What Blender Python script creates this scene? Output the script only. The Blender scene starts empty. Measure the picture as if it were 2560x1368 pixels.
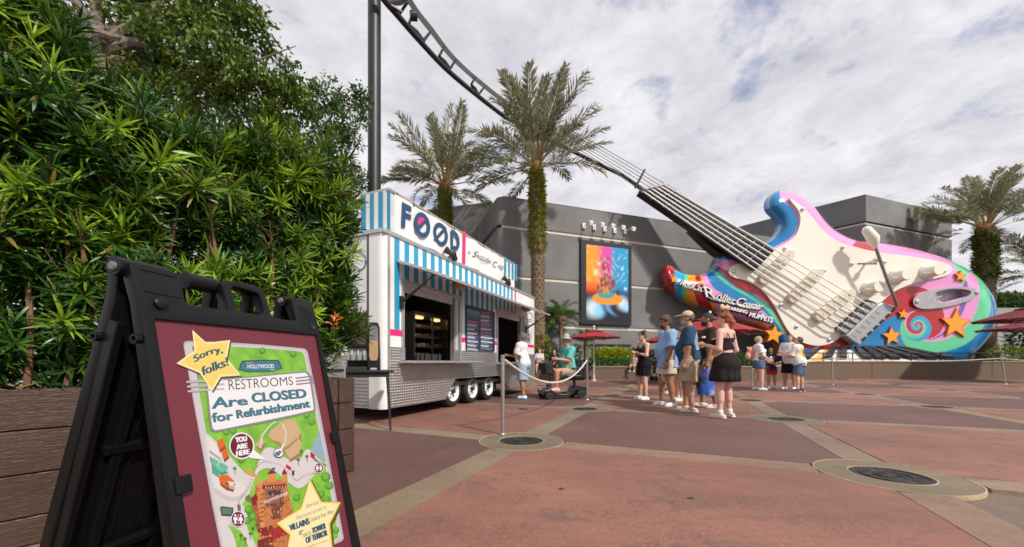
import bpy, bmesh, math, random
import numpy as np
from mathutils import Vector, Matrix
random.seed(7)
rng = np.random.default_rng(7)
scene = bpy.context.scene
COL = scene.collection

# ------------------------------------------------------------------ camera
F, HC, HY, CX = 935.0, 0.9, 905.0, 1280.0     # focal length in photo pixels, eye height, horizon row, centre column
cam_d = bpy.data.cameras.new('camera'); cam = bpy.data.objects.new('camera', cam_d); COL.objects.link(cam)
cam.location = (0, 0, HC); cam.rotation_euler = (math.pi/2, 0, 0)
cam_d.sensor_width = 36; cam_d.lens = 36*F/2560; cam_d.shift_y = (HY-684)/2560
cam_d.clip_start = 0.02; cam_d.clip_end = 2000
cam_d.dof.use_dof = True; cam_d.dof.focus_distance = 1.35; cam_d.dof.aperture_fstop = 4.0
scene.camera = cam

# ------------------------------------------------------------------ sky
SUN_EL, SUN_AZ = math.radians(44), math.atan2(0.68, -0.73)      # azimuth from +Y towards +X
SUN = Vector((math.sin(SUN_AZ)*math.cos(SUN_EL), math.cos(SUN_AZ)*math.cos(SUN_EL), math.sin(SUN_EL)))
world = bpy.data.worlds.new('World'); scene.world = world; world.use_nodes = True
nt = world.node_tree; nt.nodes.clear()
def N(t, **k):
    n = nt.nodes.new(t)
    for a, b in k.items(): setattr(n, a, b)
    return n
L = nt.links.new
out = N('ShaderNodeOutputWorld'); bg = N('ShaderNodeBackground'); bg.inputs['Strength'].default_value = 0.1
sky = N('ShaderNodeTexSky', sky_type='NISHITA', sun_disc=False, sun_elevation=SUN_EL, sun_rotation=SUN_AZ)
tc = N('ShaderNodeTexCoord'); sp = N('ShaderNodeSeparateXYZ'); L(tc.outputs['Generated'], sp.inputs[0])
zz = N('ShaderNodeMath', operation='MAXIMUM'); L(sp.outputs['Z'], zz.inputs[0]); zz.inputs[1].default_value = 0.0
za = N('ShaderNodeMath', operation='ADD'); L(zz.outputs[0], za.inputs[0]); za.inputs[1].default_value = 0.16
dx = N('ShaderNodeMath', operation='DIVIDE'); L(sp.outputs['X'], dx.inputs[0]); L(za.outputs[0], dx.inputs[1])
dy = N('ShaderNodeMath', operation='DIVIDE'); L(sp.outputs['Y'], dy.inputs[0]); L(za.outputs[0], dy.inputs[1])
cb = N('ShaderNodeCombineXYZ'); L(dx.outputs[0], cb.inputs[0]); L(dy.outputs[0], cb.inputs[1])
def wnoise(scale, detail, rough, off, lac=2.0, dist=0.0):
    m = N('ShaderNodeMapping'); m.inputs['Location'].default_value = off; L(cb.outputs[0], m.inputs['Vector'])
    n = N('ShaderNodeTexNoise'); n.inputs['Scale'].default_value = scale; n.inputs['Detail'].default_value = detail
    n.inputs['Roughness'].default_value = rough; n.inputs['Lacunarity'].default_value = lac; n.inputs['Distortion'].default_value = dist
    L(m.outputs[0], n.inputs['Vector']); return n
n1 = wnoise(1.5, 9, 0.62, (3.1, 1.7, 0), dist=0.25)
n2 = wnoise(4.6, 8, 0.6, (9.3, 4.1, 0), dist=0.2)
mixn = N('ShaderNodeMath', operation='MULTIPLY_ADD'); L(n2.outputs['Fac'], mixn.inputs[0]); mixn.inputs[1].default_value = 0.62; 
sc1 = N('ShaderNodeMath', operation='MULTIPLY'); L(n1.outputs['Fac'], sc1.inputs[0]); sc1.inputs[1].default_value = 0.62
L(sc1.outputs[0], mixn.inputs[2])
cover = N('ShaderNodeMapRange', interpolation_type='SMOOTHSTEP'); L(mixn.outputs[0], cover.inputs['Value'])
cover.inputs['From Min'].default_value = 0.435; cover.inputs['From Max'].default_value = 0.575
n3 = wnoise(3.4, 9, 0.66, (21.0, 7.7, 0), dist=0.3)
shade = N('ShaderNodeMapRange'); L(n3.outputs['Fac'], shade.inputs['Value'])
shade.inputs['From Min'].default_value = 0.3; shade.inputs['From Max'].default_value = 0.68
cl = N('ShaderNodeMix', data_type='RGBA'); L(shade.outputs['Result'], cl.inputs['Factor'])
cl.inputs['A'].default_value = (3.9, 3.85, 4.3, 1); cl.inputs['B'].default_value = (6.3, 6.15, 6.3, 1)
skb = N('ShaderNodeVectorMath', operation='MULTIPLY'); L(sky.outputs[0], skb.inputs[0]); skb.inputs[1].default_value = (1.0, 0.98, 1.0)
mx = N('ShaderNodeMix', data_type='RGBA'); L(cover.outputs['Result'], mx.inputs['Factor'])
hz = N('ShaderNodeMix', data_type='RGBA'); hz.inputs['Factor'].default_value = 0.55; L(skb.outputs[0], hz.inputs['A']); hz.inputs['B'].default_value = (3.0, 3.2, 4.2, 1)
L(hz.outputs['Result'], mx.inputs['A']); L(cl.outputs['Result'], mx.inputs['B'])
L(mx.outputs['Result'], bg.inputs['Color']); L(bg.outputs[0], out.inputs['Surface'])

# ------------------------------------------------------------------ sun, exposure
sd = bpy.data.lights.new('sun', 'SUN'); sd.energy = 2.8; sd.angle = math.radians(3); sd.color = (1.0, 0.94, 0.86)
so = bpy.data.objects.new('sun', sd); COL.objects.link(so); so.rotation_euler = (-SUN).to_track_quat('-Z', 'Y').to_euler()
so.location = (10, -10, 30)
scene.view_settings.view_transform = 'Standard'; scene.view_settings.look = 'None'
scene.view_settings.exposure = 0.62; scene.view_settings.gamma = 1.0
try: scene.view_settings.use_curve_mapping = False
except Exception: pass
scene.render.engine = 'CYCLES'
scene.cycles.max_bounces = 6; scene.cycles.transparent_max_bounces = 8
scene.cycles.use_denoising = True

# ------------------------------------------------------------------ helpers
def P(px, py, Y):                                    # a photo pixel at depth Y
    return Vector(((px-CX)*Y/F, Y, HC+(HY-py)*Y/F))
def G(px, py, z=0.0):                                # a photo pixel on the ground
    Y = F*(HC-z)/(py-HY); return Vector(((px-CX)*Y/F, Y, z))
def raydir(px, py): return Vector(((px-CX)/F, 1.0, (HY-py)/F))
class Plane:
    def __init__(s, o, n, ex=None):
        s.o = Vector(o); s.n = Vector(n).normalized()
        s.ex = Vector(ex).normalized() if ex is not None else None
    def __call__(s, px, py, off=0.0):
        r = raydir(px, py); c = Vector((0, 0, HC))
        t = (s.o-c).dot(s.n)/r.dot(s.n)
        return c + r*t + s.n*off

MATS = {}
def mat(name, rgb=(.5,.5,.5), rough=.5, metal=0.0, var=.12, vs=4.0, bump=0.0, bs=60.0, spec=.5, coat=0.0, col=False, emit=None, trans=0.0, objcol=False, detail=5):
    if name in MATS: return MATS[name]
    m = bpy.data.materials.new(name); m.use_nodes = True; t = m.node_tree; p = t.nodes['Principled BSDF']
    p.inputs['Roughness'].default_value = rough; p.inputs['Metallic'].default_value = metal
    p.inputs['Specular IOR Level'].default_value = spec
    if coat: p.inputs['Coat Weight'].default_value = coat; p.inputs['Coat Roughness'].default_value = .08
    tcn = t.nodes.new('ShaderNodeTexCoord')
    if col:
        a = t.nodes.new('ShaderNodeAttribute'); a.attribute_name = 'Col'; base = a.outputs['Color']
    elif objcol:
        a = t.nodes.new('ShaderNodeObjectInfo'); base = a.outputs['Color']
    else:
        a = t.nodes.new('ShaderNodeRGB'); a.outputs[0].default_value = (*rgb, 1); base = a.outputs[0]
    if var > 0:
        n = t.nodes.new('ShaderNodeTexNoise'); n.inputs['Scale'].default_value = vs; n.inputs['Detail'].default_value = detail; n.inputs['Roughness'].default_value = .6
        t.links.new(tcn.outputs['Object'], n.inputs['Vector'])
        r = t.nodes.new('ShaderNodeMapRange'); r.inputs['From Min'].default_value = .25; r.inputs['From Max'].default_value = .75
        r.inputs['To Min'].default_value = 1-var; r.inputs['To Max'].default_value = 1+var
        t.links.new(n.outputs['Fac'], r.inputs['Value'])
        v = t.nodes.new('ShaderNodeVectorMath'); v.operation = 'SCALE'
        t.links.new(base, v.inputs[0]); t.links.new(r.outputs[0], v.inputs['Scale']); base = v.outputs[0]
    t.links.new(base, p.inputs['Base Color'])
    if bump > 0:
        n = t.nodes.new('ShaderNodeTexNoise'); n.inputs['Scale'].default_value = bs; n.inputs['Detail'].default_value = 4
        t.links.new(tcn.outputs['Object'], n.inputs['Vector'])
        b = t.nodes.new('ShaderNodeBump'); b.inputs['Strength'].default_value = bump; b.inputs['Distance'].default_value = .02
        t.links.new(n.outputs['Fac'], b.inputs['Height']); t.links.new(b.outputs[0], p.inputs['Normal'])
    if emit: p.inputs['Emission Color'].default_value = (*emit[:3], 1); p.inputs['Emission Strength'].default_value = emit[3]
    if trans > 0:
        tr = t.nodes.new('ShaderNodeBsdfTranslucent'); t.links.new(base, tr.inputs['Color'])
        ms = t.nodes.new('ShaderNodeMixShader'); ms.inputs[0].default_value = trans
        t.links.new(p.outputs[0], ms.inputs[1]); t.links.new(tr.outputs[0], ms.inputs[2])
        t.links.new(ms.outputs[0], t.nodes['Material Output'].inputs['Surface'])
    MATS[name] = m; return m

def finish(o, parent=None):
    COL.objects.link(o)
    if parent is not None:
        o.parent = parent
        M = Matrix.Identity(4); q = parent
        while q is not None and 'world_loc' in TH.get(q.name, {}):
            M = Matrix.Translation(-Vector(TH[q.name]['world_loc'])); break
        o.matrix_parent_inverse = M
    return o
TH = {}
def thing(name, label, cat, loc=(0,0,0), group=None, kind=None):     # an Empty at the thing's base; its parts are modelled in world space
    o = bpy.data.objects.new(name, None); COL.objects.link(o); o.location = loc; o.empty_display_size = .1
    o['label'] = label; o['category'] = cat
    if group: o['group'] = group
    if kind: o['kind'] = kind
    TH[o.name] = {'world_loc': tuple(loc)}
    return o
def tag(o, label, cat, group=None):
    o['label'] = label; o['category'] = cat
    if group: o['group'] = group
    return o
def copy_tree(o, parent=None):
    c = o.copy(); COL.objects.link(c)
    if parent is not None: c.parent = parent
    for ch in list(o.children): copy_tree(ch, c)
    return c

class MB:
    def __init__(s): s.v = []; s.f = []; s.c = []; s.mi = []; s.cur = None; s.m = 0
    def add(s, vs, fs, col=None):
        b = len(s.v); s.v.extend([tuple(x) for x in vs]); c = col or s.cur
        for f in fs: s.f.append([b+i for i in f]); s.c.append(c); s.mi.append(s.m)
        return s
    def box(s, lo, hi, fr=None, col=None):
        x0,y0,z0 = lo; x1,y1,z1 = hi
        vs = [(x0,y0,z0),(x1,y0,z0),(x1,y1,z0),(x0,y1,z0),(x0,y0,z1),(x1,y0,z1),(x1,y1,z1),(x0,y1,z1)]
        if fr: vs = [fr(*q) for q in vs]
        return s.add(vs, [(3,2,1,0),(4,5,6,7),(0,1,5,4),(1,2,6,5),(2,3,7,6),(3,0,4,7)], col)
    def tube(s, pts, r, seg=8, col=None, cap=True):
        pts = [Vector(q) for q in pts]; n = len(pts); rs = r if isinstance(r, (list, tuple)) else [r]*n
        vs = []; up = None
        for i, q in enumerate(pts):
            t = (pts[min(i+1,n-1)]-pts[max(i-1,0)]).normalized()
            if up is None: up = Vector((0,0,1)) if abs(t.z) < .9 else Vector((1,0,0))
            a = (up - t*up.dot(t)).normalized(); b = t.cross(a); up = a
            for k in range(seg):
                w = 2*math.pi*k/seg; vs.append(q + a*math.cos(w)*rs[i] + b*math.sin(w)*rs[i])
        fs = [(i*seg+k, i*seg+(k+1)%seg, (i+1)*seg+(k+1)%seg, (i+1)*seg+k) for i in range(n-1) for k in range(seg)]
        if cap: fs += [tuple(range(seg-1,-1,-1)), tuple((n-1)*seg+k for k in range(seg))]
        return s.add(vs, fs, col)
    def lathe(s, prof, c, axis=(0,0,1), seg=16, col=None, cap=True):      # prof: (radius, height)
        ax = Vector(axis).normalized(); a = ax.orthogonal().normalized(); b = ax.cross(a); c = Vector(c); vs = []
        for r, h in prof:
            for k in range(seg):
                w = 2*math.pi*k/seg; vs.append(c + ax*h + a*math.cos(w)*r + b*math.sin(w)*r)
        n = len(prof)
        fs = [(i*seg+k, i*seg+(k+1)%seg, (i+1)*seg+(k+1)%seg, (i+1)*seg+k) for i in range(n-1) for k in range(seg)]
        if cap: fs += [tuple(range(seg-1,-1,-1)), tuple((n-1)*seg+k for k in range(seg))]
        return s.add(vs, fs, col)
    def ball(s, c, r, seg=10, col=None):
        rr = r if isinstance(r, (tuple, list)) else (r, r, r); vs = []; n = seg//2+1
        for i in range(n+1):
            t = math.pi*i/n
            for k in range(seg):
                w = 2*math.pi*k/seg
                vs.append((c[0]+rr[0]*math.sin(t)*math.cos(w), c[1]+rr[1]*math.sin(t)*math.sin(w), c[2]-rr[2]*math.cos(t)))
        return s.add(vs, [(i*seg+k, i*seg+(k+1)%seg, (i+1)*seg+(k+1)%seg, (i+1)*seg+k) for i in range(n) for k in range(seg)], col)
    def prism(s, pts, dvec, col=None):                   # polygon loop extruded by a vector
        pts = [Vector(q) for q in pts]; d = Vector(dvec); n = len(pts)
        return s.add(pts+[q+d for q in pts], [tuple(range(n-1,-1,-1)), tuple(range(n,2*n))]+[(i,(i+1)%n,n+(i+1)%n,n+i) for i in range(n)], col)
    def poly(s, pts, col=None): return s.add(pts, [tuple(range(len(pts)))], col)
    def build(s, name, m, parent=None, smooth=False, bevel=0.0, bseg=2, loc=None, fix=False, weld=False):
        me = bpy.data.meshes.new(name); v = s.v
        if loc is not None: v = [(a[0]-loc[0], a[1]-loc[1], a[2]-loc[2]) for a in v]
        me.from_pydata(v, [], s.f)
        ms = m if isinstance(m, (list, tuple)) else [m]
        for q in ms: me.materials.append(q)
        if len(ms) > 1: me.polygons.foreach_set('material_index', s.mi)
        if any(c is not None for c in s.c):
            at = me.color_attributes.new('Col', 'FLOAT_COLOR', 'CORNER'); arr = np.ones((len(me.loops), 4), np.float32); i = 0
            for f, c in zip(s.f, s.c):
                arr[i:i+len(f), :3] = c if c is not None else (.5,.5,.5); i += len(f)
            at.data.foreach_set('color', arr.ravel())
        if bevel > 0 or fix or weld:
            bm = bmesh.new(); bm.from_mesh(me)
            if weld: bmesh.ops.remove_doubles(bm, verts=bm.verts, dist=1e-5)
            if fix: bmesh.ops.recalc_face_normals(bm, faces=bm.faces)
            if bevel > 0:
                es = [e for e in bm.edges if len(e.link_faces) == 2 and e.calc_face_angle(0) > .5]
                bmesh.ops.bevel(bm, geom=es, offset=bevel, segments=bseg, profile=.5, affect='EDGES', clamp_overlap=True)
            bm.to_mesh(me); bm.free()
        if smooth: shade(me, 40)
        me.update()
        o = bpy.data.objects.new(name, me)
        if loc is not None: o.location = loc
        return finish(o, parent)
def shade(me, ang=40):
    me.polygons.foreach_set('use_smooth', [True]*len(me.polygons))
    try: me.set_sharp_from_angle(angle=math.radians(ang))
    except Exception: pass

def np_mesh(name, V, Fq, m, parent=None, C=None, smooth=False, loc=None):   # V (n,3), Fq (k,3|4) arrays, C per-vertex colours
    me = bpy.data.meshes.new(name); V = np.asarray(V, np.float32); Fq = np.asarray(Fq, np.int32)
    if loc is not None: V = V - np.asarray(loc, np.float32)
    n, k = Fq.shape
    me.vertices.add(len(V)); me.vertices.foreach_set('co', V.ravel())
    me.loops.add(n*k); me.loops.foreach_set('vertex_index', Fq.ravel())
    me.polygons.add(n); me.polygons.foreach_set('loop_start', np.arange(0, n*k, k, dtype=np.int32))
    if smooth: me.polygons.foreach_set('use_smooth', np.ones(n, bool))
    me.update(calc_edges=True); me.validate()
    if C is not None:
        at = me.color_attributes.new('Col', 'FLOAT_COLOR', 'POINT'); c4 = np.ones((len(V), 4), np.float32); c4[:, :3] = C
        at.data.foreach_set('color', c4.ravel())
    me.materials.append(m)
    o = bpy.data.objects.new(name, me)
    if loc is not None: o.location = loc
    return finish(o, parent)

TXT = {}
def text_geo(s, bold=0.0, shear=0.0, space=1.0):
    key = (s, bold, shear, space)
    if key in TXT: return TXT[key]
    cu = bpy.data.curves.new('t', 'FONT'); cu.body = s; cu.offset = bold; cu.shear = shear; cu.space_character = space; cu.resolution_u = 3
    ob = bpy.data.objects.new('t', cu); COL.objects.link(ob)
    dg = bpy.context.evaluated_depsgraph_get(); me = bpy.data.meshes.new_from_object(ob.evaluated_get(dg))
    v = np.array([q.co[:] for q in me.vertices])[:, :2]; f = [tuple(p.vertices) for p in me.polygons]
    bpy.data.objects.remove(ob); bpy.data.curves.remove(cu); bpy.data.meshes.remove(me)
    lo, hi = v.min(0), v.max(0)
    TXT[key] = ((v-lo)/np.maximum(hi-lo, 1e-9), f); return TXT[key]
def text_quad(mb, s, quad, fn, col=None, bold=0.0, shear=0.0, space=1.0, arc=0.0):
    """lettering fitted into the quad BL, BR, TR, TL (photo pixels) and carried onto a surface by fn"""
    v, f = text_geo(s, bold, shear, space); (a, b, c, d) = [np.array(q, float) for q in quad]; vs = []
    for x, y in v:
        p = (a*(1-x)+b*x)*(1-y) + (d*(1-x)+c*x)*y
        if arc: p = p + np.array([0, -arc*4*x*(1-x)])
        vs.append(fn(p[0], p[1]))
    mb.add(vs, f, col)
def star_pts(cx, cy, r, r2, rot=0.0, n=5, sx=1.0, sy=1.0):
    return [(cx+sx*(r if i % 2 == 0 else r2)*math.sin(rot+math.pi*i/n), cy-sy*(r if i % 2 == 0 else r2)*math.cos(rot+math.pi*i/n)) for i in range(2*n)]
def circ(cx, cy, rx, ry=None, n=24): 
    ry = ry or rx; return [(cx+rx*math.cos(2*math.pi*k/n), cy-ry*math.sin(2*math.pi*k/n)) for k in range(n)]
def smooth_loop(pts, it=2, closed=True):
    p = np.array(pts, float)
    for _ in range(it):
        q = np.roll(p, -1, 0) if closed else p[1:]
        a = p if closed else p[:-1]
        r = np.empty((2*len(a), 2)); r[0::2] = .75*a+.25*q; r[1::2] = .25*a+.75*q
        if not closed: r = np.vstack([p[:1], r, p[-1:]])
        p = r
    return p
def tri_fill(mb, loops, fn, col=None):                # outline with holes (photo px), filled
    bm = bmesh.new()
    for lp in loops:
        vs = [bm.verts.new((x, -y, 0)) for x, y in lp]
        for i in range(len(vs)): bm.edges.new((vs[i], vs[(i+1) % len(vs)]))
    bmesh.ops.triangle_fill(bm, edges=bm.edges[:], use_beauty=True, normal=(0,0,1))
    bm.verts.index_update()
    vs = [fn(v.co.x, -v.co.y) for v in bm.verts]
    fs = []
    for f in bm.faces:
        id = [v.index for v in f.verts]
        if f.normal.z < 0: id.reverse()
        fs.append(id)
    bm.free(); mb.add(vs, fs, col)
def inpoly(X, Y, poly):
    p = np.asarray(poly, float); n = len(p); r = np.zeros(np.shape(X), bool); j = n-1
    for i in range(n):
        xi, yi = p[i]; xj, yj = p[j]
        c = ((yi > Y) != (yj > Y)) & (X < (xj-xi)*(Y-yi)/((yj-yi) if abs(yj-yi) > 1e-12 else 1e-12)+xi)
        r ^= c; j = i
    return r
def S(r, g, b):                                      # sRGB 0..255 to linear
    def c(u):
        u /= 255.0; return u/12.92 if u <= .04045 else ((u+.055)/1.055)**2.4
    return (c(r), c(g), c(b))
# ================================================================== GROUND
def ground_mat(name, stain, crack):
    m = bpy.data.materials.new(name); m.use_nodes = True; t = m.node_tree; p = t.nodes['Principled BSDF']; l = t.links.new
    def n(ty, **k):
        q = t.nodes.new(ty)
        for a, b in k.items(): setattr(q, a, b)
        return q
    oi = n('ShaderNodeObjectInfo'); g = n('ShaderNodeNewGeometry')
    def noise(sc, det=6, ro=.6):
        q = n('ShaderNodeTexNoise'); q.inputs['Scale'].default_value = sc; q.inputs['Detail'].default_value = det; q.inputs['Roughness'].default_value = ro
        l(g.outputs['Position'], q.inputs['Vector']); return q
    def rng_(src, a, b, c, d):
        q = n('ShaderNodeMapRange'); l(src, q.inputs['Value'])
        for i, v in zip(('From Min','From Max','To Min','To Max'), (a,b,c,d)): q.inputs[i].default_value = v
        return q.outputs[0]
    big = rng_(noise(.55, 8, .65).outputs['Fac'], .3, .7, .72, 1.25)
    fine = rng_(noise(38, 5, .7).outputs['Fac'], .3, .7, .80, 1.18)
    grit = rng_(noise(240, 3, .7).outputs['Fac'], .3, .7, .74, 1.24)
    m1 = n('ShaderNodeMath', operation='MULTIPLY'); l(big, m1.inputs[0]); l(fine, m1.inputs[1])
    m2 = n('ShaderNodeMath', operation='MULTIPLY'); l(m1.outputs[0], m2.inputs[0]); l(grit, m2.inputs[1])
    v = n('ShaderNodeVectorMath', operation='SCALE'); l(oi.outputs['Color'], v.inputs[0]); l(m2.outputs[0], v.inputs['Scale'])
    # worn grey-brown patches with ragged edges
    a = noise(1.3, 10, .72); b = noise(9, 8, .75)
    ad = n('ShaderNodeMath', operation='MULTIPLY_ADD'); l(b.outputs['Fac'], ad.inputs[0]); ad.inputs[1].default_value = .5; l(a.outputs['Fac'], ad.inputs[2])
    st = rng_(ad.outputs[0], .78, .86, 0, stain)
    mxn = n('ShaderNodeMix', data_type='RGBA'); l(st, mxn.inputs['Factor']); l(v.outputs[0], mxn.inputs['A']); mxn.inputs['B'].default_value = (*[c*.95 for c in (.115,.085,.072)], 1)
    base = mxn.outputs['Result']
    vo = n('ShaderNodeTexVoronoi', feature='DISTANCE_TO_EDGE'); vo.inputs['Scale'].default_value = 26
    wv = n('ShaderNodeVectorMath', operation='ADD'); sv = n('ShaderNodeVectorMath', operation='SCALE'); sv.inputs['Scale'].default_value = .05
    l(noise(14).outputs['Color'], sv.inputs[0]); l(g.outputs['Position'], wv.inputs[0]); l(sv.outputs[0], wv.inputs[1]); l(wv.outputs[0], vo.inputs['Vector'])
    ck = rng_(vo.outputs['Distance'], 0, .12, crack, 0)
    mk = rng_(noise(1.9, 8, .7).outputs['Fac'], .44, .58, 0, 1)
    cm = n('ShaderNodeMath', operation='MULTIPLY'); l(ck, cm.inputs[0]); l(mk, cm.inputs[1])
    mx2 = n('ShaderNodeMix', data_type='RGBA'); l(cm.outputs[0], mx2.inputs['Factor']); l(base, mx2.inputs['A']); mx2.inputs['B'].default_value = (.10,.055,.045,1)
    sp_ = n('ShaderNodeTexVoronoi', feature='F1'); sp_.inputs['Scale'].default_value = 2.6; l(g.outputs['Position'], sp_.inputs['Vector'])
    spot = rng_(sp_.outputs['Distance'], .03, .045, .55, 0); sg_ = n('ShaderNodeSeparateColor'); l(sp_.outputs['Color'], sg_.inputs[0]); gate = rng_(sg_.outputs['Red'], .55, .6, 0, 1)
    sm_ = n('ShaderNodeMath', operation='MULTIPLY'); l(spot, sm_.inputs[0]); l(gate, sm_.inputs[1])
    mx3 = n('ShaderNodeMix', data_type='RGBA'); l(sm_.outputs[0], mx3.inputs['Factor']); l(mx2.outputs['Result'], mx3.inputs['A']); mx3.inputs['B'].default_value = (.05,.04,.035,1)
    tr_ = n('ShaderNodeMapping'); tr_.inputs['Scale'].default_value = (.35, 3.2, 1); tr_.inputs['Rotation'].default_value = (0,0,.5); l(g.outputs['Position'], tr_.inputs[0])
    tn_ = noise(2.0, 7, .7); l(tr_.outputs[0], tn_.inputs['Vector']); tk = rng_(tn_.outputs['Fac'], .52, .72, 0, .35)
    mx4 = n('ShaderNodeMix', data_type='RGBA'); l(tk, mx4.inputs['Factor']); l(mx3.outputs['Result'], mx4.inputs['A']); mx4.inputs['B'].default_value = (.095,.066,.055,1)
    l(mx4.outputs['Result'], p.inputs['Base Color'])
    l(rng_(a.outputs['Fac'], .3, .7, .52, .72), p.inputs['Roughness']); p.inputs['Specular IOR Level'].default_value = .35
    bp = n('ShaderNodeBump'); bp.inputs['Strength'].default_value = .35; bp.inputs['Distance'].default_value = .004
    l(noise(130, 4, .7).outputs['Fac'], bp.inputs['Height']); l(bp.outputs[0], p.inputs['Normal'])
    MATS[name] = m; return m
GM = ground_mat('stained concrete', .5, .6); GB = ground_mat('tan concrete', .25, .15)
gr = MB(); gr.poly([(-220,-40,-.03),(220,-40,-.03),(220,400,-.03),(-220,400,-.03)])
ground = gr.build('ground', GB); ground['kind'] = 'structure'; ground.color = (.17,.12,.09,1)
GA = math.radians(24); SP = 3.19
ga = Vector((math.cos(GA), -math.sin(GA), 0)); gb = Vector((math.sin(GA), math.cos(GA), 0)); g0 = Vector((.105, 4.285, 0))
def gpos(i, j): return g0 + ga*(SP*i) + gb*(SP*j)
def slab_mesh():
    w, rc, h = .157, .489, SP/2; pts = []; t0 = math.asin(w/rc)
    for q in range(4):
        for k in range(7):
            t = t0 + (math.pi/2-2*t0)*(6-k)/6 if True else 0
            x, y = rc*math.cos(t)-h, rc*math.sin(t)-h
            c, s = [(1,0),(0,1),(-1,0),(0,-1)][q]; pts.append((x*c-y*s, x*s+y*c))
        
    mb = MB(); n = len(pts)
    top = [(x*.9985, y*.9985, 0) for x, y in pts]; mid = [(x, y, -.006) for x, y in pts]; bot = [(x, y, -.04) for x, y in pts]
    # corner arcs run the long way round, so order each quadrant's arc outwards
    mb.add(top+mid+bot, [tuple(range(n))]+[(i+n,(i+1)%n+n,(i+1)%n,i) for i in range(n)]+[(i+2*n,(i+1)%n+2*n,(i+1)%n+n,i+n) for i in range(n)])
    return mb
sm = slab_mesh().build('paving_slab', GM, ground, fix=True)
bd = MB(); hb = SP/2-.489
bd.add([(-hb,-.148,-.002),(hb,-.148,-.002),(hb,.148,-.002),(-hb,.148,-.002),(-hb,-.151,-.04),(hb,-.151,-.04),(hb,.151,-.04),(-hb,.151,-.04)], [(0,1,2,3),(0,4,5,1),(1,5,6,2),(2,6,7,3),(3,7,4,0)])
bm0 = bd.build('paving_band', GB, ground)
rg = MB(); rg.lathe([(.2615,-.04),(.2615,-.002),(.470,-.002),(.4735,-.006),(.4735,-.04)], (0,0,0), seg=40, cap=False)
rm0 = rg.build('paving_ring', GB, ground)
eg = MB(); eg.lathe([(.474,-.04),(.474,0),(.484,0),(.484,-.04)], (0,0,0), seg=40, cap=False); eg.lathe([(.252,-.04),(.252,0),(.2605,0),(.2605,-.04)], (0,0,0), seg=32, cap=False)
em0 = eg.build('ring_edge', GB, ground)
TANL = (.44,.35,.22); TAN = (.232,.164,.115)
first = {'s': sm, 'b': bm0, 'r': rm0, 'e': em0}; used = set()
def put(k, loc, rz, colr):
    o = first[k] if k not in used else first[k].copy()
    if k in used: COL.objects.link(o); o.parent = ground
    used.add(k); o.location = loc; o.rotation_euler = (0,0,rz); o.color = (*colr, 1)
COVERS = []
for i in range(-7, 9):
    for j in range(-3, 7):
        c = gpos(i+.5, j+.5); q = gpos(i, j)
        def vis(v, m=2.4): return v.y > -1.2 and v.y < 19.6 and abs(v.x) < 1.42*max(v.y, 0)+m
        rj = random.uniform(.93, 1.07)
        if vis(c):
            base = (.245,.114,.083) if (i+j) % 2 else (.138,.070,.058)
            put('s', (c.x, c.y, random.uniform(-.001,.001)), -GA, [b*rj for b in base])
        if vis(q+ga*SP/2): put('b', tuple(q+ga*SP/2), -GA, [b*random.uniform(.9,1.1) for b in TAN])
        if vis(q+gb*SP/2): put('b', tuple(q+gb*SP/2), -GA+math.pi/2, [b*random.uniform(.9,1.1) for b in TAN])
        if vis(q, 1.0):
            put('r', tuple(q), random.uniform(0,6), [b*random.uniform(.85,1.0) for b in (.20,.15,.108)]); put('e', tuple(q), 0, TANL); COVERS.append((i, j, q))
# iron covers in the rings
iron = mat('cast iron', (.022,.021,.019), .45, .3, .25, 30, bump=.3, bs=120)
cv = MB(); cv.lathe([(.2515,-.04),(.2515,-.004),(.225,-.002),(.222,-.008),(.19,-.008),(.187,-.002),(.13,-.002),(.127,-.008),(.10,-.008),(.097,-.002),(.04,-.002),(.001,-.002)], (0,0,0), seg=28, cap=False)
plate = cv
for k in range(10):
    w = 2*math.pi*k/10
    fr = lambda x, y, z, w=w: (x*math.cos(w)-y*math.sin(w), x*math.sin(w)+y*math.cos(w), z)
    plate.box((.135,-.008,-.003), (.185,.008,.001), fr)
    plate.box((.045,-.006,-.003), (.095,.006,.001), fr)
cover_labels = {(0,0):'dark round iron cover in the paving at the foot of the nearest rope post', (1,0):'large dark patterned iron cover in the tan ring at the right of the plaza',
 (0,1):'round iron cover in the paving in front of the scooter and second rope post', (1,1):'round iron cover beside the shoes of the red haired woman',
 (0,2):'small iron cover in the paving ring just behind the second rope post', (1,2):'small iron cover behind the legs of the red haired woman in the black skirt',
 (2,1):'thin looking iron cover at the far right of the open plaza', (2,2):'iron cover out in the open plaza behind and right of the queue',
 (1,3):'far iron cover in the paving near the family of four',(0,3):'far iron cover in front of the red parasol pole'}
cproto = None
for (i, j, q) in COVERS:
    lab = cover_labels.get((i, j))
    if cproto is None: cproto = cv.build('iron_cover', iron)
    if lab is None: 
        o = cproto.copy(); COL.objects.link(o); o.name = 'iron_cover'; o.location = q; o.parent = ground
        for kk in ('label', 'category', 'group'):
            if kk in o: del o[kk]
        continue
    if 'label' not in cproto: o = cproto
    else: o = cproto.copy(); COL.objects.link(o)
    tag(o, lab, 'manhole cover', 'iron covers in the plaza paving'); o.location = q
if True:
    d0 = MB(); c = G(1309, 1023); d0.lathe([(.10,-.02),(.10,.004),(.085,.006),(.001,.006)], (0,0,0), seg=20, cap=False)
    tag(d0.build('floor_drain', iron, loc=None), 'small black drain lid alone in a red slab beside the trailer wheels', 'drain'); bpy.data.objects['floor_drain'].location = c

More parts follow.
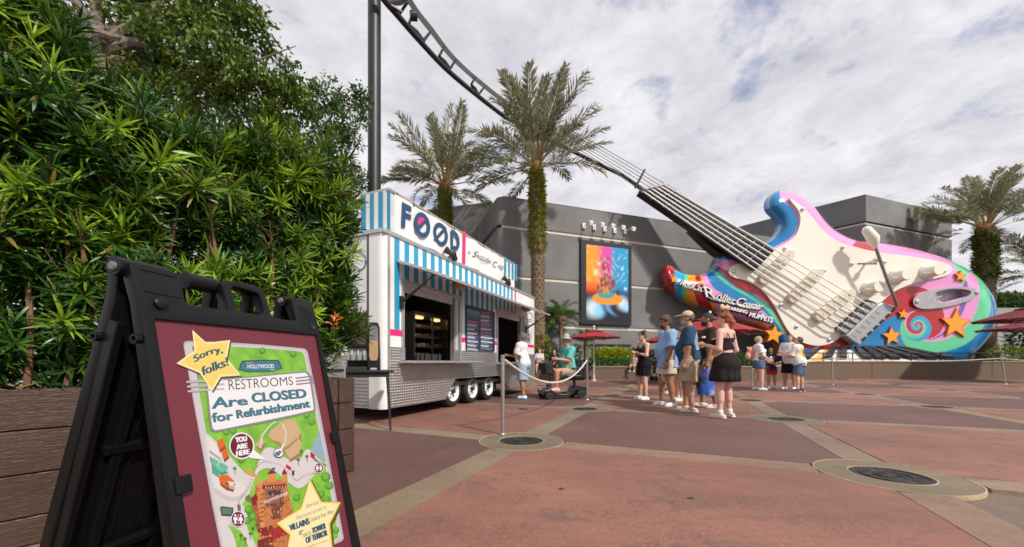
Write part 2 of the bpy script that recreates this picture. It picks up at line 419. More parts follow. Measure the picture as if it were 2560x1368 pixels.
# ================================================================== WALLS OF THE PLANTING BEDS
pebble = mat('pebble concrete', (.155,.105,.07), .85, var=.35, vs=60, bump=.5, bs=90, detail=8)
capm = mat('wall coping', (.27,.19,.13), .75, var=.2, vs=14, bump=.3, bs=60)
def bed_wall(x0, x1, y, top, joint, label):
    th = thing('planter_wall', label, 'wall', ((x0+x1)/2, y, 0)); x = x0
    while x < x1-.05:
        e = min(x+joint, x1); m = MB(); m.box((x+.006, y, -.05), (e-.006, y+.35, top-.075)); m.build('wall_panel', pebble, th, bevel=.008, bseg=1)
        m = MB(); m.box((x+.004, y-.03, top-.073), (e-.004, y+.4, top)); m.build('coping_stone', capm, th, bevel=.012)
        x = e
    m = MB(); m.box((x0, y+.05, -.05), (x1, y+.3, top-.1)); m.build('core', pebble, th); return th
bed_wall(P(1352,900,18.7).x, P(1905,900,18.7).x, 18.7, .69, 2.4, 'low brown pebble wall of the planting bed behind the queue')
bed_wall(P(1880,900,20.0).x, P(2760,900,20.0).x, 20.0, .945, 2.14, 'long brown pebble wall under the giant guitar')
m = MB(); x0 = P(1352,900,18.7).x
m.box((x0-.35, 18.72, -.05), (x0-.003, 23, .6)); m.build('planter_wall', pebble, bevel=.02); tag(bpy.data.objects['planter_wall.002'], 'return of the low brown wall behind the trailer', 'wall')
soil = mat('soil', (.035,.025,.018), .95, bump=.6, bs=30)
m = MB(); m.box((x0+.02, 19.06, -.02), (P(1905,900,18.7).x, 24, .55)); m.build('planting_bed', soil)['kind'] = 'structure'
m = MB(); m.box((P(1880,900,20).x+.3, 20.36, -.02), (P(2760,900,20).x, 29, .80)); m.build('planting_bed', soil)['kind'] = 'structure'

# ================================================================== BUILDING
stucco = mat('dark stucco', (.168,.168,.166), .8, var=.24, vs=.5, bump=.25, bs=25, detail=10)
stuccod = mat('darker stucco', (.036,.038,.042), .7, var=.16, vs=.6, bump=.2, bs=25, detail=9)
strip = mat('pale light strip', (.62,.55,.46), .45, var=.12, vs=1.5, bump=.1, bs=4)
ZL = 20.5; W0 = P(1245, 905, ZL); W0.z = 0
wd = Vector((.9457,.3252,0)).normalized(); wn = Vector((wd.y,-wd.x,0))
PW = Plane(W0, wn)
def wl(px, py): 
    q = PW(px, py); return (q-W0).dot(wd), q.z
TOPZ = HC+(HY-490)*ZL/F
s1 = HC+(HY-563.6)*ZL/F; s2 = wl(1355,698.6)[1]; s3 = wl(1427,818)[1]
bl = thing('show_building', 'dark grey stucco building with three pale light strips behind the poster', 'building', tuple(W0))
def wf(t, o, z): return tuple(W0 + wd*t + wn*o + Vector((0,0,z)))
def bband(z0, z1, t1=21.0):
    m = MB(); m.box((0, -9, z0), (t1, 0, z1), wf)
    # round the vertical corner at t = 0
    return m
zs = [(-.05, s3-.09), (s3+.09, s2-.09), (s2+.09, s1-.09), (s1+.09, TOPZ)]
for a, b in zs:
    pts = [(.35,0),(21,0),(21,-9),(0,-9)]+[(.35-.35*math.sin(k*math.pi/12), -.35+.35*math.cos(k*math.pi/12)) for k in range(6,0,-1)]
    m = MB(); m.prism([wf(t, o, a) for t, o in pts], (0,0,b-a)); m.build('wall', stucco, bl, fix=True, smooth=True)
for k, z in enumerate((s3, s2, s1)):
    m = MB(); m.box((.25, -8.9, z-.10), (20.95, -.06, z+.10), wf); m.build('light_strip', strip, bl)
m = MB(); m.box((-.06, -8.9, s1-.10), (.24, -.3, s1+.10), wf); m.build('joint', stuccod, bl)
m = MB(); m.box((.3, -8.95, TOPZ+.001), (21, -.05, TOPZ+.07), wf); m.build('roof_edge', stuccod, bl)
t0, z0 = wl(1476, 861); t1, _ = wl(1576, 861)
m = MB(); m.box((t0, 0.0, z0-.05), (t1, .10, z0+.05), wf); m.build('wall_rail', stuccod, bl, bevel=.02)
# lower wing on the left
lw = MB(); a = P(1050, 525, 26); b = P(1232, 548, 24.5)
lw.prism([(a.x, a.y, -.05), (b.x, b.y, -.05), (b.x-2, b.y+9, -.05), (a.x-2, a.y+9, -.05)], (0,0,a.z+.05))
tag(lw.build('side_wing', stucco, loc=(a.x,a.y,0), fix=True, bevel=.1), 'lower grey wing of the building glimpsed behind the trailer banner', 'building')
# second block
K = P(2165, 487, 25.5); KZ = K.z; K.z = 0; ld = Vector((-.6247,.7809,0)); zb = HC+(HY-556)*25.5/F
A = K+ld*14; B = K+wd*10.4; D = B+Vector((-.325,.9457,0))*10
b2 = thing('guitar_building', 'grey stucco block with one pale strip rising behind the guitar body', 'building', tuple(K))
def blk(z0, z1, ins, name, mm):
    c = (A+B+D)/3; pts = []
    for q in (A, K, B, D):
        v = Vector((q.x, q.y, 0)); pts.append(v + (c-v).normalized()*ins + Vector((0,0,z0)))
    m = MB(); m.prism(pts, (0,0,z1-z0)); m.build(name, mm, b2, fix=True)
blk(-.05, zb-.11, 0, 'wall', stucco); blk(zb-.11, zb+.03, .12, 'light_strip', strip); blk(zb+.03, zb+.11, .16, 'joint', stuccod); blk(zb+.11, KZ, 0, 'wall', stucco); blk(KZ+.001, KZ+.06, .08, 'roof_edge', stuccod)

# ---- poster on the wall
blackm = mat('black frame', (.012,.012,.014), .4, var=.1)
po = thing('wall_poster', 'tall framed poster in orange, magenta and blue on the dark grey wall', 'poster', tuple(PW(1512, 812)))
a = wl(1449, 600); b = wl(1575, 812); tz = wl(1449,600)[1]
pt0, pt1, pz0, pz1 = a[0], b[0], wl(1451,811)[1], tz
m = MB(); m.box((pt0, .004, pz0), (pt1, .16, pz1), wf); m.build('frame', blackm, po, bevel=.02)
def art(u, v):                                       # u right, v up, 0..1
    c = np.array([.02,.02,.04])
    def mixc(c, d, k): return c*(1-k)+np.array(d)*k
    def ss(a, b, x): x = min(max((x-a)/(b-a), 0), 1); return x*x*(3-2*x)
    bgc = np.array([.95,.42,.03]); bgc = mixc(bgc, (.80,.10,.50), ss(.18,.45,u)*ss(.35,.75,v)); bgc = mixc(bgc, (.85,.10,.02), ss(.62,.35,v)*ss(.6,.2,u))
    bgc = mixc(bgc, (.03,.42,.72), ss(.52,.68,u)); bgc = mixc(bgc, (.02,.12,.42), ss(.55,.3,v)*ss(.5,.8,u))
    c = mixc(c, bgc, ss(.30,.44,v))
    nz = .5+.5*math.sin(u*23+3*math.sin(v*17))*math.sin(v*29+2*math.sin(u*19))
    c = mixc(c, (.98,.9,.75), .35*ss(.75,.95,nz)*ss(.4,.6,v))
    for (bx, by, r, cc) in ((.16,.16,.30,(.80,.95,1)),(.30,.13,.22,(.35,.75,1)),(.86,.25,.22,(.75,.92,1)),(.96,.20,.16,(.5,.8,1)),(.5,.2,.2,(.03,.12,.45)),(.22,.64,.10,(1,.85,.5)),(.30,.76,.05,(1,.8,.9)),(.85,.72,.05,(.8,.95,1)),(.93,.45,.06,(.7,.9,1)),(.05,.55,.09,(1,.5,.1))):
        d = math.hypot(u-bx, (v-by)*1.5)/r; c = mixc(c, cc, .95*ss(1, .15, d))
    w_ = math.sin((u*9+v*5)+2.5*math.sin(v*8)); c = mixc(c, (.25,.6,.95), .6*ss(.75,1,w_)*ss(.26,.20,v)*ss(.04,.12,v)*ss(.15,.5,u))
    g1 = abs(math.sin(u*57.3+v*91.7)*math.sin(u*131.1-v*77.9)); c = mixc(c, (1,.95,.9), .8*ss(.985,1,g1)*ss(.38,.5,v))
    # an open show car with a crowd of plain coloured shapes on it
    d = math.hypot((u-.5)/.36, (v-.30)/.085); c = mixc(c, (.95,.38,.04), ss(1.05,.95,d)); d = math.hypot((u-.46)/.2, (v-.355)/.055); c = mixc(c, (.05,.42,.50), ss(1.05,.95,d))
    rr = random.Random(5)
    for k in range(90):
        bx = rr.gauss(.47,.085); by = .39+.46*rr.random()**1.4; w = .14*(1-(by-.4)*1.3)
        bx = .47+(bx-.47)*(1.35-(by-.4)*1.8); r = rr.uniform(.014,.05)*(1.2-(by-.39)*1.2)
        cc = rr.choice([(.55,.05,.03),(.75,.22,.03),(.35,.07,.22),(.10,.22,.07),(.65,.38,.12),(.16,.05,.03),(.7,.5,.35),(.08,.2,.35),(.6,.12,.2),(.45,.03,.03),(.25,.08,.04)])
        d = math.hypot(u-bx, (v-by)*1.1)/r; c = mixc(c, cc, .85*ss(1.25,.5,d))
    return tuple(np.clip(c, 0, 1)**1.15*.82)
nu, nv = 90, 140; e = .045*(pt1-pt0)/1.3
u0, u1, v0, v1 = pt0+.10*(pt1-pt0), pt1-.07*(pt1-pt0), pz0+.05*(pz1-pz0), pz1-.055*(pz1-pz0)
V = []; C = []
for j in range(nv+1):
    for i in range(nu+1):
        V.append(wf(u0+(u1-u0)*i/nu, .166, v0+(v1-v0)*j/nv)); C.append(art(i/nu, j/nv))
Fq = [(j*(nu+1)+i, j*(nu+1)+i+1, (j+1)*(nu+1)+i+1, (j+1)*(nu+1)+i) for j in range(nv) for i in range(nu)]
np_mesh('print', V, Fq, mat('poster print', rough=.35, col=True, var=0), po, C)
# ---- floodlights above the poster
white = mat('white paint', (.78,.77,.75), .4, var=.06); wlens = mat('lamp lens', (.85,.86,.88), .15, var=.05)
names = ['leftmost', 'second from left', 'middle', 'second from right', 'rightmost']
for k, (hx, hy, bx, by) in enumerate([(1477.7,557.8,1458,566),(1505.8,562.4,1484,570),(1532.4,565.5,1510,574),(1558.3,569.3,1535,578),(1583.8,573,1561,580)]):
    th = thing('wall_floodlight', names[k]+' of five white floodlights on arms above the wall poster', 'floodlight', tuple(PW(bx, by)), 'white floodlights above the wall poster')
    t, z = wl(bx, by); m = MB(); m.box((t-.10, 0.0, z-.16), (t+.10, .12, z+.16), wf); m.build('junction_box', white, th, bevel=.02)
    hp = PW(hx, hy, 0); hpos = hp*1.0; c = Vector((0,0,HC)); r = (hp-c); hpos = c + r*((r.length-.9)/r.length)
    m = MB(); m.tube([wf(t, .1, z), wf(t+.1, .5, z+.05), tuple(hpos)], .028, 6); m.build('arm', white, th)
    m = MB(); h = hpos
    fr = lambda x, y, z, h=h: tuple(h + wd*x + wn*(y*.75+z*.35) + Vector((0,0,1))*(z*.85-y*.5))
    m.box((-.13,-.11,-.11), (.13,.06,.13), fr); m.build('lamp_head', white, th, bevel=.03)
    m = MB(); m.box((-.11,.063,-.09), (.11,.08,.11), fr); m.build('lens', wlens, th)
# ================================================================== FOOD TRAILER
TC = Vector((-1.921, 5.578, 0)); td = Vector((.40159,.91582,0)); tn = Vector((.91582,-.40159,0))
def tf(s, o, z): return tuple(TC + td*s + tn*o + Vector((0,0,z)))
TP = Plane(TC, tn)
TPo = lambda o: Plane(TC+tn*o, tn)
EP = Plane(TC+td*.25, -td)
twhite = mat('trailer white', (.76,.75,.73), .35, var=.09, vs=1.6, coat=.3)
blue = S(18,150,190); tblue = mat('stripe blue', (.015,.30,.50), .4, var=.05, coat=.2)
mag = mat('magenta stripe', (.78,.012,.17), .4, var=.05, coat=.2)
alu = mat('brushed aluminium', (.52,.52,.52), .42, .75, .1, 6)
gasket = mat('dark gasket', (.02,.02,.02), .6)
navy = mat('navy print', (.012,.05,.17), .5, var=.03)
def diamond(name, rgb, sc):
    m = mat(name, rgb, .36, .85, .12, 3); t = m.node_tree; p = t.nodes['Principled BSDF']; l = t.links.new
    tcn = t.nodes.new('ShaderNodeUVMap')
    ma = t.nodes.new('ShaderNodeSeparateXYZ'); l(tcn.outputs[0], ma.inputs[0])
    def mth(op, a, b=None):
        q = t.nodes.new('ShaderNodeMath'); q.operation = op
        for i, x in enumerate((a, b)):
            if x is None: continue
            if isinstance(x, (int, float)): q.inputs[i].default_value = x
            else: l(x, q.inputs[i])
        return q.outputs[0]
    u = mth('MULTIPLY', ma.outputs[0], sc); v = mth('MULTIPLY', ma.outputs[1], sc)
    a = mth('ADD', u, v); b = mth('SUBTRACT', u, v)
    s = mth('MULTIPLY', mth('SINE', a), mth('SINE', b)); h = mth('MAXIMUM', s, .1)
    bp = t.nodes.new('ShaderNodeBump'); bp.inputs['Strength'].default_value = 1.0; bp.inputs['Distance'].default_value = .010
    l(h, bp.inputs['Height']); l(bp.outputs[0], p.inputs['Normal']); return m
tread = diamond('tread plate', (.50,.49,.47), 72)
treadd = diamond('coarse tread plate', (.50,.49,.47), 58)  # same colour as the side plate, only a coarser pattern
def uv_st(o):                                        # uv = (along trailer, height)
    me = o.data; uv = me.uv_layers.new(name='UVMap')
    for lp in me.loops:
        q = Vector(me.vertices[lp.vertex_index].co) - TC
        uv.data[lp.index].uv = ((q.dot(td)-q.dot(tn)), q.z)
    return o
tr = thing('food_trailer', 'white food trailer with blue stripes, tread plate skirt and two serving windows under one awning', 'food trailer', tuple(TC))
LEN = 6.54; W = 2.35
def tbox(name, m, *bxs, parent=None, bevel=0.0, uv=False):
    mb = MB()
    for lo, hi in bxs: mb.box(lo, hi, tf)
    o = mb.build(name, m, parent or tr, bevel=bevel, fix=bevel > 0)
    if uv: uv_st(o)
    return o
w1 = (.447, 2.105, .93, 2.17); w2 = (3.883, 5.58, .90, 2.17)
# side wall, pieces butted round the two openings
tbox('side_wall', twhite, ((.10,-.06,2.17),(LEN-.08,0,2.84)), ((.10,-.06,1.13),(w1[0],0,2.168)), ((w1[1],-.06,1.13),(w2[0],0,2.168)), ((w2[1],-.06,1.13),(LEN-.08,0,2.168)))
sk = MB()
def skirt(pts): sk.prism([tf(s, -.05, z) for s, z in pts], tuple(tn*.053))
skirt([(.10,.19),(1.66,.19),(2.0,.57),(2.0,.86),(w1[0],.86),(w1[0],1.128),(.10,1.128)])
skirt([(2.003,.57),(4.04,.56),(4.04,.86),(3.883,.86),(3.883,1.128),(2.105,1.128),(2.105,.863),(2.003,.86)])
skirt([(4.043,.56),(4.56,.20),(LEN-.08,.20),(LEN-.08,1.128),(5.58,1.128),(5.58,.86),(4.043,.86)])
uv_st(sk.build('skirt', tread, tr, fix=True))
lv = MB(); z = .575
while z < 1.11:
    if z > .58: lv.box((2.13,.004,z), (3.86,.012,z+.014), tf)
    z += .042
lv.build('louvre_rib', alu, tr)
# front cap, rounded corner, rear, roof
cp = MB(); pts = [(.098,-.06)]
for k in range(9):
    w = math.pi/2*k/8; pts.append((.10-.10*math.sin(w), -.10+.10*math.cos(w)))
pts += [(0,-.28),(.04,-.28),(.098,-.2)]
cp.prism([tf(s, o, .184) for s, o in pts], (0,0,2.66)); cp.build('corner_post', twhite, tr, fix=True, smooth=True)
tbox('corner_trim', alu, ((.09,.0,.19),(.135,.012,2.84)), ((LEN-.085,0,.2),(LEN-.04,.012,2.85)))
tbox('rear_post', twhite, ((LEN-.08,-.3,.2),(LEN,-.004,2.84)), bevel=.03)
tbox('end_wall', twhite, ((.01,-W+.02,1.0),(.06,-.285,2.84)))
tbox('end_seam', gasket, ((-.004,-.31,1.0),(.008,-.285,2.84)))
uv_st(tbox('end_skirt', treadd, ((.012,-W+.02,.19),(.06,-.285,.998))))
tbox('back_wall', twhite, ((.06,-W,.19),(LEN,-W+.05,2.84)), ((LEN-.05,-W+.05,.19),(LEN,-.3,2.84)))
tbox('roof', twhite, ((.0,-W,2.842),(LEN,-.03,2.90)), bevel=.02)
tbox('roof_trim', alu, ((.0,-.028,2.835),(LEN,.022,2.90)), ((-.02,-W,2.835),(-.001,-.03,2.90)), bevel=.008)
tbox('floor', gasket, ((.1,-W+.06,.42),(LEN-.1,-.07,.50)), ((.3,-W+.3,.3),(LEN-.3,-.5,.42)))
# stripes
st = MB(); per = .2352
for k in range(21):
    a = .137 if k == 0 else .005+per*k; b = .005+per*k+.117
    if b > 4.93: break
    st.box((a,.0005,2.172), (b,.003,2.832), tf)
    if b < w1[0] or (a > w1[1] and b < w2[0]): st.box((a,.0005,1.405), (b,.003,2.1715), tf)
st.build('blue_stripe', tblue, tr)
tbox('magenta_stripe', mag, ((4.955,.0005,2.172),(5.05,.003,2.832)), ((.137,.0005,1.305),(.405,.003,1.404)), ((2.2,.0005,1.305),(3.84,.003,1.404)), ((5.66,.0005,1.33),(6.44,.003,1.42)))
# windows
def serving_window(a, b, z0, z1):
    fr = tbox('window_frame', alu, ((a-.05,.0,z0),(a+.0,.03,z1+.05)), ((b,.0,z0),(b+.07,.03,z1+.05)), ((a+.001,.0,z1),(b-.001,.03,z1+.05)))
    tbox('jamb', alu, ((b-.05,-.16,z0),(b,-.062,z1)), parent=fr); tbox('jamb', alu, ((a,-.25,z0),(a+.03,-.062,z1)), parent=fr)
    tbox('roller_blind', alu, ((a+.03,-.12,z1-.13),(b-.1,-.07,z1)), parent=fr)
    return fr
serving_window(*w1); serving_window(*w2)
tbox('counter_shelf', alu, ((w1[0]-.12,.004,.875),(2.62,.30,.91)), bevel=.01); tbox('counter_shelf', alu, ((3.80,.004,.84),(5.62,.30,.875)), bevel=.01)
tbox('inner_counter', alu, ((w1[0],-.45,.88),(w1[1],-.062,.925)), ((w2[0],-.45,.85),(w2[1],-.062,.895)))
# kitchen inside
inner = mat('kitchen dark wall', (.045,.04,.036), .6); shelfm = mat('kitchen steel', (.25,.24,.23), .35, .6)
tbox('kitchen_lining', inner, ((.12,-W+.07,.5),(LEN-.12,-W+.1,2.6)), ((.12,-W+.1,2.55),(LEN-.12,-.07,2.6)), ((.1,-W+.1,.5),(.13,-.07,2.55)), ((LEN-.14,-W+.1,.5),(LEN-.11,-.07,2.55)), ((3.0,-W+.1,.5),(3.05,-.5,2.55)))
fd = MB()
for zq in (1.0,1.2,1.4,1.6): fd.box((1.75,-1.5,zq), (2.9,-.8,zq+.02), tf)
fd.box((1.7,-1.55,.9),(1.74,-.78,1.85),tf); fd.box((2.3,-.80,.9),(2.34,-.76,1.85),tf); fd.box((2.9,-1.55,.9),(2.94,-.78,1.85),tf); fd.box((1.7,-1.55,1.85),(2.94,-.76,1.92),tf)
cab = fd.build('display_cabinet', shelfm, tr)
rr = random.Random(3); pb = MB()
for zq in (1.02,1.22,1.42,1.62):
    for k in range(7):
        s = 1.82+k*.15; pb.cur = rr.choice([(.5,.36,.2),(.62,.5,.32),(.7,.66,.6),(.42,.22,.1)]); pb.box((s,-1.2,zq),(s+.11,-.9,zq+rr.uniform(.04,.09)),tf)
pb.build('pastry', mat('pastry', rough=.7, col=True), cab)
lb = MB(); lb.box((1.9,-.95,1.80),(2.1,-.85,1.845),tf); lb.box((2.5,-.95,1.80),(2.7,-.85,1.845),tf); lb.build('cabinet_lamp', mat('cabinet lamp', (1,.7,.3), emit=(1,.62,.25,1.0)), cab)
tbox('till_screen', mat('screen', (.02,.05,.1), .2, emit=(.12,.4,.9,.8)), ((1.3,-1.6,1.42),(1.5,-1.57,1.53)))
tbox('coffee_machine', gasket, ((1.15,-2.0,.9),(1.65,-1.5,1.9)), bevel=.03)
tbox('condiment_rack', shelfm, ((.5,-.5,.93),(.72,-.2,1.35)), ((.62,-.5,.93),(.82,-.25,1.15)), bevel=.02)
cpm = MB()
for k in range(9): cpm.lathe([(.03,0),(.04,.11),(.036,.115)], tf(1.2+.07*k,-.3+.04*(k%3),.926), seg=8)
cpm.build('cup_stack', gasket, tr)
la = MB(); la.lathe([(.001,-.10),(.10,-.08),(.15,-.02),(.155,.0)], tf(1.55,-1.25,2.55), seg=16); la.build('ceiling_lamp', mat('amber lamp', (1,.6,.15), emit=(1,.55,.12,2.6)), tr)
tbox('order_screen', twhite, ((3.95,-.18,.9),(4.2,-.15,1.15)), bevel=.01)
# awning
aw = MB(); a0, a1, zi, zo = .28, 5.86, 2.50, 2.255
for (s0, s1) in ((a0, a1),):
    aw.add([tf(s0,.025,zi),tf(s1,.025,zi),tf(s1,.72,zo),tf(s0,.72,zo),tf(s0,.025,zi-.045),tf(s1,.025,zi-.045),tf(s1,.72,zo-.05),tf(s0,.72,zo-.05)], [(0,1,2,3),(7,6,5,4),(3,2,6,7),(1,0,4,5),(0,3,7,4),(2,1,5,6)])
aw.build('awning', alu, tr, fix=True, bevel=.006)
steel = mat('dark steel strut', (.05,.05,.05), .4, .6)
for s in (a0+.1, a1-.12):
    m = MB(); m.tube([tf(s,.03,1.85), tf(s,.38,2.06)], .022, 8); m.tube([tf(s,.38,2.06), tf(s,.66,2.23)], .012, 8); m.box((s-.03,.004,1.74),(s+.03,.05,1.94),tf)
    m.build('gas_strut', steel, tr)
dome = mat('amber dome', (.45,.27,.10), .3)
for s in (1.87, 5.35):
    m = MB(); c = tf(s,.20,2.40); m.lathe([(.15,.02),(.15,-.01)], c, seg=18); o = m.build('awning_lamp', steel, tr)
    m = MB(); m.lathe([(.135,-.011),(.12,-.06),(.07,-.1),(.001,-.11)], c, seg=18, cap=False); m.build('dome', dome, o, smooth=True)
# menu board
menu = tbox('menu_board', mat('menu navy', (.016,.03,.085), .35, var=.05), ((2.37,.006,1.145),(3.68,.04,2.09)), bevel=.006)
mt = MB(); TQ = TPo(.0412); fn = lambda x, y: tuple(TQ(x, y)); WH = (.6,.62,.66); PK = (.7,.06,.2); TE = (.12,.34,.38)
def q2(x, y): return (960+x/4.275, 620+y/4.275)
def menu_line(s, x0, y0, x1, y1, h, col, bold=0.0):
    text_quad(mt, s, [q2(x0,y0), q2(x1,y1), q2(x1,y1-h), q2(x0,y0-h)], fn, col, bold)
menu_line('FØØD', 890,705, 1022,735, 55, TE, .03)
menu_line('by Swedish Chef', 895,742, 1020,765, 26, TE)
rr = random.Random(11)
words = ['MAIN DISHES','LOADED FRIES','with cheese and herbs','MEATBALL PLATE','SOUP OF THE DAY','garden salad','DRINKS','SWEETS','fruit tart and cream','COFFEE']
def column(x0, x1, ya, yb, slope, n, heads):
    for k in range(n):
        y = ya+(yb-ya)*k/(n-1); hd = k in heads; t = words[rr.randrange(len(words))]; e = x0+(x1-x0)*rr.uniform(.55,.98)
        if not hd and k % 3 == 2: e = x0+(x1-x0)*.9
        mt.add([fn(*q2(x0,y)), fn(*q2(e,y+slope*(e-x0))), fn(*q2(e,y+slope*(e-x0)-(11 if hd or k % 3 == 0 else 5))), fn(*q2(x0,y-(11 if hd or k % 3 == 0 else 5)))], [(0,1,2,3)], PK if hd else (WH if k % 3 == 0 else (.3,.32,.38)))
column(890,1018,785,1085,.13,22,(0,))
column(1035,1165,690,1080,.12,27,(0,9,15))
mt.build('menu_print', mat('print', rough=.5, col=True, var=0), menu)
# banner frame and banners on the roof
pole_m = mat('banner pole', (.42,.38,.33), .45, .3)
bn = thing('roof_banner', 'white banner on the trailer roof reading FOOD by Swedish Chef', 'banner', tf(2.7,-.1,2.9))
fm = MB(); zt = 3.60
fm.tube([tf(.25,-.12,2.9), tf(.25,-.12,zt)], .03, 8); fm.tube([tf(5.17,-.12,2.9), tf(5.17,-.12,zt)], .03, 8)
fm.tube([tf(.25,-2.3,2.9), tf(.25,-2.3,zt)], .03, 8); fm.tube([tf(5.17,-.12,zt), tf(.25,-.12,zt), tf(.25,-2.3,zt)], .034, 8)
fm.build('frame', pole_m, bn)
cloth = mat('banner cloth', (.74,.72,.70), .7, var=.04, vs=2, bump=.15, bs=3)
def sag(s, z): return .012*math.sin(s*5.1)+.01*math.sin(s*11+z*4) 
def sheet(name, s0, s1, z0, z1, n, m):
    V = []; nz = 8
    for j in range(nz+1):
        for i in range(n+1):
            s = s0+(s1-s0)*i/n; z = z0+(z1-z0)*j/nz
            if j == nz: z += -.02*abs(math.sin(s*4.3))
            if j == 0: z += .02*abs(math.sin(s*3.7))
            V.append(tf(s, -.075+sag(s,z), z))
    return np_mesh(name, V, [(j*(n+1)+i, j*(n+1)+i+1, (j+1)*(n+1)+i+1, (j+1)*(n+1)+i) for j in range(nz) for i in range(n)], m, bn, smooth=True)
bs = sheet('banner_sheet', .33, 5.1, 2.935, 3.575, 60, cloth)
BPn = Plane(TC+tn*(-.051), tn)
def q5(x, y): return (940+x/5.565, 440+y/5.565)
bt = MB(); fb = lambda x, y: tuple(BPn(x, y)); NV = (.010,.062,.150)
text_quad(bt, 'F', [q5(355,710), q5(482,745), q5(495,430), q5(365,360)], fb, NV, .045)
def ring_letter(cx, cy, rx, ry, k, tilt):
    o = [q5(cx+rx*math.cos(t)+0, cy-ry*math.sin(t)+tilt*rx*math.cos(t)) for t in np.linspace(0, 2*math.pi, 28, endpoint=False)]
    i = [q5(cx+rx*k*math.cos(t), cy-ry*.64*math.sin(t)+tilt*rx*k*math.cos(t)) for t in np.linspace(0, 2*math.pi, 28, endpoint=False)]
    tri_fill(bt, [o, i], fb, NV)
ring_letter(645,680,112,172,.58,.36); ring_letter(900,812,102,158,.58,.40)
BPn2 = Plane(TC+tn*(-.050), tn); fb2 = lambda x, y: tuple(BPn2(x, y))
bt.poly([fb2(*q5(*p)) for p in ((536,745),(712,572),(740,602),(560,790))], NV); bt.poly([fb2(*q5(*p)) for p in ((800,880),(965,700),(988,742),(825,915))], NV)
bt.poly([fb2(*q5(*p)) for p in ((582,688),(580,640),(590,595),(620,575),(655,580),(682,610))], (.80,.02,.20))
text_quad(bt, 'D', [q5(1043,1015), q5(1165,1068), q5(1168,800), q5(1043,738)], fb, NV, .04)
bt.poly([fb(*q5(*p)) for p in ((1205,1215),(1245,1228),(1250,782),(1212,765))], (.80,.02,.20))
text_quad(bt, 'BY', [q5(1285,1080), q5(1325,1095), q5(1325,1050), q5(1285,1035)], fb, (.05,.09,.2))
text_quad(bt, 'S', [q5(1340,1120), q5(1400,1145), q5(1425,1055), q5(1355,1040)], fb, NV, .0, .3)
text_quad(bt, 'WEDISH', [q5(1402,1150), q5(1600,1235), q5(1610,1165), q5(1405,1085)], fb, NV, .0, .3)
text_quad(bt, 'C', [q5(1625,1255), q5(1685,1285), q5(1690,1205), q5(1632,1170)], fb, NV, .0, .3)
text_quad(bt, 'HEF', [q5(1690,1285), q5(1770,1325), q5(1785,1265), q5(1695,1225)], fb, NV, .0, .3)
for x in (1805,1858,1908,1952): bt.poly([fb(*q5(*p)) for p in ((x-9,1130+(x-1805)*.62),(x+11,1140+(x-1805)*.62),(x+9,1390+(x-1805)*.5),(x-9,1380+(x-1805)*.5))], (.02,.32,.52))
bt.build('banner_print', MATS['print'], bs)
eb = MB(); eb.add([tf(.215,-.14,2.93),tf(.215,-2.28,2.93),tf(.215,-2.28,3.58),tf(.215,-.14,3.58)], [(0,1,2,3)]); ebo = eb.build('banner_end', cloth, bn)
EPb = Plane(TC+td*.208, -td); et = MB(); fe = lambda x, y: tuple(EPb(x, y))
for xa, xb in ((903,914.5),(924.7,934.5),(946,957),(967.5,975.5)):
    a, b = EPb(xa, 530), EPb(xb, 530); 
    et.add([(a.x,a.y,2.935),(b.x,b.y,2.935),(b.x,b.y,3.575),(a.x,a.y,3.575)], [(0,1,2,3)], (.012,.27,.46))
text_quad(et, 'FØØD', [(752,560), (886,562), (886,512), (752,522)], fe, NV, .03)
et.build('end_print', MATS['print'], ebo)
gm = MB()
for k in range(12): c = tf(.4+k*.42,-.08,3.60); gm.tube([c, (c[0],c[1],c[2]-.06)], .008, 5)
gm.build('grommet_tie', gasket, bn)
# roof unit and floodlights on the trailer
m = MB(); u0, u1 = 5.35, 6.1
pts = [(-.5,2.902),(-1.5,2.902),(-1.5,3.35),(-1.4,3.55),(-1.2,3.62),(-.8,3.62),(-.6,3.55),(-.5,3.35)]
m.prism([tf(u0, o, z) for o, z in pts], tuple(td*(u1-u0))); acu = m.build('roof_unit', twhite, fix=True, bevel=.03); tag(acu, 'rounded white cooling unit on the far end of the trailer roof', 'air conditioner')
for k, (s, lab) in enumerate(((1.76,'pair of small black spotlights on the trailer roof edge below the letter D'),(4.35,'pair of small black spotlights near the far end of the trailer roof edge'))):
    th = thing('roof_spotlight', lab, 'spotlight', tf(s,.0,2.9), 'black spotlights on the trailer roof')
    m = MB(); m.tube([tf(s,-.01,2.9),tf(s,.06,2.96)], .02, 6); m.build('bracket', gasket, th)
    for sg in (-1, 1):
        m = MB(); m.lathe([(.035,-.07),(.05,.02),(.075,.10),(.065,.105),(.001,.09)], tf(s+sg*.08,.07,2.97), axis=tuple(td*sg*.5+tn*(-.35)+Vector((0,0,.35*(1 if sg<0 else -1)))), seg=10); m.build('lamp_head', gasket, th, fix=True)
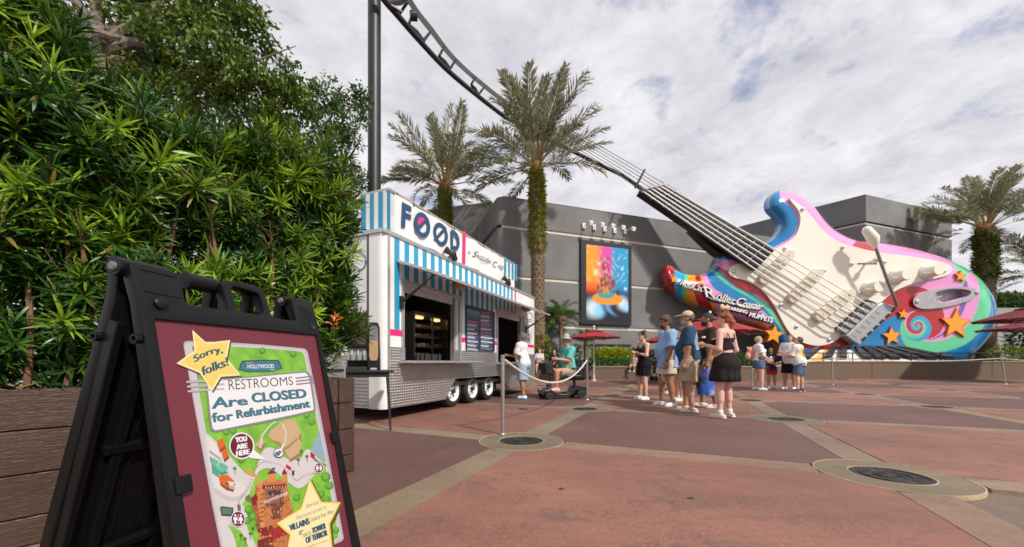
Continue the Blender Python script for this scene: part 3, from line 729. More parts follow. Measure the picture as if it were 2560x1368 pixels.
# wheels
rub = mat('tyre rubber', (.018,.017,.016), .75, bump=.2, bs=60); wrim = mat('white rim', (.72,.72,.7), .35, coat=.2)
arch = MB(); arch.box((1.66,-.40,.19),(4.56,-.36,.85),tf); arch.box((1.66,-.359,.80),(4.56,-.052,.85),tf); arch.build('wheel_arch', gasket, tr)
for s in (2.04, 2.81, 3.58):
    c = tf(s,-.30,.315); ax = tuple(tn)
    m = MB(); m.lathe([(.20,.0),(.27,-.005),(.305,.02),(.315,.06),(.315,.17),(.305,.21),(.27,.235),(.215,.235),(.205,.2)], c, ax, 28, cap=False); wh = m.build('wheel', rub, tr, smooth=True, fix=True)
    m = MB(); m.lathe([(.208,.225),(.20,.232),(.185,.215),(.165,.16),(.10,.19),(.07,.2),(.001,.2)], c, ax, 28, cap=False); m.build('rim', wrim, wh, smooth=True)
    m = MB(); m.lathe([(.05,.2),(.045,.25),(.03,.262),(.001,.265)], c, ax, 12)
    a = Vector(ax).orthogonal().normalized(); b = Vector(ax).cross(a)
    for k in range(6): 
        w = 2*math.pi*k/6; q = Vector(c)+a*.075*math.cos(w)+b*.075*math.sin(w); m.lathe([(.012,.19),(.012,.215),(.001,.215)], tuple(q), ax, 6)
        w += .5; q = Vector(c)+a*.135*math.cos(w)+b*.135*math.sin(w); m.lathe([(.02,.176),(.02,.1815),(.001,.1815)], tuple(q), ax, 8)
    m.build('hub', gasket, wh)
# line drawing of a chef's hat on the end wall, small sketch on the rear panel
E0 = Plane(TC+td*.004, -td); dr = MB()
def q3(x, y): return (820+x/2.206, 480+y/2.206)
def stroke(mb, pts, pl, r): mb.tube([tuple(pl(*q)) for q in smooth_loop(pts, 2, False)], r, 6)
for path in ([(130,322),(170,325),(205,350),(212,390),(195,425),(172,430),(165,460),(135,470)], [(90,400),(120,410),(128,450),(80,450)], [(40,470),(80,480),(135,470),(140,520),(60,530)], [(140,520),(158,525),(150,545),(165,560),(160,600),(140,600),(130,580)], [(158,610),(160,655)], [(142,610),(145,655)], [(60,330),(95,315),(130,322)], [(60,330),(30,360),(40,420),(40,470)]):
    stroke(dr, [q3(*p) for p in path], E0, .008)
dr.build('hat_drawing', navy, tr)
dr = MB(); TD = TPo(.004)
for path in ([(1512,740),(1530,700),(1560,690),(1590,720),(1580,760),(1545,770),(1515,755)], [(1520,780),(1560,790),(1585,775)], [(1510,800),(1530,830),(1570,830),(1590,800)], [(1520,850),(1515,900),(1540,930),(1575,920),(1585,870)], [(1525,940),(1520,975),(1550,985),(1580,960),(1570,930)]):
    stroke(dr, [q2(*p) for p in path], TD, .008)
dr.build('sketch_drawing', gasket, tr)
# ================================================================== GIANT GUITAR
Z0 = 22.5
def z3(x, y): return (1560+x/2.533, 420+y/2.533)
def GZ(x, y, dy=0.0):
    return tuple(P(*z3(x, y), Z0+dy))
U = Z0/F/2.533                                        # metres per traced unit
gtr = thing('giant_guitar', 'giant tilted electric guitar painted in swirls, stars and rainbow bands', 'guitar', GZ(1300, 1250))
gtr.location.z = .8; TH[gtr.name]['world_loc'] = tuple(gtr.location)
outline = smooth_loop([(905,235),(915,190),(945,155),(990,140),(1040,143),(1095,165),(1150,200),(1200,240),(1240,290),(1280,340),(1330,390),(1400,432),(1470,460),(1560,468),(1650,478),(1760,495),(1880,523),(2000,560),(2090,595),(2180,642),(2250,692),(2310,760),(2350,830),(2367,900),(2365,960),(2342,1025),(2310,1080),(2260,1140),(2200,1195),(2130,1240),(2000,1262),(1700,1268),(1300,1268),(1050,1262),(1003,1230),(985,1160),(958,1095),(915,1045),(860,1008),(760,980),(680,945),(600,915),(520,895),(440,868),(380,838),(320,803),(278,775),(250,735),(236,685),(242,640),(265,612),(300,612),(328,640),(370,663),(420,673),(490,668),(540,648),(572,622),(592,590),(592,555),(600,520),(760,500),(905,470),(945,445),(972,408),(985,370),(975,330),(948,298),(918,270)], 2)
cell = 4.5
xs = np.arange(225, 2382, cell); ys = np.arange(130, 1276, cell); XX, YY = np.meshgrid(xs, ys)
def seg_near(X, Y, lp):
    p = np.asarray(lp, np.float32); q = np.roll(p, -1, 0); D = np.full(X.shape, 1e9, np.float32); NX = np.zeros_like(D); NY = np.zeros_like(D)
    for (ax, ay), (bx, by) in zip(p, q):
        ex, ey = bx-ax, by-ay; l2 = ex*ex+ey*ey+1e-9
        t = np.clip(((X-ax)*ex+(Y-ay)*ey)/l2, 0, 1); nx = ax+ex*t; ny = ay+ey*t; d = (X-nx)**2+(Y-ny)**2
        m = d < D; D[m] = d[m]; NX[m] = nx[m]; NY[m] = ny[m]
    return np.sqrt(D), NX, NY
XX = XX.astype(np.float32); YY = YY.astype(np.float32)
dist, NX, NY = seg_near(XX, YY, outline)
cxs, cys = XX[:-1,:-1]+cell/2, YY[:-1,:-1]+cell/2
keep = inpoly(cxs, cys, outline) & ~inpoly(cxs, cys, smooth_loop([(1966,812),(1980,788),(2040,772),(2110,767),(2178,774),(2199,787),(2176,810),(2098,838),(2010,854),(1972,845)], 2))
ny_, nx_ = XX.shape
idx = np.arange(ny_*nx_).reshape(ny_, nx_)
quads = np.stack([idx[1:,:-1], idx[1:,1:], idx[:-1,1:], idx[:-1,:-1]], -1)[keep]
cnt = {}
E2 = np.concatenate([quads[:, [i, (i+1) % 4]] for i in range(4)])
key = np.sort(E2, 1); uq, inv, ct = np.unique(key[:,0].astype(np.int64)*10**7+key[:,1], return_inverse=True, return_counts=True)
bE = E2[ct[inv] == 1]                                 # boundary edges, oriented
bset = np.unique(bE)
fx, fy = XX.ravel().copy(), YY.ravel().copy(); d = dist.ravel().copy()
bout = bset[dist.ravel()[bset] < 14]; fx[bout] = NX.ravel()[bout]; fy[bout] = NY.ravel()[bout]; d[bout] = 0
R = .85/U
dy = np.where(d < R, R-np.sqrt(np.maximum(R*R-(R-np.minimum(d, R))**2, 0)), 0)*U
# ---- paint: regions laid one over another, like the real paint job
BLUE=(.008,.19,.46); LB=(.02,.33,.60); PINK=(.72,.28,.55); RED=(.42,.010,.014); MINT=(.10,.55,.27); PUR=(.16,.11,.33); ORG=(.85,.30,.006); YEL=(.9,.45,.02)
LAY = [
 (PINK, [(986,100),(1100,120),(1220,220),(1300,320),(1400,410),(1500,440),(1650,450),(1880,500),(2020,545),(2085,590),(2110,640),(2140,690),(2110,720),(1900,800),(1600,700),(1300,560),(1100,420),(1130,330),(1075,235),(1030,205),(990,190)]),
 (PINK, [(985,120),(990,180),(1014,216),(1063,253),(1094,302),(1100,351),(1082,412),(1039,455),(966,494),(940,510),(1000,540),(1150,450),(1200,300),(1100,180)]),
 (RED, [(1445,492),(1490,440),(1610,440),(1580,535)]),
 (MINT, smooth_loop([(2050,560),(2130,560),(2260,660),(2310,760),(2328,860),(2310,950),(2260,1035),(2190,1100),(2110,1145),(2000,1168),(1890,1168),(1800,1145),(1760,1090),(1745,1020),(1760,960),(1900,800),(2150,800),(2120,650)])),
 (PINK, smooth_loop([(1850,745),(1950,712),(2060,680),(2110,690),(2150,740),(2180,650),(2235,690),(2256,780),(2245,870),(2212,955),(2150,1030),(2060,1082),(1970,1104),(1880,1098),(1815,1062),(1795,1000),(1800,930),(1850,850)])),
 (MINT, [(2085,600),(2172,655),(2158,700),(2132,752),(2120,700),(2108,650)]),
 (PUR, smooth_loop([(2168,690),(2180,770),(2172,850),(2140,930),(2075,1020),(1990,1080),(1900,1098),(1985,1070),(2060,1010),(2110,930),(2135,850),(2140,760)])),
 (RED, smooth_loop([(1630,835),(1700,782),(1800,748),(1880,752),(1940,782),(1990,845),(2022,900),(2032,960),(2020,1020),(1985,1062),(1920,1088),(1860,1082),(1815,1045),(1795,990),(1790,900),(1720,930),(1600,1000),(1500,1090),(1440,1130),(1150,1150),(1090,1110),(1200,1000),(1400,900)])),
 (RED, smooth_loop([(572,614),(620,632),(700,680),(790,710),(870,755),(935,820),(985,900),(1025,985),(1065,1055),(1125,1105),(1300,1130),(1460,1105),(1440,1138),(1300,1152),(1150,1152),(1075,1105),(1015,1035),(965,925),(900,848),(820,798),(740,768),(690,740),(640,688),(600,640)], 1)),
 (PINK, [(590,575),(740,590),(730,610),(680,640),(665,655),(640,645),(572,612),(592,600)]),
 (MINT, smooth_loop([(540,645),(580,650),(640,704),(690,752),(790,795),(880,845),(940,900),(985,965),(1030,1050),(1010,1050),(955,965),(895,888),(815,832),(700,772),(620,717),(572,668)], 1)),
 (PINK, smooth_loop([(480,655),(520,660),(545,735),(600,788),(740,850),(870,895),(925,950),(940,1005),(860,1015),(740,985),(640,940),(580,918),(545,860),(510,780),(490,720)], 1)),
 (RED, [(225,595),(300,595),(328,640),(312,690),(318,745),(328,820),(280,790),(225,700)]),
 (LB, [(328,640),(392,660),(372,740),(366,840),(328,815),(318,745),(312,690)]),
 (MINT, [(392,655),(416,668),(392,738),(391,860),(364,845),(372,740)]),
 (ORG, [(416,660),(450,662),(452,740),(442,790),(474,890),(430,875),(391,850),(392,738)]),
 (RED, [(450,660),(478,660),(492,730),(524,800),(575,925),(480,895),(442,790),(452,740)]),
 (ORG, [(478,660),(490,660),(505,730),(545,805),(600,930),(570,920),(524,800),(492,730)]),
 (ORG, [(745,960),(880,985),(950,1040),(905,1080),(840,1030),(750,1015)]), (MINT, [(905,1045),(950,1075),(975,1120),(1000,1230),(960,1240),(930,1120)]), (ORG, [(945,1075),(965,1080),(985,1120),(1003,1180),(995,1195),(975,1140)]), (PINK,[(975,1105),(990,1120),(1010,1190),(1003,1195)]),
]
col = np.empty((len(fx), 3), np.float32); col[:] = BLUE
col[(fx < 420)] = LB
for c, pl in LAY: col[inpoly(fx, fy, pl)] = c
# spiral eye of the swirl
scx, scy = 1858, 1000; r = np.hypot(fx-scx, fy-scy); th_ = np.arctan2(-(fy-scy), fx-scx)
m = r < 98
tt = (np.log(np.maximum(r, 6)/6)/math.log(98/6)*2.1 + th_/(2*math.pi)) % 1.0
pal = np.where(tt[:,None] < .34, RED, np.where(tt[:,None] < .44, PINK, np.where(tt[:,None] < .68, MINT, LB)))
col[m] = pal[m]
wy = Z0 + dy                                          # the rounded rim lies deeper than the face
wx = (1560+fx/2.533-CX)*wy/F; wz = HC+(HY-420-fy/2.533)*wy/F
usedv = np.unique(quads); remap = -np.ones(len(fx), np.int64); remap[usedv] = np.arange(len(usedv))
V = np.stack([wx, wy, wz], -1)[usedv]; C = col[usedv]; Q = remap[quads]
be = remap[bE]; nb = len(V); bs_ = remap[bset]; bmap = -np.ones(nb, np.int64); bmap[bs_] = np.arange(len(bs_))
side = V[bs_].copy(); side[:,1] = Z0+R*U+.35
V2 = np.vstack([V, side]); C2 = np.vstack([C, C[bs_]])
SQ = np.stack([be[:,1], be[:,0], nb+bmap[be[:,0]], nb+bmap[be[:,1]]], -1)
gloss = mat('gloss paint', rough=.22, col=True, var=.03, vs=1.5, coat=.5)
np_mesh('body', V2, np.vstack([Q, SQ]), gloss, gtr, C2, smooth=True)
# ---- pickguard and fittings
cream = mat('cream plastic', (.78,.73,.63), .4, var=.04, vs=.8, coat=.2); grey = mat('grey metal', (.42,.42,.42), .38, .35, .08); chrome = mat('chrome', (.75,.75,.77), .18, .9, 0)
blackp = mat('ebony', (.012,.012,.013), .4, var=.1)
def gprism(pts, d0, d1, mb=None):
    mb = mb or MB(); mb.prism([GZ(x, y, d1) for x, y in pts], (0, d0-d1, 0)); return mb
guard = smooth_loop([(1040,186),(1072,228),(1102,262),(1119,304),(1115,369),(1088,430),(1039,473),(978,503),(880,570),(735,604),(690,614),(665,640),(665,672),(695,695),(760,708),(830,738),(895,790),(945,858),(985,930),(1020,1000),(1060,1060),(1125,1105),(1200,1127),(1280,1124),(1350,1092),(1420,1020),(1530,930),(1630,850),(1700,788),(1790,745),(1880,717),(2000,695),(2060,676),(2084,648),(2070,618),(2030,600),(1950,580),(1800,557),(1650,540),(1564,525),(1442,498),(1357,467),(1289,418),(1241,375),(1198,314),(1149,259),(1088,213),(1058,192)], 2)
gprism(guard, .02, -.12).build('pickguard', cream, gtr, fix=True, bevel=.035)
sc = MB()
for x, y in ((695,655),(1130,262),(1018,510),(1070,528),(1265,650),(1383,503),(1440,610),(1648,595),(2022,655),(1490,792),(990,868),(1090,1005),(1298,1087)):
    m = MB(); c = GZ(x, y, -.12); m.lathe([(.12,0),(.11,.06),(.07,.10),(.001,.11)], c, (0,-1,0), 12); m.build('screw', chrome, gtr, smooth=True)
def stadium(ax, ay, bx, by, w, n=8):
    d = math.atan2(by-ay, bx-ax); pts = []
    for (cx, cy, s) in ((bx,by,-1),(ax,ay,1)):
        for k in range(n+1):
            t = d - math.pi/2 + (0 if s < 0 else math.pi) + math.pi*k/n; pts.append((cx+w*math.cos(t), cy+w*math.sin(t)))
    return pts
pm = mat('pickup cover', (.62,.55,.43), .42, var=.04)
for (ax, ay, bx, by) in ((893,702,1050,548),(1078,822,1235,668),(1246,938,1440,795)):
    o = gprism(stadium(ax,ay,bx,by,34), -.10, -.42).build('pickup', pm, gtr, fix=True, bevel=.05)
    for k in range(6):
        m = MB(); q = GZ(ax+(bx-ax)*(.04+.92*k/5), ay+(by-ay)*(.04+.92*k/5), -.42); m.lathe([(.09,0),(.09,.04),(.001,.05)], q, (0,-1,0), 10); m.build('pole_piece', chrome, o)
    for (qx, qy) in ((ax-34*.7-8, ay+30),):
        m = MB(); m.lathe([(.12,0),(.11,.08),(.001,.12)], GZ(qx, qy, -.12), (0,-1,0), 10); m.build('screw', chrome, gtr)
for (x, y) in ((1548,765),(1718,690),(1915,662)):
    m = MB(); m.lathe([(.46,0),(.46,.10),(.40,.16),(.36,.22),(.33,.62),(.30,.68),(.001,.68)], GZ(x,y,-.12), (0,-1,0), 28, cap=False); o = m.build('control_knob', cream, gtr, smooth=True)
    m = MB(); q = GZ(x,y,-.12-.684); m.box((q[0]-.22,q[1]-.004,q[2]-.02),(q[0]+.22,q[1]+.0,q[2]+.02)); m.build('pointer', pm, o)
    nm = MB()
    for k in range(10):
        w = 2*math.pi*k/10; a = GZ(x,y,-.12); nm.lathe([(.03,.101),(.03,.106),(.001,.106)], (a[0]+.42*math.cos(w)*1.0, a[1]-.03, a[2]+.42*math.sin(w)), (0,-1,0), 6)
    nm.build('dial_mark', blackp, o)
m = MB(); a = GZ(1478,607,-.121); b = GZ(1602,600,-.121); m.box((a[0],a[1]-.01,a[2]-.035),(b[0],a[1],a[2]+.035)); sw = m.build('switch_slot', blackp, gtr)
m = MB(); q = GZ(1530,603,-.12); m.tube([q,(q[0]+.02,q[1]-.5,q[2])], .07, 8); m.lathe([(.08,0),(.16,.12),(.13,.3),(.001,.34)], (q[0]+.02,q[1]-.45,q[2]), (0,-1,0), 10); m.build('switch_tip', cream, sw)
# bridge
br = gprism([(1342,1020),(1350,1005),(1530,838),(1548,833),(1610,856),(1440,1050),(1415,1060)], -.02, -.22).build('bridge_plate', blackp, gtr, fix=True, bevel=.03)
gprism([(1352,1020),(1540,845),(1598,862),(1425,1052)], -.221, -.27).build('bridge_top', grey, br, fix=True)
gprism([(1408,1062),(1610,866),(1650,845),(1728,888),(1492,1122)], -.02, -.62).build('bridge_block', grey, gtr, fix=True, bevel=.05)
for k in range(6):
    t = k/5; x, y = 1378+(1548-1378)*t, 1022+(868-1022)*t
    gprism([(x-15,y+2),(x+3,y-15),(x+50,y+6),(x+30,y+26)], -.272, -.50).build('saddle', grey, br, fix=True, bevel=.02)
    m = MB(); m.lathe([(.05,0),(.05,.03),(.001,.03)], GZ(x+8,y,-.501), (0,-1,0), 8); m.build('saddle_screw', blackp, br)
    x, y = 1500+(1690-1500)*t, 1088+(905-1088)*t
    gprism([(x,y),(x+26,y-22),(x+38,y-12),(x+12,y+12)], -.55, -.635).build('slot', blackp, br)
    x, y = 1440+(1590-1440)*t, 1060+(910-1060)*t
    gprism([(x,y),(x+4,y-4),(x+34,y+14),(x+30,y+18)], -.55, -.63).build('groove', mat('groove grey', (.2,.2,.2), .5), br)
m = MB(); m.tube([GZ(1690,890,-.5), GZ(1728,880,-.75), GZ(1722,850,-.85), GZ(1655,680,-.95), GZ(1590,495,-1.05)], .085, 8); arm = m.build('tremolo_arm', mat('arm steel', (.25,.24,.23), .3, .7), gtr, smooth=True)
m = MB(); m.tube([GZ(1596,510,-1.05), GZ(1588,478,-1.06), GZ(1580,450,-1.06), GZ(1535,390,-1.06), GZ(1524,378,-1.06)], [.10,.22,.30,.24,.12], 12); m.build('arm_tip', cream, arm, smooth=True)
# jack plate with its sunken cup
jo = smooth_loop([(1828,842),(1848,806),(1930,775),(2050,755),(2150,750),(2230,764),(2252,786),(2240,812),(2190,840),(2080,874),(1960,892),(1880,893),(1838,872)], 2)
ci = smooth_loop([(1962,812),(1975,785),(2040,768),(2110,763),(2180,770),(2205,786),(2180,812),(2100,842),(2010,858),(1970,848)], 2)
m = MB(); tri_fill(m, [jo, ci], lambda x, y: GZ(x, y, -.14))
n = len(jo); m.add([GZ(x,y,-.14) for x,y in jo]+[GZ(x,y,.02) for x,y in jo], [(i,(i+1)%n,n+(i+1)%n,n+i) for i in range(n)])
k2 = len(ci); cc = ci.mean(0); inn = [cc+(q-cc)*.72+np.array([6,8]) for q in ci]
m.add([GZ(x,y,-.14) for x,y in ci]+[GZ(x,y,.42) for x,y in inn], [(i,(i+1)%k2,k2+(i+1)%k2,k2+i) for i in range(k2)]+[tuple(range(k2,2*k2))])
jk = m.build('jack_plate', mat('jack plate grey', (.40,.40,.40), .4, .25), gtr, fix=True, weld=True)
for x, y in ((1856,846),(2236,787)): mm = MB(); mm.lathe([(.12,0),(.11,.06),(.001,.1)], GZ(x,y,-.14), (0,-1,0), 12); mm.build('screw', chrome, jk, smooth=True)
mm = MB(); mm.tube([GZ(1965,838,.05), GZ(1995,818,-.02)], .10, 10); mm.tube([GZ(1995,818,-.02), GZ(2010,812,-.05)], .05, 8); mm.build('jack_socket', grey, jk)
# stars
og = mat('orange star', (.85,.33,.008), .35, var=.03, coat=.3); og2 = mat('star outline', (.62,.16,.008), .35, var=.03)
for x, y, r, rot in ((2102,988,102,.05),(1697,1066,64,-.1),(1770,926,36,.1),(2133,686,38,.12),(950,1056,66,.15),(318,706,27,.1)):
    dd = -.03 if r > 30 else .02
    o = gprism(star_pts(x, y, r, r*.46, rot), .25, dd-.05).build('star', og2, gtr, fix=True); gprism(star_pts(x, y, r*.86, r*.40, rot), dd-.052, dd-.10).build('star_face', og, o, fix=True)
# lettering standing off the body
def solid_text(s, quad, d0, d1, name, m, par, bold=0.0, shear=0.0, grow=0.0, arc=0.0):
    def z6(x, y): return z3((x/4.5714+80)*2.533, (y/4.5714+220)*2.533)
    q = [np.array(p, float) for p in quad]
    if grow:
        c = sum(q)/4; ex = (q[1]-q[0]); ex /= np.linalg.norm(ex); ey = (q[3]-q[0]); ey /= np.linalg.norm(ey)
        q = [q[0]-ex*grow-ey*grow, q[1]+ex*grow-ey*grow, q[2]+ex*grow+ey*grow, q[3]-ex*grow+ey*grow]
    mb = MB(); pl = lambda d: (lambda x, y: GZ((x-1560)*2.533, (y-420)*2.533, d))
    text_quad(mb, s, [z6(*p) for p in q], pl(d1), None, bold, shear, arc=arc)
    n = len(mb.v); es = {}
    for f in mb.f:
        for i in range(len(f)):
            a, b = f[i], f[(i+1) % len(f)]; es[(a, b)] = 1
    bd = [(a, b) for (a, b) in es if (b, a) not in es]
    mb.v += [(v[0], Z0+d0, v[2]) for v in mb.v]
    for a, b in bd: mb.f.append([b, a, a+n, b+n]); mb.c.append(None); mb.mi.append(0)
    return mb.build(name, m, par)
silver = mat('silver letters', (.78,.77,.75), .35, var=.03); lblack = mat('letter backing', (.012,.012,.014), .5, var=0)
for s, quad, bo, sh in (("Rock", [(272,330),(445,378),(462,318),(292,272)], .01, .25), ("'n'", [(470,388),(545,408),(552,345),(480,325)], .01, .25), ("R", [(578,470),(690,492),(662,378),(528,330)], .0, .1), ("oller", [(690,500),(905,552),(925,478),(712,402)], .0, .25), ("C", [(915,560),(1000,592),(1040,490),(935,465)], .0, .2), ("oaster", [(985,588),(1205,618),(1250,555),(1010,515)], .01, .25)):
    b = solid_text(s, quad, .1, -.16, 'letter_backing', lblack, gtr, bo+.018, sh, 6)
    solid_text(s, quad, -.161, -.26, 'lettering', silver, b, bo, sh)
def bar6(pts, d0, d1, name, m): 
    gprism([((x/4.5714+80)*2.533, (y/4.5714+220)*2.533) for x, y in pts], d0, d1).build(name, m, gtr, fix=True)
bar6([(300,340),(530,398),(536,410),(330,362)], .1, -.18, 'swash', silver); bar6([(600,470),(900,540),(1190,596),(1195,608),(890,556),(640,500)], .1, -.18, 'swash', silver)
bar6([(590,478),(900,552),(1195,612),(1200,624),(890,572),(630,515)], .12, -.12, 'swash_backing', lblack)
for s, quad in (("STARRING", [(790,602),(1045,662),(1052,622),(797,562)]), ("the", [(1205,668),(1245,680),(1248,660),(1208,648)]), ("MUPPETS", [(1062,690),(1330,768),(1352,706),(1078,640)])):
    b = solid_text(s, quad, .1, -.14, 'letter_backing', lblack, gtr, .03, 0, 5); solid_text(s, quad, -.141, -.2, 'lettering', silver, b, .03)
# neck, fretboard and strings
nk = MB(); nk.prism([GZ(x, y, -.37) for x, y in ((97,146),(270,103),(951,523),(830,649))], (0,.70,0)); nk.prism([GZ(x, y, -.02) for x, y in ((420,385),(560,440),(700,560),(600,548),(540,500))], (0,.7,0))
neck = nk.build('neck', blackp, gtr, fix=True, bevel=.06)
gprism([(95,145),(270,102),(952,524),(830,650)], -.372, -.55).build('fretboard', mat('fretboard', (.016,.015,.016), .5, var=.2, vs=3), neck, fix=True)
frm = mat('fret wire', (.55,.54,.52), .3, .8)
L0, L1, R0, R1 = np.array((95,145)), np.array((830,650)), np.array((270,102)), np.array((952,524))
t = 0.0; step = .105
ts = []
while t < .985: ts.append(t); step *= .975; t += step
for t in ts[1:]:
    a = L0+(L1-L0)*t; b = R0+(R1-R0)*t; d = (L1-L0)/np.linalg.norm(L1-L0)*2.0
    gprism([a-d, b-d, b+d, a+d], -.551, -.60).build('fret', frm, neck, fix=True)
strm = mat('string white', (.80,.78,.75), .35, .0, var=0)
def cr(p, n=8):
    p = [np.array(q, float) for q in p]; p = [2*p[0]-p[1]]+p+[2*p[-1]-p[-2]]; o = []
    for i in range(1, len(p)-2):
        for k in range(n):
            t = k/n; o.append(.5*((2*p[i])+(-p[i-1]+p[i+1])*t+(2*p[i-1]-5*p[i]+4*p[i+1]-p[i+2])*t*t+(-p[i-1]+3*p[i]-3*p[i+1]+p[i+2])*t**3))
    o.append(p[-2]); return o
stat = [((1604,477),(1660,459),21.7,21.7), ((1525,422),(1532,384),21.7,21.7), ((1415,354),(1412,318),21.5,21.5), ((1300,288),(1284,262),21.0,21.1), ((1205,216),(1199,199),18.8,18.9), ((1131,150),(1134,139),16.5,16.8), ((1078,84),(1084,74),14.9,15.3), ((1030,22),(1038,14),13.7,14.2), ((995,-45),(1005,-52),12.9,13.4), ((960,-150),(972,-158),12.3,12.9)]
for k in range(6):
    f = .06+.88*k/5
    b = np.array((1388,1030))*(1-k/5)+np.array((1556,872))*(k/5); a = np.array((104,146))*(1-f)+np.array((268,104))*f
    m = MB(); m.tube([GZ(*b, -.50), GZ(*(a*.04+b*.96), -.62), GZ(*a, -.68)], .042, 6); st_ = m.build('string', strm, gtr)
# ================================================================== COASTER TRACK rising out of the neck
trk = thing('coaster_track', 'black steel coaster track with string like cables curving up from the guitar neck', 'coaster track', tuple(P(1600,472,22.2)))
tsteel = mat('track steel', (.022,.022,.024), .45, .3, .15, 2); tgrey = mat('cable grey', (.17,.165,.155), .5, .2, .1)
tp = [(1615,482,22.35),(1557,440,22.0),(1512,418,21.9),(1473,399,21.8),(1425,375,21.7),(1374,351,21.5),(1275,300,20.9),(1248,282,20.4),(1192,238,18.5),(1117,174,16.2),(1050,103,14.3),(991,35,13.1),(958,-4,12.6),(925,-60,12.2),(880,-160,11.8)]
cen = cr([tuple(P(*q)) for q in tp]); m = MB(); m.tube(cen, .105, 10); m.build('main_tube', tsteel, trk, smooth=True)
for k in range(6):
    f = k/5; pts = [tuple(P(a[0]*(1-f)+b[0]*f, a[1]*(1-f)+b[1]*f, za*(1-f)+zb_*f)) for a, b, za, zb_ in stat]
    m = MB(); m.tube(cr(pts), .022, 6); m.build('cable', tgrey, trk)
def z4(x, y): return (920+x/2.533, y/2.533)
def tz(px): 
    for (a, b) in zip(tp, tp[1:]):
        if b[0] <= px <= a[0]: t = (px-a[0])/(b[0]-a[0]); return a[2]+(b[2]-a[2])*t
    return 12.5
for tri in ([(120,20),(215,78),(262,-6),(200,90)], [(258,158),(276,106),(352,258),(398,200)], [(450,358),(482,298),(520,436),(556,380)], [(654,536),(682,488),(700,600),(734,556)], [(864,692),(872,640),(890,732),(908,702)], [(1060,845),(1075,800),(1090,868),(1105,830)]):
    pa, qa, pb, qb = [z4(*p) for p in tri]; za_ = tz(pa[0]); zb_ = tz(pb[0])
    m = MB(); A_, B_ = P(*pa, za_), P(*pb, zb_); m.tube([A_, (A_+B_)/2+Vector((0,0,-.02)), B_], [.06,.12,.06], 8)
    m.tube([A_, P(*qa, za_+.25)], [.06,.045], 6); m.tube([B_, P(*qb, zb_+.25)], [.06,.045], 6); m.build('bracket', tsteel, trk)
m = MB(); q = P(1034,40,13.9); m.lathe([(.16,-.12),(.16,.12),(.05,.13)], q, (1,.3,.2), 12); m.build('idler_wheel', tsteel, trk)
m = MB(); a = P(1552,440,21.2); b = P(1612,424,21.0)
m.tube([P(1588,470,21.5), P(1612,424,21.5)], .06, 6); m.build('cable_guide', tsteel, trk)
# support column
q = P(936, 905, 12.9); m = MB(); m.lathe([(.34,0),(.34,.04),(.215,.06),(.215,15.5),(.19,15.6)], (q.x, q.y, 0), seg=24)
sc_ = thing('support_column', 'tall black round steel column rising behind the food trailer', 'column', (q.x, q.y, 0)); m.build('shaft', tsteel, sc_, smooth=True)
m = MB(); m.tube([(q.x,q.y,15.2), tuple(P(915,-75,12.2))], .14, 10); m.build('arm', tsteel, sc_)
# ================================================================== PIANO KEYS, RAILING
ky = thing('piano_keyboard', 'row of sloping oversized piano keys in front of the guitar body', 'piano keys', (P(2150,900,20.6).x, 20.6, .9))
def KP(x, t, up=0.0):                                # t 0 front .. 1 back
    Y = 20.55+1.5*t; z = .93+.68*t; px = 1560+x/2.533
    return Vector(((px-CX)*Y/F, Y, z+up))
wk = mat('white keys', (.72,.69,.63), .4, var=.05)
fans = [1080,1170,1260,1345,1430,1520,1610,1710,1830,1960,2110]
def kb(xf, xb): return xb
backs = [1225,1275,1320,1365,1410,1455,1500,1545,1600,1660,1740]
for i in range(len(fans)-1):
    a, b, c, d = KP(fans[i]+3,0), KP(fans[i+1]-3,0), KP(backs[i+1]-2,1), KP(backs[i]+2,1)
    m = MB(); m.prism([a,b,c,d], (0,0,-.25)); m.build('white_key', wk if i != 1 else mat('yellow key', (.75,.42,.05), .4), ky, fix=True)
for i, (f, b) in enumerate(((1150,1235),(1290,1330),(1388,1388),(1545,1470),(1625,1520),(1720,1560),(1835,1610),(1950,1680),(2060,1745))):
    m = MB(); w = 24 if i < 4 else 32
    m.prism([KP(f-w,.10,.02), KP(f+w,.10,.02), KP(b+w*.62,1,.05), KP(b-w*.62,1,.05)], (0,-.02,.20)); m.build('black_key', blackp, ky, fix=True, bevel=.02)
rl = thing('railing', 'thin black metal railing along the top of the long pebble wall', 'railing', (P(2300,900,20.2).x, 20.18, .94))
xa, xb = P(1985,900,20.18).x, P(2760,900,20.18).x
m = MB(); m.tube([(xa,20.18,1.38),(xb,20.18,1.38)], .028, 6); m.build('top_rail', blackm, rl)
m = MB(); m.tube([(xa,20.18,1.06),(xb,20.18,1.06)], .018, 6); m.build('lower_rail', blackm, rl)
x = xa
while x < xb: m = MB(); m.tube([(x,20.18,.946),(x,20.18,1.38)], .028, 6); m.build('post', blackm, rl); x += 1.58
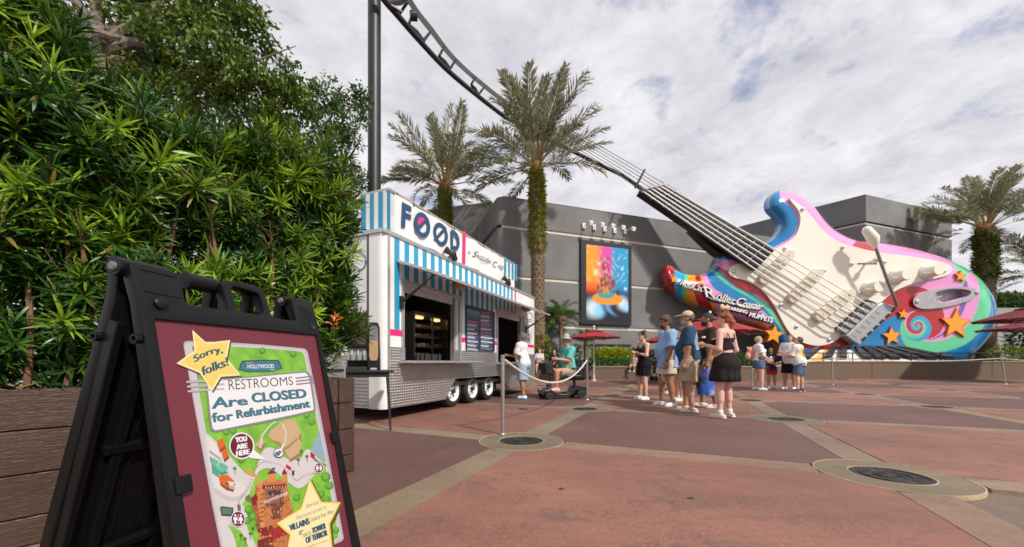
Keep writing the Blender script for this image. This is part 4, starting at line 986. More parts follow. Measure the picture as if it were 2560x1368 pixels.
# ================================================================== HEDGE PLANTER
HA = Vector((-2.414, 1.763, 0)); he = Vector((1.114, 1.323, 0)); HLEN = he.length; he.normalize(); hn = Vector((he.y, -he.x, 0))
def hf(s, o, z): return tuple(HA + he*s + hn*o + Vector((0,0,z)))
def wood(name, rgb):
    m = mat(name, rgb, .42, var=.28, vs=5); t = m.node_tree; p = t.nodes['Principled BSDF']; l = t.links.new
    tcn = t.nodes.new('ShaderNodeTexCoord'); mp = t.nodes.new('ShaderNodeMapping'); mp.inputs['Rotation'].default_value = (0,0,-math.atan2(he.y, he.x)); l(tcn.outputs['Object'], mp.inputs[0])
    m2 = t.nodes.new('ShaderNodeMapping'); m2.inputs['Scale'].default_value = (14, 60, 70); l(mp.outputs[0], m2.inputs[0])
    n = t.nodes.new('ShaderNodeTexNoise'); n.inputs['Scale'].default_value = 1; n.inputs['Detail'].default_value = 6; n.inputs['Distortion'].default_value = 1.6; l(m2.outputs[0], n.inputs['Vector'])
    b = t.nodes.new('ShaderNodeBump'); b.inputs['Strength'].default_value = .55; b.inputs['Distance'].default_value = .006
    l(n.outputs['Fac'], b.inputs['Height']); l(b.outputs[0], p.inputs['Normal']); return m
plank = wood('brown plank', (.056,.029,.020))
pl = thing('wooden_planter', 'long dark brown plank planter box carrying the tall hedge', 'planter', hf(HLEN/2,0,0))
rows = [(.004,.139),(.145,.350),(.356,.564),(.570,.766)]
for k, (a, b) in enumerate(rows):
    j = .75+.06*k
    for s0, s1 in ((-2.3, j-.003), (j+.003, HLEN-.135), (HLEN-.129, HLEN)):
        m = MB(); m.box((s0,-.035,a),(s1,random.uniform(-.001,.002),b),hf); m.build('plank', plank, pl, bevel=.004, bseg=1)
    m = MB(); m.box((HLEN-.036,-.95,a),(HLEN+.001,-.04,b),hf); m.build('plank', plank, pl, bevel=.004, bseg=1)
m = MB(); m.box((-2.3,-.9,.0),(HLEN-.04,-.04,.70),hf); m.build('soil', soil, pl)
m = MB()
for a, b in rows:
    for s in (HLEN-.16, HLEN-.10, .72, .80):
        for z in (a+.03, b-.03): m.lathe([(.004,0),(.003,.0015),(.001,.002)], hf(s, .002, z), tuple(hn), 6)
m.build('screws', mat('bright screw', (.5,.45,.4), .3, .8), pl)['kind'] = 'stuff'
# ---- hedge
leafm = mat('hedge leaf', rough=.36, col=True, var=0, trans=.22, spec=.4)
def spray(seed, nleaf=26, young=.3, Ls=.14):
    r = np.random.default_rng(seed); V = []; Fc = []; C = []; ln = .15
    bend = r.normal(0, .25, 2)
    for i in range(nleaf):
        t = (i+.5)/nleaf; a = i*2.399+r.normal(0,.25); h = ln*t**.85
        base = np.array([bend[0]*h*h*3, bend[1]*h*h*3, h]); el = math.radians(14+62*t+r.normal(0,9))
        L = Ls*(.75+.5*r.random())*(1.0 if t < .8 else 1-.9*(t-.8)); w = .0050*(.8+.5*r.random()); dr = .12+.30*r.random()
        dirh = np.array([math.cos(a), math.sin(a), 0]); sd = np.array([-math.sin(a), math.cos(a), 0])
        def pt(u): 
            e = el-dr*u*1.2; return base+dirh*(L*u*math.cos(e))+np.array([0,0,L*u*math.sin(e)])
        p0, p1, p2, p3 = pt(.02), pt(.35), pt(.72), pt(1.0); b = len(V)
        tw = r.normal(0,.25); sd = sd*math.cos(tw)+np.array([0,0,1])*math.sin(tw)
        V += [p0, p1-sd*w, p1+sd*w, p2-sd*w*.85, p2+sd*w*.85, p3]; Fc += [(b,b+1,b+2),(b+1,b+3,b+2),(b+2,b+3,b+4),(b+3,b+5,b+4)]
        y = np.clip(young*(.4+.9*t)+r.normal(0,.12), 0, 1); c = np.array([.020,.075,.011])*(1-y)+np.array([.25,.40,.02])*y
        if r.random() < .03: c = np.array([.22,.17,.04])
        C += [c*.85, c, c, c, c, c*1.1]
    b = len(V); n = 5                                 # twig
    for q in (0, ln):
        for k in range(n): V.append(np.array([bend[0]*q*q*3+.003*math.cos(k*1.257)*(1-.6*(q>0)), bend[1]*q*q*3+.003*math.sin(k*1.257)*(1-.6*(q>0)), q-.02*(q==0)])); C.append(np.array([.10,.075,.03]) if q == 0 else np.array([.08,.15,.02]))
    for k in range(n): Fc += [(b+k,b+(k+1)%n,b+n+k),(b+(k+1)%n,b+n+(k+1)%n,b+n+k)]
    return np.array(V), np.array(Fc), np.array(C)
sprays = [spray(s, 32+2*(s%4), y, L) for s, (y, L) in enumerate([(.03,.105),(.08,.115),(.2,.115),(.45,.12),(.75,.12),(1.0,.125),(.1,.125),(.32,.13),(.6,.11),(.0,.105)])]
STEMS = [-.5+k*(HLEN+.45)/12.5+float(np.random.default_rng(k).normal(0,.03)) for k in range(12)]
hd = thing('hedge', 'tall dense dark green hedge of narrow leaves growing from the brown planter', 'hedge', hf(HLEN/2,-.4,.7))
hr = np.random.default_rng(21)
def ztop(s): return 2.27+.05*min(s,1)-.10*max(0,(s-1.2)/.5)+.05*math.sin(s*4.3+1)+.04*math.sin(s*9.1)+(.34 if s < .0 else .34*max(0,1-s/.25)) 
pts = []
def add_pt(s, o, z, nrm): pts.append((s, o, z, nrm))
for _ in range(1550):                                 # front skin
    s = hr.uniform(-.75, HLEN-.10); z = hr.uniform(.74, ztop(s)); o = -.06+.06*math.sin(s*5+z*3)+.05*math.sin(z*6.1+s*2)-abs(hr.normal(0,.17))+.03-.10*max(0, (z-2.1)/.5)**2
    if z < 1.0: o -= .06
    if s < .3 and z < .95 and o > -.22: continue
    if s > HLEN-.42 and z < .90+.25*(s-HLEN+.42): continue
    if o > -.13 and z < 2.0 and min(abs(s+.02-q) for q in STEMS) < .055 and hr.random() < .8: continue
    if math.sin(s*7.3+z*2.1)+math.sin(z*6.7-s*3.9)+math.sin(s*13+z*11)*.5 > 1.15: continue
    add_pt(s, o, z, (hr.normal(0,.45), 1.0+hr.normal(0,.3), .75+hr.normal(0,.45)))
for _ in range(420):                                  # top
    s = hr.uniform(-.75, HLEN-.1); o = hr.uniform(-.85, -.02); add_pt(s, o, ztop(s)-abs(hr.normal(0,.09))-.12*(o/.85)**2, (hr.normal(0,.4), .25+hr.normal(0,.35), 1.1))
for _ in range(260):                                  # right end
    o = hr.uniform(-.85, .02); z = hr.uniform(.97, ztop(HLEN)-.04); add_pt(HLEN-.12+.05*math.sin(z*7)-abs(hr.normal(0,.08)), o, z, (1.0, .2+hr.normal(0,.4), .7))
for _ in range(1000):                                  # inside
    s = hr.uniform(-.75, HLEN-.05); z = hr.uniform(.74, ztop(s)-.1); add_pt(s, hr.uniform(-.6,-.15), z, (hr.normal(0,.6), .6+hr.normal(0,.5), .6))
for _ in range(60):                                   # leaning shoots above the top
    s = hr.uniform(-.6, HLEN); add_pt(s, hr.uniform(-.3,.06), ztop(s)+hr.uniform(0,.08), (hr.normal(0,.3), .3, 1.3))
inst = []
for (s, o, z, nr) in pts:
    q = Vector(hf(s, o, z)); d = (he*nr[0]+hn*nr[1]+Vector((0,0,nr[2]))).normalized()
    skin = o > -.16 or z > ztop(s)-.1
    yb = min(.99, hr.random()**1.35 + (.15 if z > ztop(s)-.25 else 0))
    order = [9,0,6,1,2,7,3,8,4,5]; k = order[min(9, int((yb if skin and o > -.2 else yb*.25)*10))]  # inner sprays take older, darker leaf colours that also paint in recess shade
    sc = hr.uniform(.8, 1.25)*(1.12 if s < .5 else 1.0)
    rot = d.to_track_quat('Z', 'Y').to_matrix() @ Matrix.Rotation(hr.uniform(0,6.28), 3, 'Z')
    inst.append((k, q, rot, sc, (q-Vector((0,0,HC))).length - (.9 if skin else -2)))
inst.sort(key=lambda t: t[4] + (9 if t[1].y < .35 or abs(t[1].x) > 1.42*t[1].y+.1 else 0))
smesh = []
for (V, Fc, C) in sprays:
    o = np_mesh('leaf_spray', V, Fc, leafm, None, C); smesh.append(o.data); bpy.data.objects.remove(o)
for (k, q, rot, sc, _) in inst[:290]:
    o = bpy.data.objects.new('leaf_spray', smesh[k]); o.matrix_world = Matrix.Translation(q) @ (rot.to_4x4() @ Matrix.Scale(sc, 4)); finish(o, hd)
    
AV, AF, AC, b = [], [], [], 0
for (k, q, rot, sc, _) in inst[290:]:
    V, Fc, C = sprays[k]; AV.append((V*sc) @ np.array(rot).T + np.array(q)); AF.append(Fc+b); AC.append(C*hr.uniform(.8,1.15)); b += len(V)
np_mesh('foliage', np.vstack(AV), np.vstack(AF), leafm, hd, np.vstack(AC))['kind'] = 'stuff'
bark = mat('hedge stem bark', (.19,.085,.05), .8, var=.3, vs=25, bump=.5, bs=70)
for k in range(12):
    s = STEMS[k]; o = hr.uniform(-.12,-.03); p = []; lean = hr.normal(0,.05)
    for z in np.linspace(.68, 2.3, 9): p.append(hf(s+lean*(z-.7)+.03*math.sin(z*4+k), o+.03*math.sin(z*3+k*2), z))
    m = MB(); m.tube(p, [.015-.0011*i for i in range(9)], 7)
    for _ in range(3):
        i = hr.integers(3,8); a = Vector(p[i]); m.tube([a, a+he*hr.normal(0,.12)+hn*.12+Vector((0,0,.18))], [.006,.003], 5)
    m.build('stem', bark, hd)
V, Fc, C = spray(77, 16, .5, .06); C[:] = (.52,.13,.03)
np_mesh("leaf_spray", V, Fc, leafm, None, C)
ob_or = [o for o in COL.objects if o.type == 'MESH' and o.name.startswith('leaf_spray') and o.parent is None][0]
for i, (px, py, Y) in enumerate(((832,822,2.85),(846,812,2.8),(600,650,2.3))):
    o = ob_or if i == 0 else ob_or.copy(); 
    if i: COL.objects.link(o)
    o['label'] = 'spray of new orange leaves'; o.matrix_world = Matrix.Translation(P(px,py,Y)) @ Matrix.Rotation(.9+i, 4, Vector((1,.5,.3)).normalized()) ; o.parent = hd; o.matrix_parent_inverse = Matrix.Translation(-Vector(hd.location))

# ================================================================== A-FRAME SIGN
Z1 = .9477; k12 = (797-HY)/(838-HY)
TL = P(388, 797, Z1); TR = P(793, 838, Z1*k12); se = (TR-TL); se.z = 0; PWD = se.length; se.normalize(); nh = Vector((se.y, -se.x, 0))
TH_ = math.radians(11.0); sdn = nh*math.sin(TH_)-Vector((0,0,math.cos(TH_))); sn = nh*math.cos(TH_)+Vector((0,0,math.sin(TH_)))
SPL = Plane(TL, sn)
def sgn(u, v, w=0.0): return TL + se*u + sdn*v + sn*w
def uv_of(px, py): q = SPL(px, py)-TL; return q.dot(se), q.dot(sdn)
VF = TL.z/math.cos(TH_)-.004
def s4(x, y): return (270+x/4.6545, 620+y/4.6545)
plast = mat('black moulded plastic', (.006,.0065,.007), .36, var=.1, vs=8, bump=.05, bs=160, spec=.26)
sg = thing('sidewalk_sign', 'black folding A-frame sign with a maroon poster saying the restrooms are closed', 'sign', (TL.x, TL.y, 0))
ol = [s4(*p) for p in [(250,160),(470,200),(650,248),(826,292),(842,320),(893,590),(915,640),(960,664),(1180,695),(1370,722),(1398,715),(1402,690),(1335,430),(1345,390),(1390,374),(1700,430),(1790,480),(1832,545),(1885,745),(1915,798),(1955,818),(2185,852),(2202,840),(2130,610),(2122,580),(2150,570),(2345,608),(2375,640),(2440,870)]]
uvo = [uv_of(*p) for p in ol]
u_l0, v_l0 = uv_of(*s4(250,160)); ul = uv_of(428,1368)[0]; ur = uv_of(905,1368)[0]
uvo += [(ur, VF-.02), (ur-.02, VF), (PWD-.02, VF), (PWD-.06, VF-.06), (.06, VF-.06), (.02, VF), (ul+.02, VF), (ul, VF-.02), uv_of(*s4(370,600))]
hole = [(0,0),(PWD,0),(PWD,.905),(0,.905)]
hh = [uv_of(*s4(*p)) for p in smooth_loop([(1432,475),(1465,440),(1740,522),(1775,560),(1832,790),(1540,742),(1490,690)], 1)]
def plate(fnw, uvs, holes, w0, w1, name, m, par, bevel=0.0):
    mb = MB(); loops = [[(u, -v) for u, v in uvs]]+[[(u, -v) for u, v in h] for h in holes]
    flip = lambda lp: [(x, -y) for x, y in lp]
    tri_fill(mb, [[(u, v) for u, v in lp] for lp in [uvs]+holes], lambda x, y: fnw(x, y, w0))
    nf = len(mb.f); back = MB(); tri_fill(back, [[(u, v) for u, v in lp] for lp in [uvs]+holes], lambda x, y: fnw(x, y, w1)); mb.add(back.v, back.f)
    for lp in [uvs]+holes:
        n = len(lp); mb.add([fnw(u,v,w0) for u,v in lp]+[fnw(u,v,w1) for u,v in lp], [(i,(i+1)%n,n+(i+1)%n,n+i) for i in range(n)])
    o = mb.build(name, m, par, fix=True, weld=True, bevel=bevel, bseg=2); shade(o.data, 35); return o
ff = plate(sgn, uvo, [hole, hh], 0, -.034, 'front_frame', plast, sg, .003)
# recess step round the poster, button, latches
m = MB()
for a, b, c, d in ((-.0,0,PWD,.012),(-.0,.893,PWD,.905)): pass
m.lathe([(.016,-.004),(.016,.008),(.012,.011),(.001,.011)], sgn(*uv_of(*s4(605,650)), .0), tuple(sn), 16); m.build('button', plast, ff, smooth=True)
m = MB(); m.lathe([(.010,.0),(.012,.003),(.009,.004),(.006,.001),(.001,.001)], sgn(*uv_of(*s4(2380,918)), .0), tuple(sn), 14); m.build('socket', gasket, ff)
for px, py, sx in ((455,1212,1),(835,1092,-1)):
    u, v = uv_of(px, py); m = MB(); m.box((u-.018,v-.022,-.002),(u+.022,v+.022,.007), lambda a,b,c: tuple(sgn(a,b,c))); m.build('latch', plast, ff, bevel=.004)
# hinge barrels
vt = uv_of(*s4(300,110))[1]
hx0, hx1 = uv_of(*s4(205,100))[0], uv_of(*s4(470,185))[0]
ax_off = -.034; boltm = mat('dull bolt', (.22,.22,.22), .4, .8, .3, 200)
for (a, b) in ((-.012, .10), (.155, .235)):
    m = MB(); 
    u0_ = u_l0+a; m.tube([sgn(u0_, v_l0+.004, ax_off), sgn(u_l0+b, v_l0+.004, ax_off)], .024, 14); m.build('hinge_barrel', plast, ff, smooth=True)
m = MB(); m.lathe([(.013,0),(.012,.004),(.008,.006),(.001,.006)], sgn(u_l0-.012, v_l0+.006, ax_off), tuple(-se), 14); m.build('hinge_bolt', boltm, ff)
ru, rv = uv_of(*s4(2235,590)); m = MB(); m.tube([sgn(ru-.06, rv+.01, ax_off), sgn(ru+.06, rv+.01, ax_off)], .020, 12); m.build('hinge_barrel', plast, ff, smooth=True)
m = MB(); m.lathe([(.011,0),(.009,.004),(.001,.005)], sgn(ru-.062, rv+.01, ax_off), tuple(-se), 12); m.build('hinge_bolt', boltm, ff)
m = MB(); e0 = uv_of(*s4(345,240)); 
for (p, q) in (((370,245),(790,345)),((420,505),(860,585))):
    a, b = uv_of(*s4(*p)), uv_of(*s4(*q)); m.tube([sgn(*a,.0005), sgn(*b,.0005)], .0014, 5)
m.build('moulded_line', plast, ff)
# embossed maker's text is only a few worn lines
m = MB()
for k in range(6):
    a, b = uv_of(*s4(2215+12*k, 690+25*k)), uv_of(*s4(2350+6*k, 712+23*k)); m.box((a[0],(a[1]+b[1])/2-.0018,.0),(b[0],(a[1]+b[1])/2+.0018,.0012), lambda a,b,c: tuple(sgn(a,b,c)))
m.build('moulded_text', plast, ff)
# back leg leans the other way from the hinge
best = None
for q in np.linspace(4, 40, 300):
    t = math.radians(q); dn = -nh*math.sin(t)-Vector((0,0,math.cos(t))); o = sgn(u_l0, v_l0, -.05)
    for v in np.linspace(.3, 1.15, 120):
        p = o+dn*v
        if p.y > .1:
            y = HY-(p.z-HC)*F/p.y
            if y > 1368: e = abs(CX+p.x*F/p.y-111); best = (e, t) if best is None or e < best[0] else best; break
TB = best[1]; bdn = -nh*math.sin(TB)-Vector((0,0,math.cos(TB))); bnn = -nh*math.cos(TB)+Vector((0,0,math.sin(TB)))
HO = sgn(0, 0, -.034)+sdn*v_l0
def bkf(u, v, w=0.0): return HO + se*u + bdn*(v-v_l0) + bnn*(w+.0)
VB = v_l0 + HO.z/math.cos(TB)-.004
buv = [(u, v) for u, v in uvo[:29]] + [(ur, VB-.02),(ur-.02, VB),(PWD-.02, VB),(PWD-.06,VB-.06),(.06,VB-.06),(.02,VB),(ul+.02,VB),(ul,VB-.02),uvo[-1]]
slots = [[(x0,a),(x0+.07,a),(x0+.07,b),(x0,b)] for (x0, a, b) in ((.10,.10,.32),(.10,.40,.62),(.27,.10,.32),(.27,.40,.62),(.44,.10,.32),(.44,.40,.62))]
slots = [[tuple(q) for q in smooth_loop(s, 1)] for s in slots]
bk = plate(bkf, buv, [hh], .034, .0, 'back_frame', plast, sg, .003)
m = MB(); W3 = lambda a, b, c: tuple(bkf(a,b,c))
for v in (.05,.36,.68,.86): m.box((.02,v-.012,-.022),(PWD-.02,v+.012,.001), W3)
for u in (.09,.26,.43):
    for a_, b_ in ((.10,.33),(.40,.65)): m.box((u,a_,-.006),(u+.006,b_,.001), W3); m.box((u+.07,a_,-.006),(u+.076,b_,.001), W3)
for u in (.05,.215,.385,.55): m.box((u-.012,.04,-.018),(u+.012,.9,.0005), W3)
m.box((ul+.012,.0,-.03),(ul+.03,VB-.05,.0), W3)
m.build('stiffening_rib', plast, bk, bevel=.004)
for fn_, u, v, w in ((sgn, ul*.75+u_l0*.25, uv_of(342,843)[1], -.017), (bkf, ul*.75+u_l0*.25, uv_of(342,843)[1]+.0, .017)):
    m = MB(); c = fn_(min(ul,u_l0)+.012, v, w); m.lathe([(.012,.0),(.012,.012),(.007,.012),(.006,.004),(.001,.004)], c, tuple(-se), 14); m.build('socket', plast, ff if fn_ is sgn else bk)
# ---- poster
maroon = mat('maroon poster', (.135,.019,.032), .55, var=.04, vs=3)
ps = MB(); ps.box((-.012,-.012,-.022),(PWD+.012,.915,-.009), lambda a,b,c: tuple(sgn(a,b,c))); pst = ps.build('poster', maroon, sg)
PB = Plane(sgn(0,0,-.009), sn)
LV = [0]
pr = MB()
def z2(x, y): return (380+x/2.3269, 780+y/2.3269)
def lay(dz=.00001): LV[0] += dz; off = LV[0]; return lambda x, y: tuple(PB(x, y, off))
def shp(pts, c, mb=None, f=None): (mb or pr).poly([(f or lay())(*z2(*p)) for p in pts], c)
def shpl(pts, c, it=2): f = lay(); tri_fill(pr, [[z2(*p) for p in smooth_loop(pts, it)]], f, c)
def shp_s(pts, c): f = lay(); tri_fill(pr, [[z2(*p) for p in pts]], f, c)
S_=S
def S(r,g,b): return tuple(.74*c for c in S_(r,g,b))
SIL=S(186,180,186); SIL2=S(140,136,142); GRN=S(128,190,62); GRD=S(84,150,44); WHT=S(238,236,238); TEAL=S(62,120,138); DKT=S(45,88,108); YL=S(240,212,110); YLL=S(248,232,178); GOLD=S(190,150,55); RD=S(214,208,208); TAN_=S(205,172,132); TAND=S(160,122,84); MAR=S(108,24,44); ORGE=S(214,104,42); TQ_=S(112,190,160); BRK=S(196,120,70); BRKD=S(128,34,36); DGRY=S(62,60,62)
shpl([(183,205),(186,172),(222,168),(560,183),(865,210),(897,216),(912,250),(1118,1310),(1108,1332),(1080,1345),(780,1480),(440,1480),(408,1440)], SIL, 1)
shpl([(190,212),(196,183),(225,178),(560,192),(862,218),(888,224),(900,252),(1106,1308),(1098,1322),(1070,1335),(780,1470),(450,1470),(418,1430)], S(205,199,204), 1)
# green ground as its own mottled print
gm_ = MB(); f = lay(); tri_fill(gm_, [[z2(*p) for p in smooth_loop([(232,215),(240,198),(560,205),(850,228),(878,236),(888,262),(1086,1300),(1080,1318),(770,1465),(470,1465),(440,1420)], 1)]], f)
gm_.build('map_lawn', mat('printed lawn', GRN, .5, var=.34, vs=22, detail=8), pst)
for c in ((600,250,60,14),(800,270,50,16),(430,720,60,20),(700,1250,40,60),(1000,1000,40,60),(880,640,60,25),(560,880,45,25),(560,1180,30,50),(450,1250,40,20),(950,1150,30,30)): shp_s(circ(*c), GRD) if c[2] < 31 else None
# roads
shp_s([(232,200),(300,190),(300,380),(262,380)], SIL2)
shpl([(300,690),(360,740),(470,860),(560,960),(600,940),(640,800),(700,780),(760,850),(860,870),(900,780),(960,850),(1010,880),(960,930),(870,1040),(800,1000),(690,900),(620,920),(580,1010),(560,1080),(500,1140),(400,1150),(370,1100),(345,900)], RD)
shpl([(380,1180),(420,1150),(520,1100),(560,1180),(545,1250),(600,1340),(610,1420),(580,1420),(530,1280),(470,1250),(430,1230),(480,1300),(500,1420),(420,1420),(395,1260)], RD)
shpl([(300,690),(370,760),(400,950),(560,1010),(520,1060),(460,1085),(390,1060),(350,1000)], S(222,214,212))
shpl([(355,1010),(450,1085),(530,1065),(590,960),(600,975),(545,1080),(460,1110),(365,1060)], S(200,192,190))
# buildings of the map, each a little block with roof and shaded side
def block(roof, side, cr_, cs_):
    shp_s([(x+4,y+18) for x, y in side], cs_); shp_s(roof, cr_)
block([(675,720),(690,690),(755,640),(790,625),(830,622),(862,690),(852,735),(872,760),(862,818),(800,858),(770,800),(735,760),(700,745)], [(675,720),(735,760),(770,800),(800,858),(862,818),(866,740),(862,690),(820,720),(740,750)], TAN_, TAND)
shp_s([(700,745),(740,755),(770,790),(800,770),(840,735),(852,740),(800,790),(770,806),(735,765)], S(170,135,98))
block([(600,770),(635,735),(660,752),(628,795)], [(600,770),(628,795),(660,752),(655,745)], TAN_, TAND)
f = lay(); pr.add([v for p in [(630,790),(640,720),(680,665),(720,635),(760,650),(780,700),(775,760)] for v in (f(*z2(p[0]-5,p[1])), f(*z2(p[0]+5,p[1]+2)))], [(2*i,2*i+1,2*i+3,2*i+2) for i in range(6)], S(214,206,206))
block([(975,692),(1012,872),(962,848),(922,806)], [(922,806),(962,848),(1012,872),(1010,880),(940,850)], S(150,172,192), S(110,130,150))
shp_s([(922,812),(946,832),(944,862),(920,842)], S(190,30,40)); shp_s([(780,885),(810,905),(808,925),(778,905)], S(200,24,32)); shp_s([(815,920),(830,925),(825,958),(812,945)], S(40,60,130))
for r_, c_ in (([(375,752),(410,732),(428,778),(392,802)],ORGE), ([(402,808),(432,795),(446,832),(418,858)],ORGE), ([(345,740),(385,790),(400,850),(330,800),(325,760)],S(225,220,215)), ([(385,952),(440,948),(480,985),(470,1030),(430,1020),(395,992)],ORGE), ([(440,985),(478,990),(474,1018),(446,1008)],S(226,208,196))): block(r_, r_, c_, S(150,70,30) if c_ is ORGE else S(170,165,160))
block([(330,838),(440,895),(442,920),(400,935),(345,880)], [(330,838),(345,880),(400,935),(442,920)], TQ_, S(70,150,125)); shp_s([(345,900),(400,925),(385,962),(350,940)], S(80,165,140))
shp_s([(372,880),(400,860),(412,868),(382,900)], S(150,215,190))
for q in range(6): shp_s([(345+q*16,850+q*9),(349+q*16,852+q*9),(343+q*16,870+q*9),(340+q*16,867+q*9)], S(60,140,118))
shp_s([(536,915),(560,908),(612,950),(632,990),(620,1002),(600,962),(552,945)], S(205,160,90)); shp_s([(540,1080),(560,1062),(580,1080),(575,1110),(545,1098)], S(120,110,80))
shp_s([(398,1130),(472,1138),(470,1190),(402,1186)], DGRY); shp_s([(405,1138),(464,1144),(462,1178),(408,1176)], S(90,120,110)); shp_s([(496,1120),(515,1125),(516,1160),(498,1158)], S(110,100,96))
# tower, drawn as stacked wings with windows
def tower(pts, c): shp_s(pts, c)
tower([(600,1010),(660,980),(780,975),(795,1060),(818,1150),(820,1300),(760,1480),(650,1480),(612,1250),(590,1120)], BRK)
tower([(676,940),(716,935),(722,985),(668,990)], S(214,140,84)); tower([(668,945),(695,912),(724,938)], BRKD); tower([(755,945),(785,940),(790,985),(760,990)], S(214,140,84)); tower([(752,948),(768,910),(788,942)], BRKD)
tower([(614,1000),(640,990),(655,1250),(640,1300),(622,1250)], S(214,140,84)); tower([(575,1085),(600,1060),(614,1075),(610,1120),(582,1130)], BRKD); tower([(582,1130),(612,1120),(640,1300),(610,1260)], S(170,92,52))
tower([(640,1010),(780,1000),(782,1022),(642,1032)], BRKD); tower([(655,1032),(760,1025),(768,1130),(662,1140)], S(150,96,72)); tower([(672,1040),(748,1035),(752,1062),(676,1068)], DGRY); tower([(664,1120),(770,1104),(772,1116),(666,1132)], S(96,60,50))
tower([(690,1120),(740,1108),(748,1200),(700,1210)], S(120,72,56)); tower([(608,1265),(700,1240),(705,1290),(640,1310)], BRKD); tower([(680,1265),(760,1240),(800,1290),(700,1330)], S(165,44,40)); tower([(612,1330),(700,1300),(720,1480),(620,1480)], BRKD)
for i in range(5):
    for j in range(7):
        x, y = 628+i*9-(j*1)+(90 if i > 2 else 0), 1060+j*26-(i*3); shp_s([(x,y),(x+5,y-1),(x+6,y+10),(x+1,y+11)], S(92,48,40))
rr = random.Random(31); f = lay()
for k in range(230):
    x, y = rr.uniform(600,815), rr.uniform(1005,1365)
    if not inpoly(np.array([x]), np.array([y]), [(605,1015),(660,985),(778,980),(792,1060),(812,1150),(815,1300),(720,1368),(640,1368),(615,1250),(595,1120)])[0]: continue
    w_, h_ = rr.uniform(2,7), rr.uniform(3,12); c_ = rr.choice([BRKD, S(92,48,40), S(222,150,92), S(150,80,52), S(60,40,38), S(232,190,130), S(176,96,60)])
    pr.poly([f(*z2(x,y)), f(*z2(x+w_,y-w_*.35)), f(*z2(x+w_+h_*.05,y+h_-w_*.35)), f(*z2(x+h_*.05,y+h_))], c_)
for k in range(9): x, y = 660+k*16, 1018-k*1.2; shp_s([(x,y),(x+4,y),(x+4,y+12),(x,y+12)], S(230,200,130))
f = lay(); text_quad(pr, 'HOLLYWOOD TOWER', [z2(648,1118), z2(790,1062), z2(790,1044), z2(648,1100)], f, WHT, .02)
shp_s([(696,908),(716,904),(712,924),(694,928)], S(70,110,150))
# palms and trees of the map
rr = random.Random(9)
for x, y in ((480,910),(435,1000),(868,810),(900,840),(850,860),(585,1260),(610,1240),(660,1350),(515,1300),(540,1320),(800,1310),(570,1290)):
    shp_s([(x-1,y),(x+2,y),(x+3,y+34),(x,y+34)], S(110,86,56)); shp_s(star_pts(x, y, 15, 5, rr.random(), 7), S(52,112,50))
for x, y, r in ((560,1150,26),(585,1190,24),(550,1215,22),(1010,960,30),(1030,1010,26),(980,1060,26),(1015,1090,22),(700,1010,0),(760,860,0),(470,690,22),(430,700,18),(900,600,20),(930,640,20),(840,1080,24),(870,1120,0),(520,860,20),(1050,1200,24),(1070,1270,20),(640,225,20),(820,245,20)):
    if r: shp_s(star_pts(x, y, r, r*.84, rr.random(), 9), GRD); shp_s(star_pts(x-3, y-4, r*.7, r*.58, rr.random(), 8), S(112,178,60))
# small guitar icon, without its real paint scheme
shp_s(circ(735,822,30,28), S(60,50,46)); shp_s(circ(735,820,26,24), WHT); shp_s(circ(728,826,15,13), S(40,120,190)); shp_s(circ(742,814,11,10), S(214,60,60)); shp_s([(738,806),(765,762),(772,768),(748,812)], WHT)
# dotted walk
dots = smooth_loop([(500,1130),(505,1090),(540,1050),(580,960),(605,900),(650,868),(700,875),(770,900),(815,965),(845,985),(880,950),(945,938)], 2, False)
f = lay()
for q in dots[::1]: pr.poly([f(*z2(*p)) for p in circ(q[0], q[1], 2.6, n=8)], S(150,40,60))
# headline box
shpl([(308,405),(330,397),(880,345),(906,348),(922,375),(952,560),(945,585),(380,700),(350,698),(335,680)], SIL2, 1)
shpl([(318,412),(338,405),(878,353),(896,357),(912,382),(940,560),(934,575),(382,688),(357,686),(346,668)], WHT, 1)
shpl([(496,352),(516,290),(530,282),(725,278),(740,286),(760,345)], S(60,70,76), 1); shpl([(503,350),(522,296),(535,289),(722,285),(735,292),(752,344)], TEAL, 1)
def tx(s, q, c, bold=0.0, shear=0.0, arc=0.0):
    hv = [0]
    if bold > .02: hv = [-bold*190, -bold*63, bold*63, bold*190]; bold = .006
    for h_ in hv: f = lay(); text_quad(pr, s, [z2(p[0]+h_*.5*1.0, p[1]-h_*.06) for p in q], f, c, bold, shear, arc=arc)
tx("HOLLYWOOD", [(552,330),(708,328),(706,304),(553,306)], WHT, .02); tx("Disney's", [(546,302),(582,300),(582,291),(546,292)], WHT, .0, .3); tx("STUDIOS", [(684,341),(712,341),(712,334),(684,334)], WHT)
for k in range(3):
    y = 403+k*27; shp_s([(196+k*4,y),(420-k*2,y-14),(421-k*2,y-3),(197+k*4,y+12)], SIL); y = 380+k*18; shp_s([(832+k*2,y+2),(938+k*2,y-10),(940+k*2,y-2),(833+k*2,y+11)], SIL2)
tx('RESTROOMS', [(445,456),(820,425),(814,376),(440,396)], DGRY, -.006)
tx('Are', [(348,566),(555,541),(548,494),(352,500)], DKT, .034); tx('CLOSED', [(584,530),(898,500),(890,449),(578,476)], DKT, .034)
tx('for', [(352,645),(470,628),(464,582),(344,590)], DKT, .03); tx('Refurbishment', [(494,622),(918,556),(912,512),(488,574)], DKT, .03)
tx('Are', [(346,563),(552,538),(545,491),(350,497)], TEAL, .03); tx('CLOSED', [(581,527),(895,497),(887,446),(575,473)], TEAL, .03)
tx('for', [(350,642),(467,625),(461,579),(342,587)], TEAL, .025); tx('Refurbishment', [(491,619),(915,553),(909,509),(485,571)], TEAL, .025)
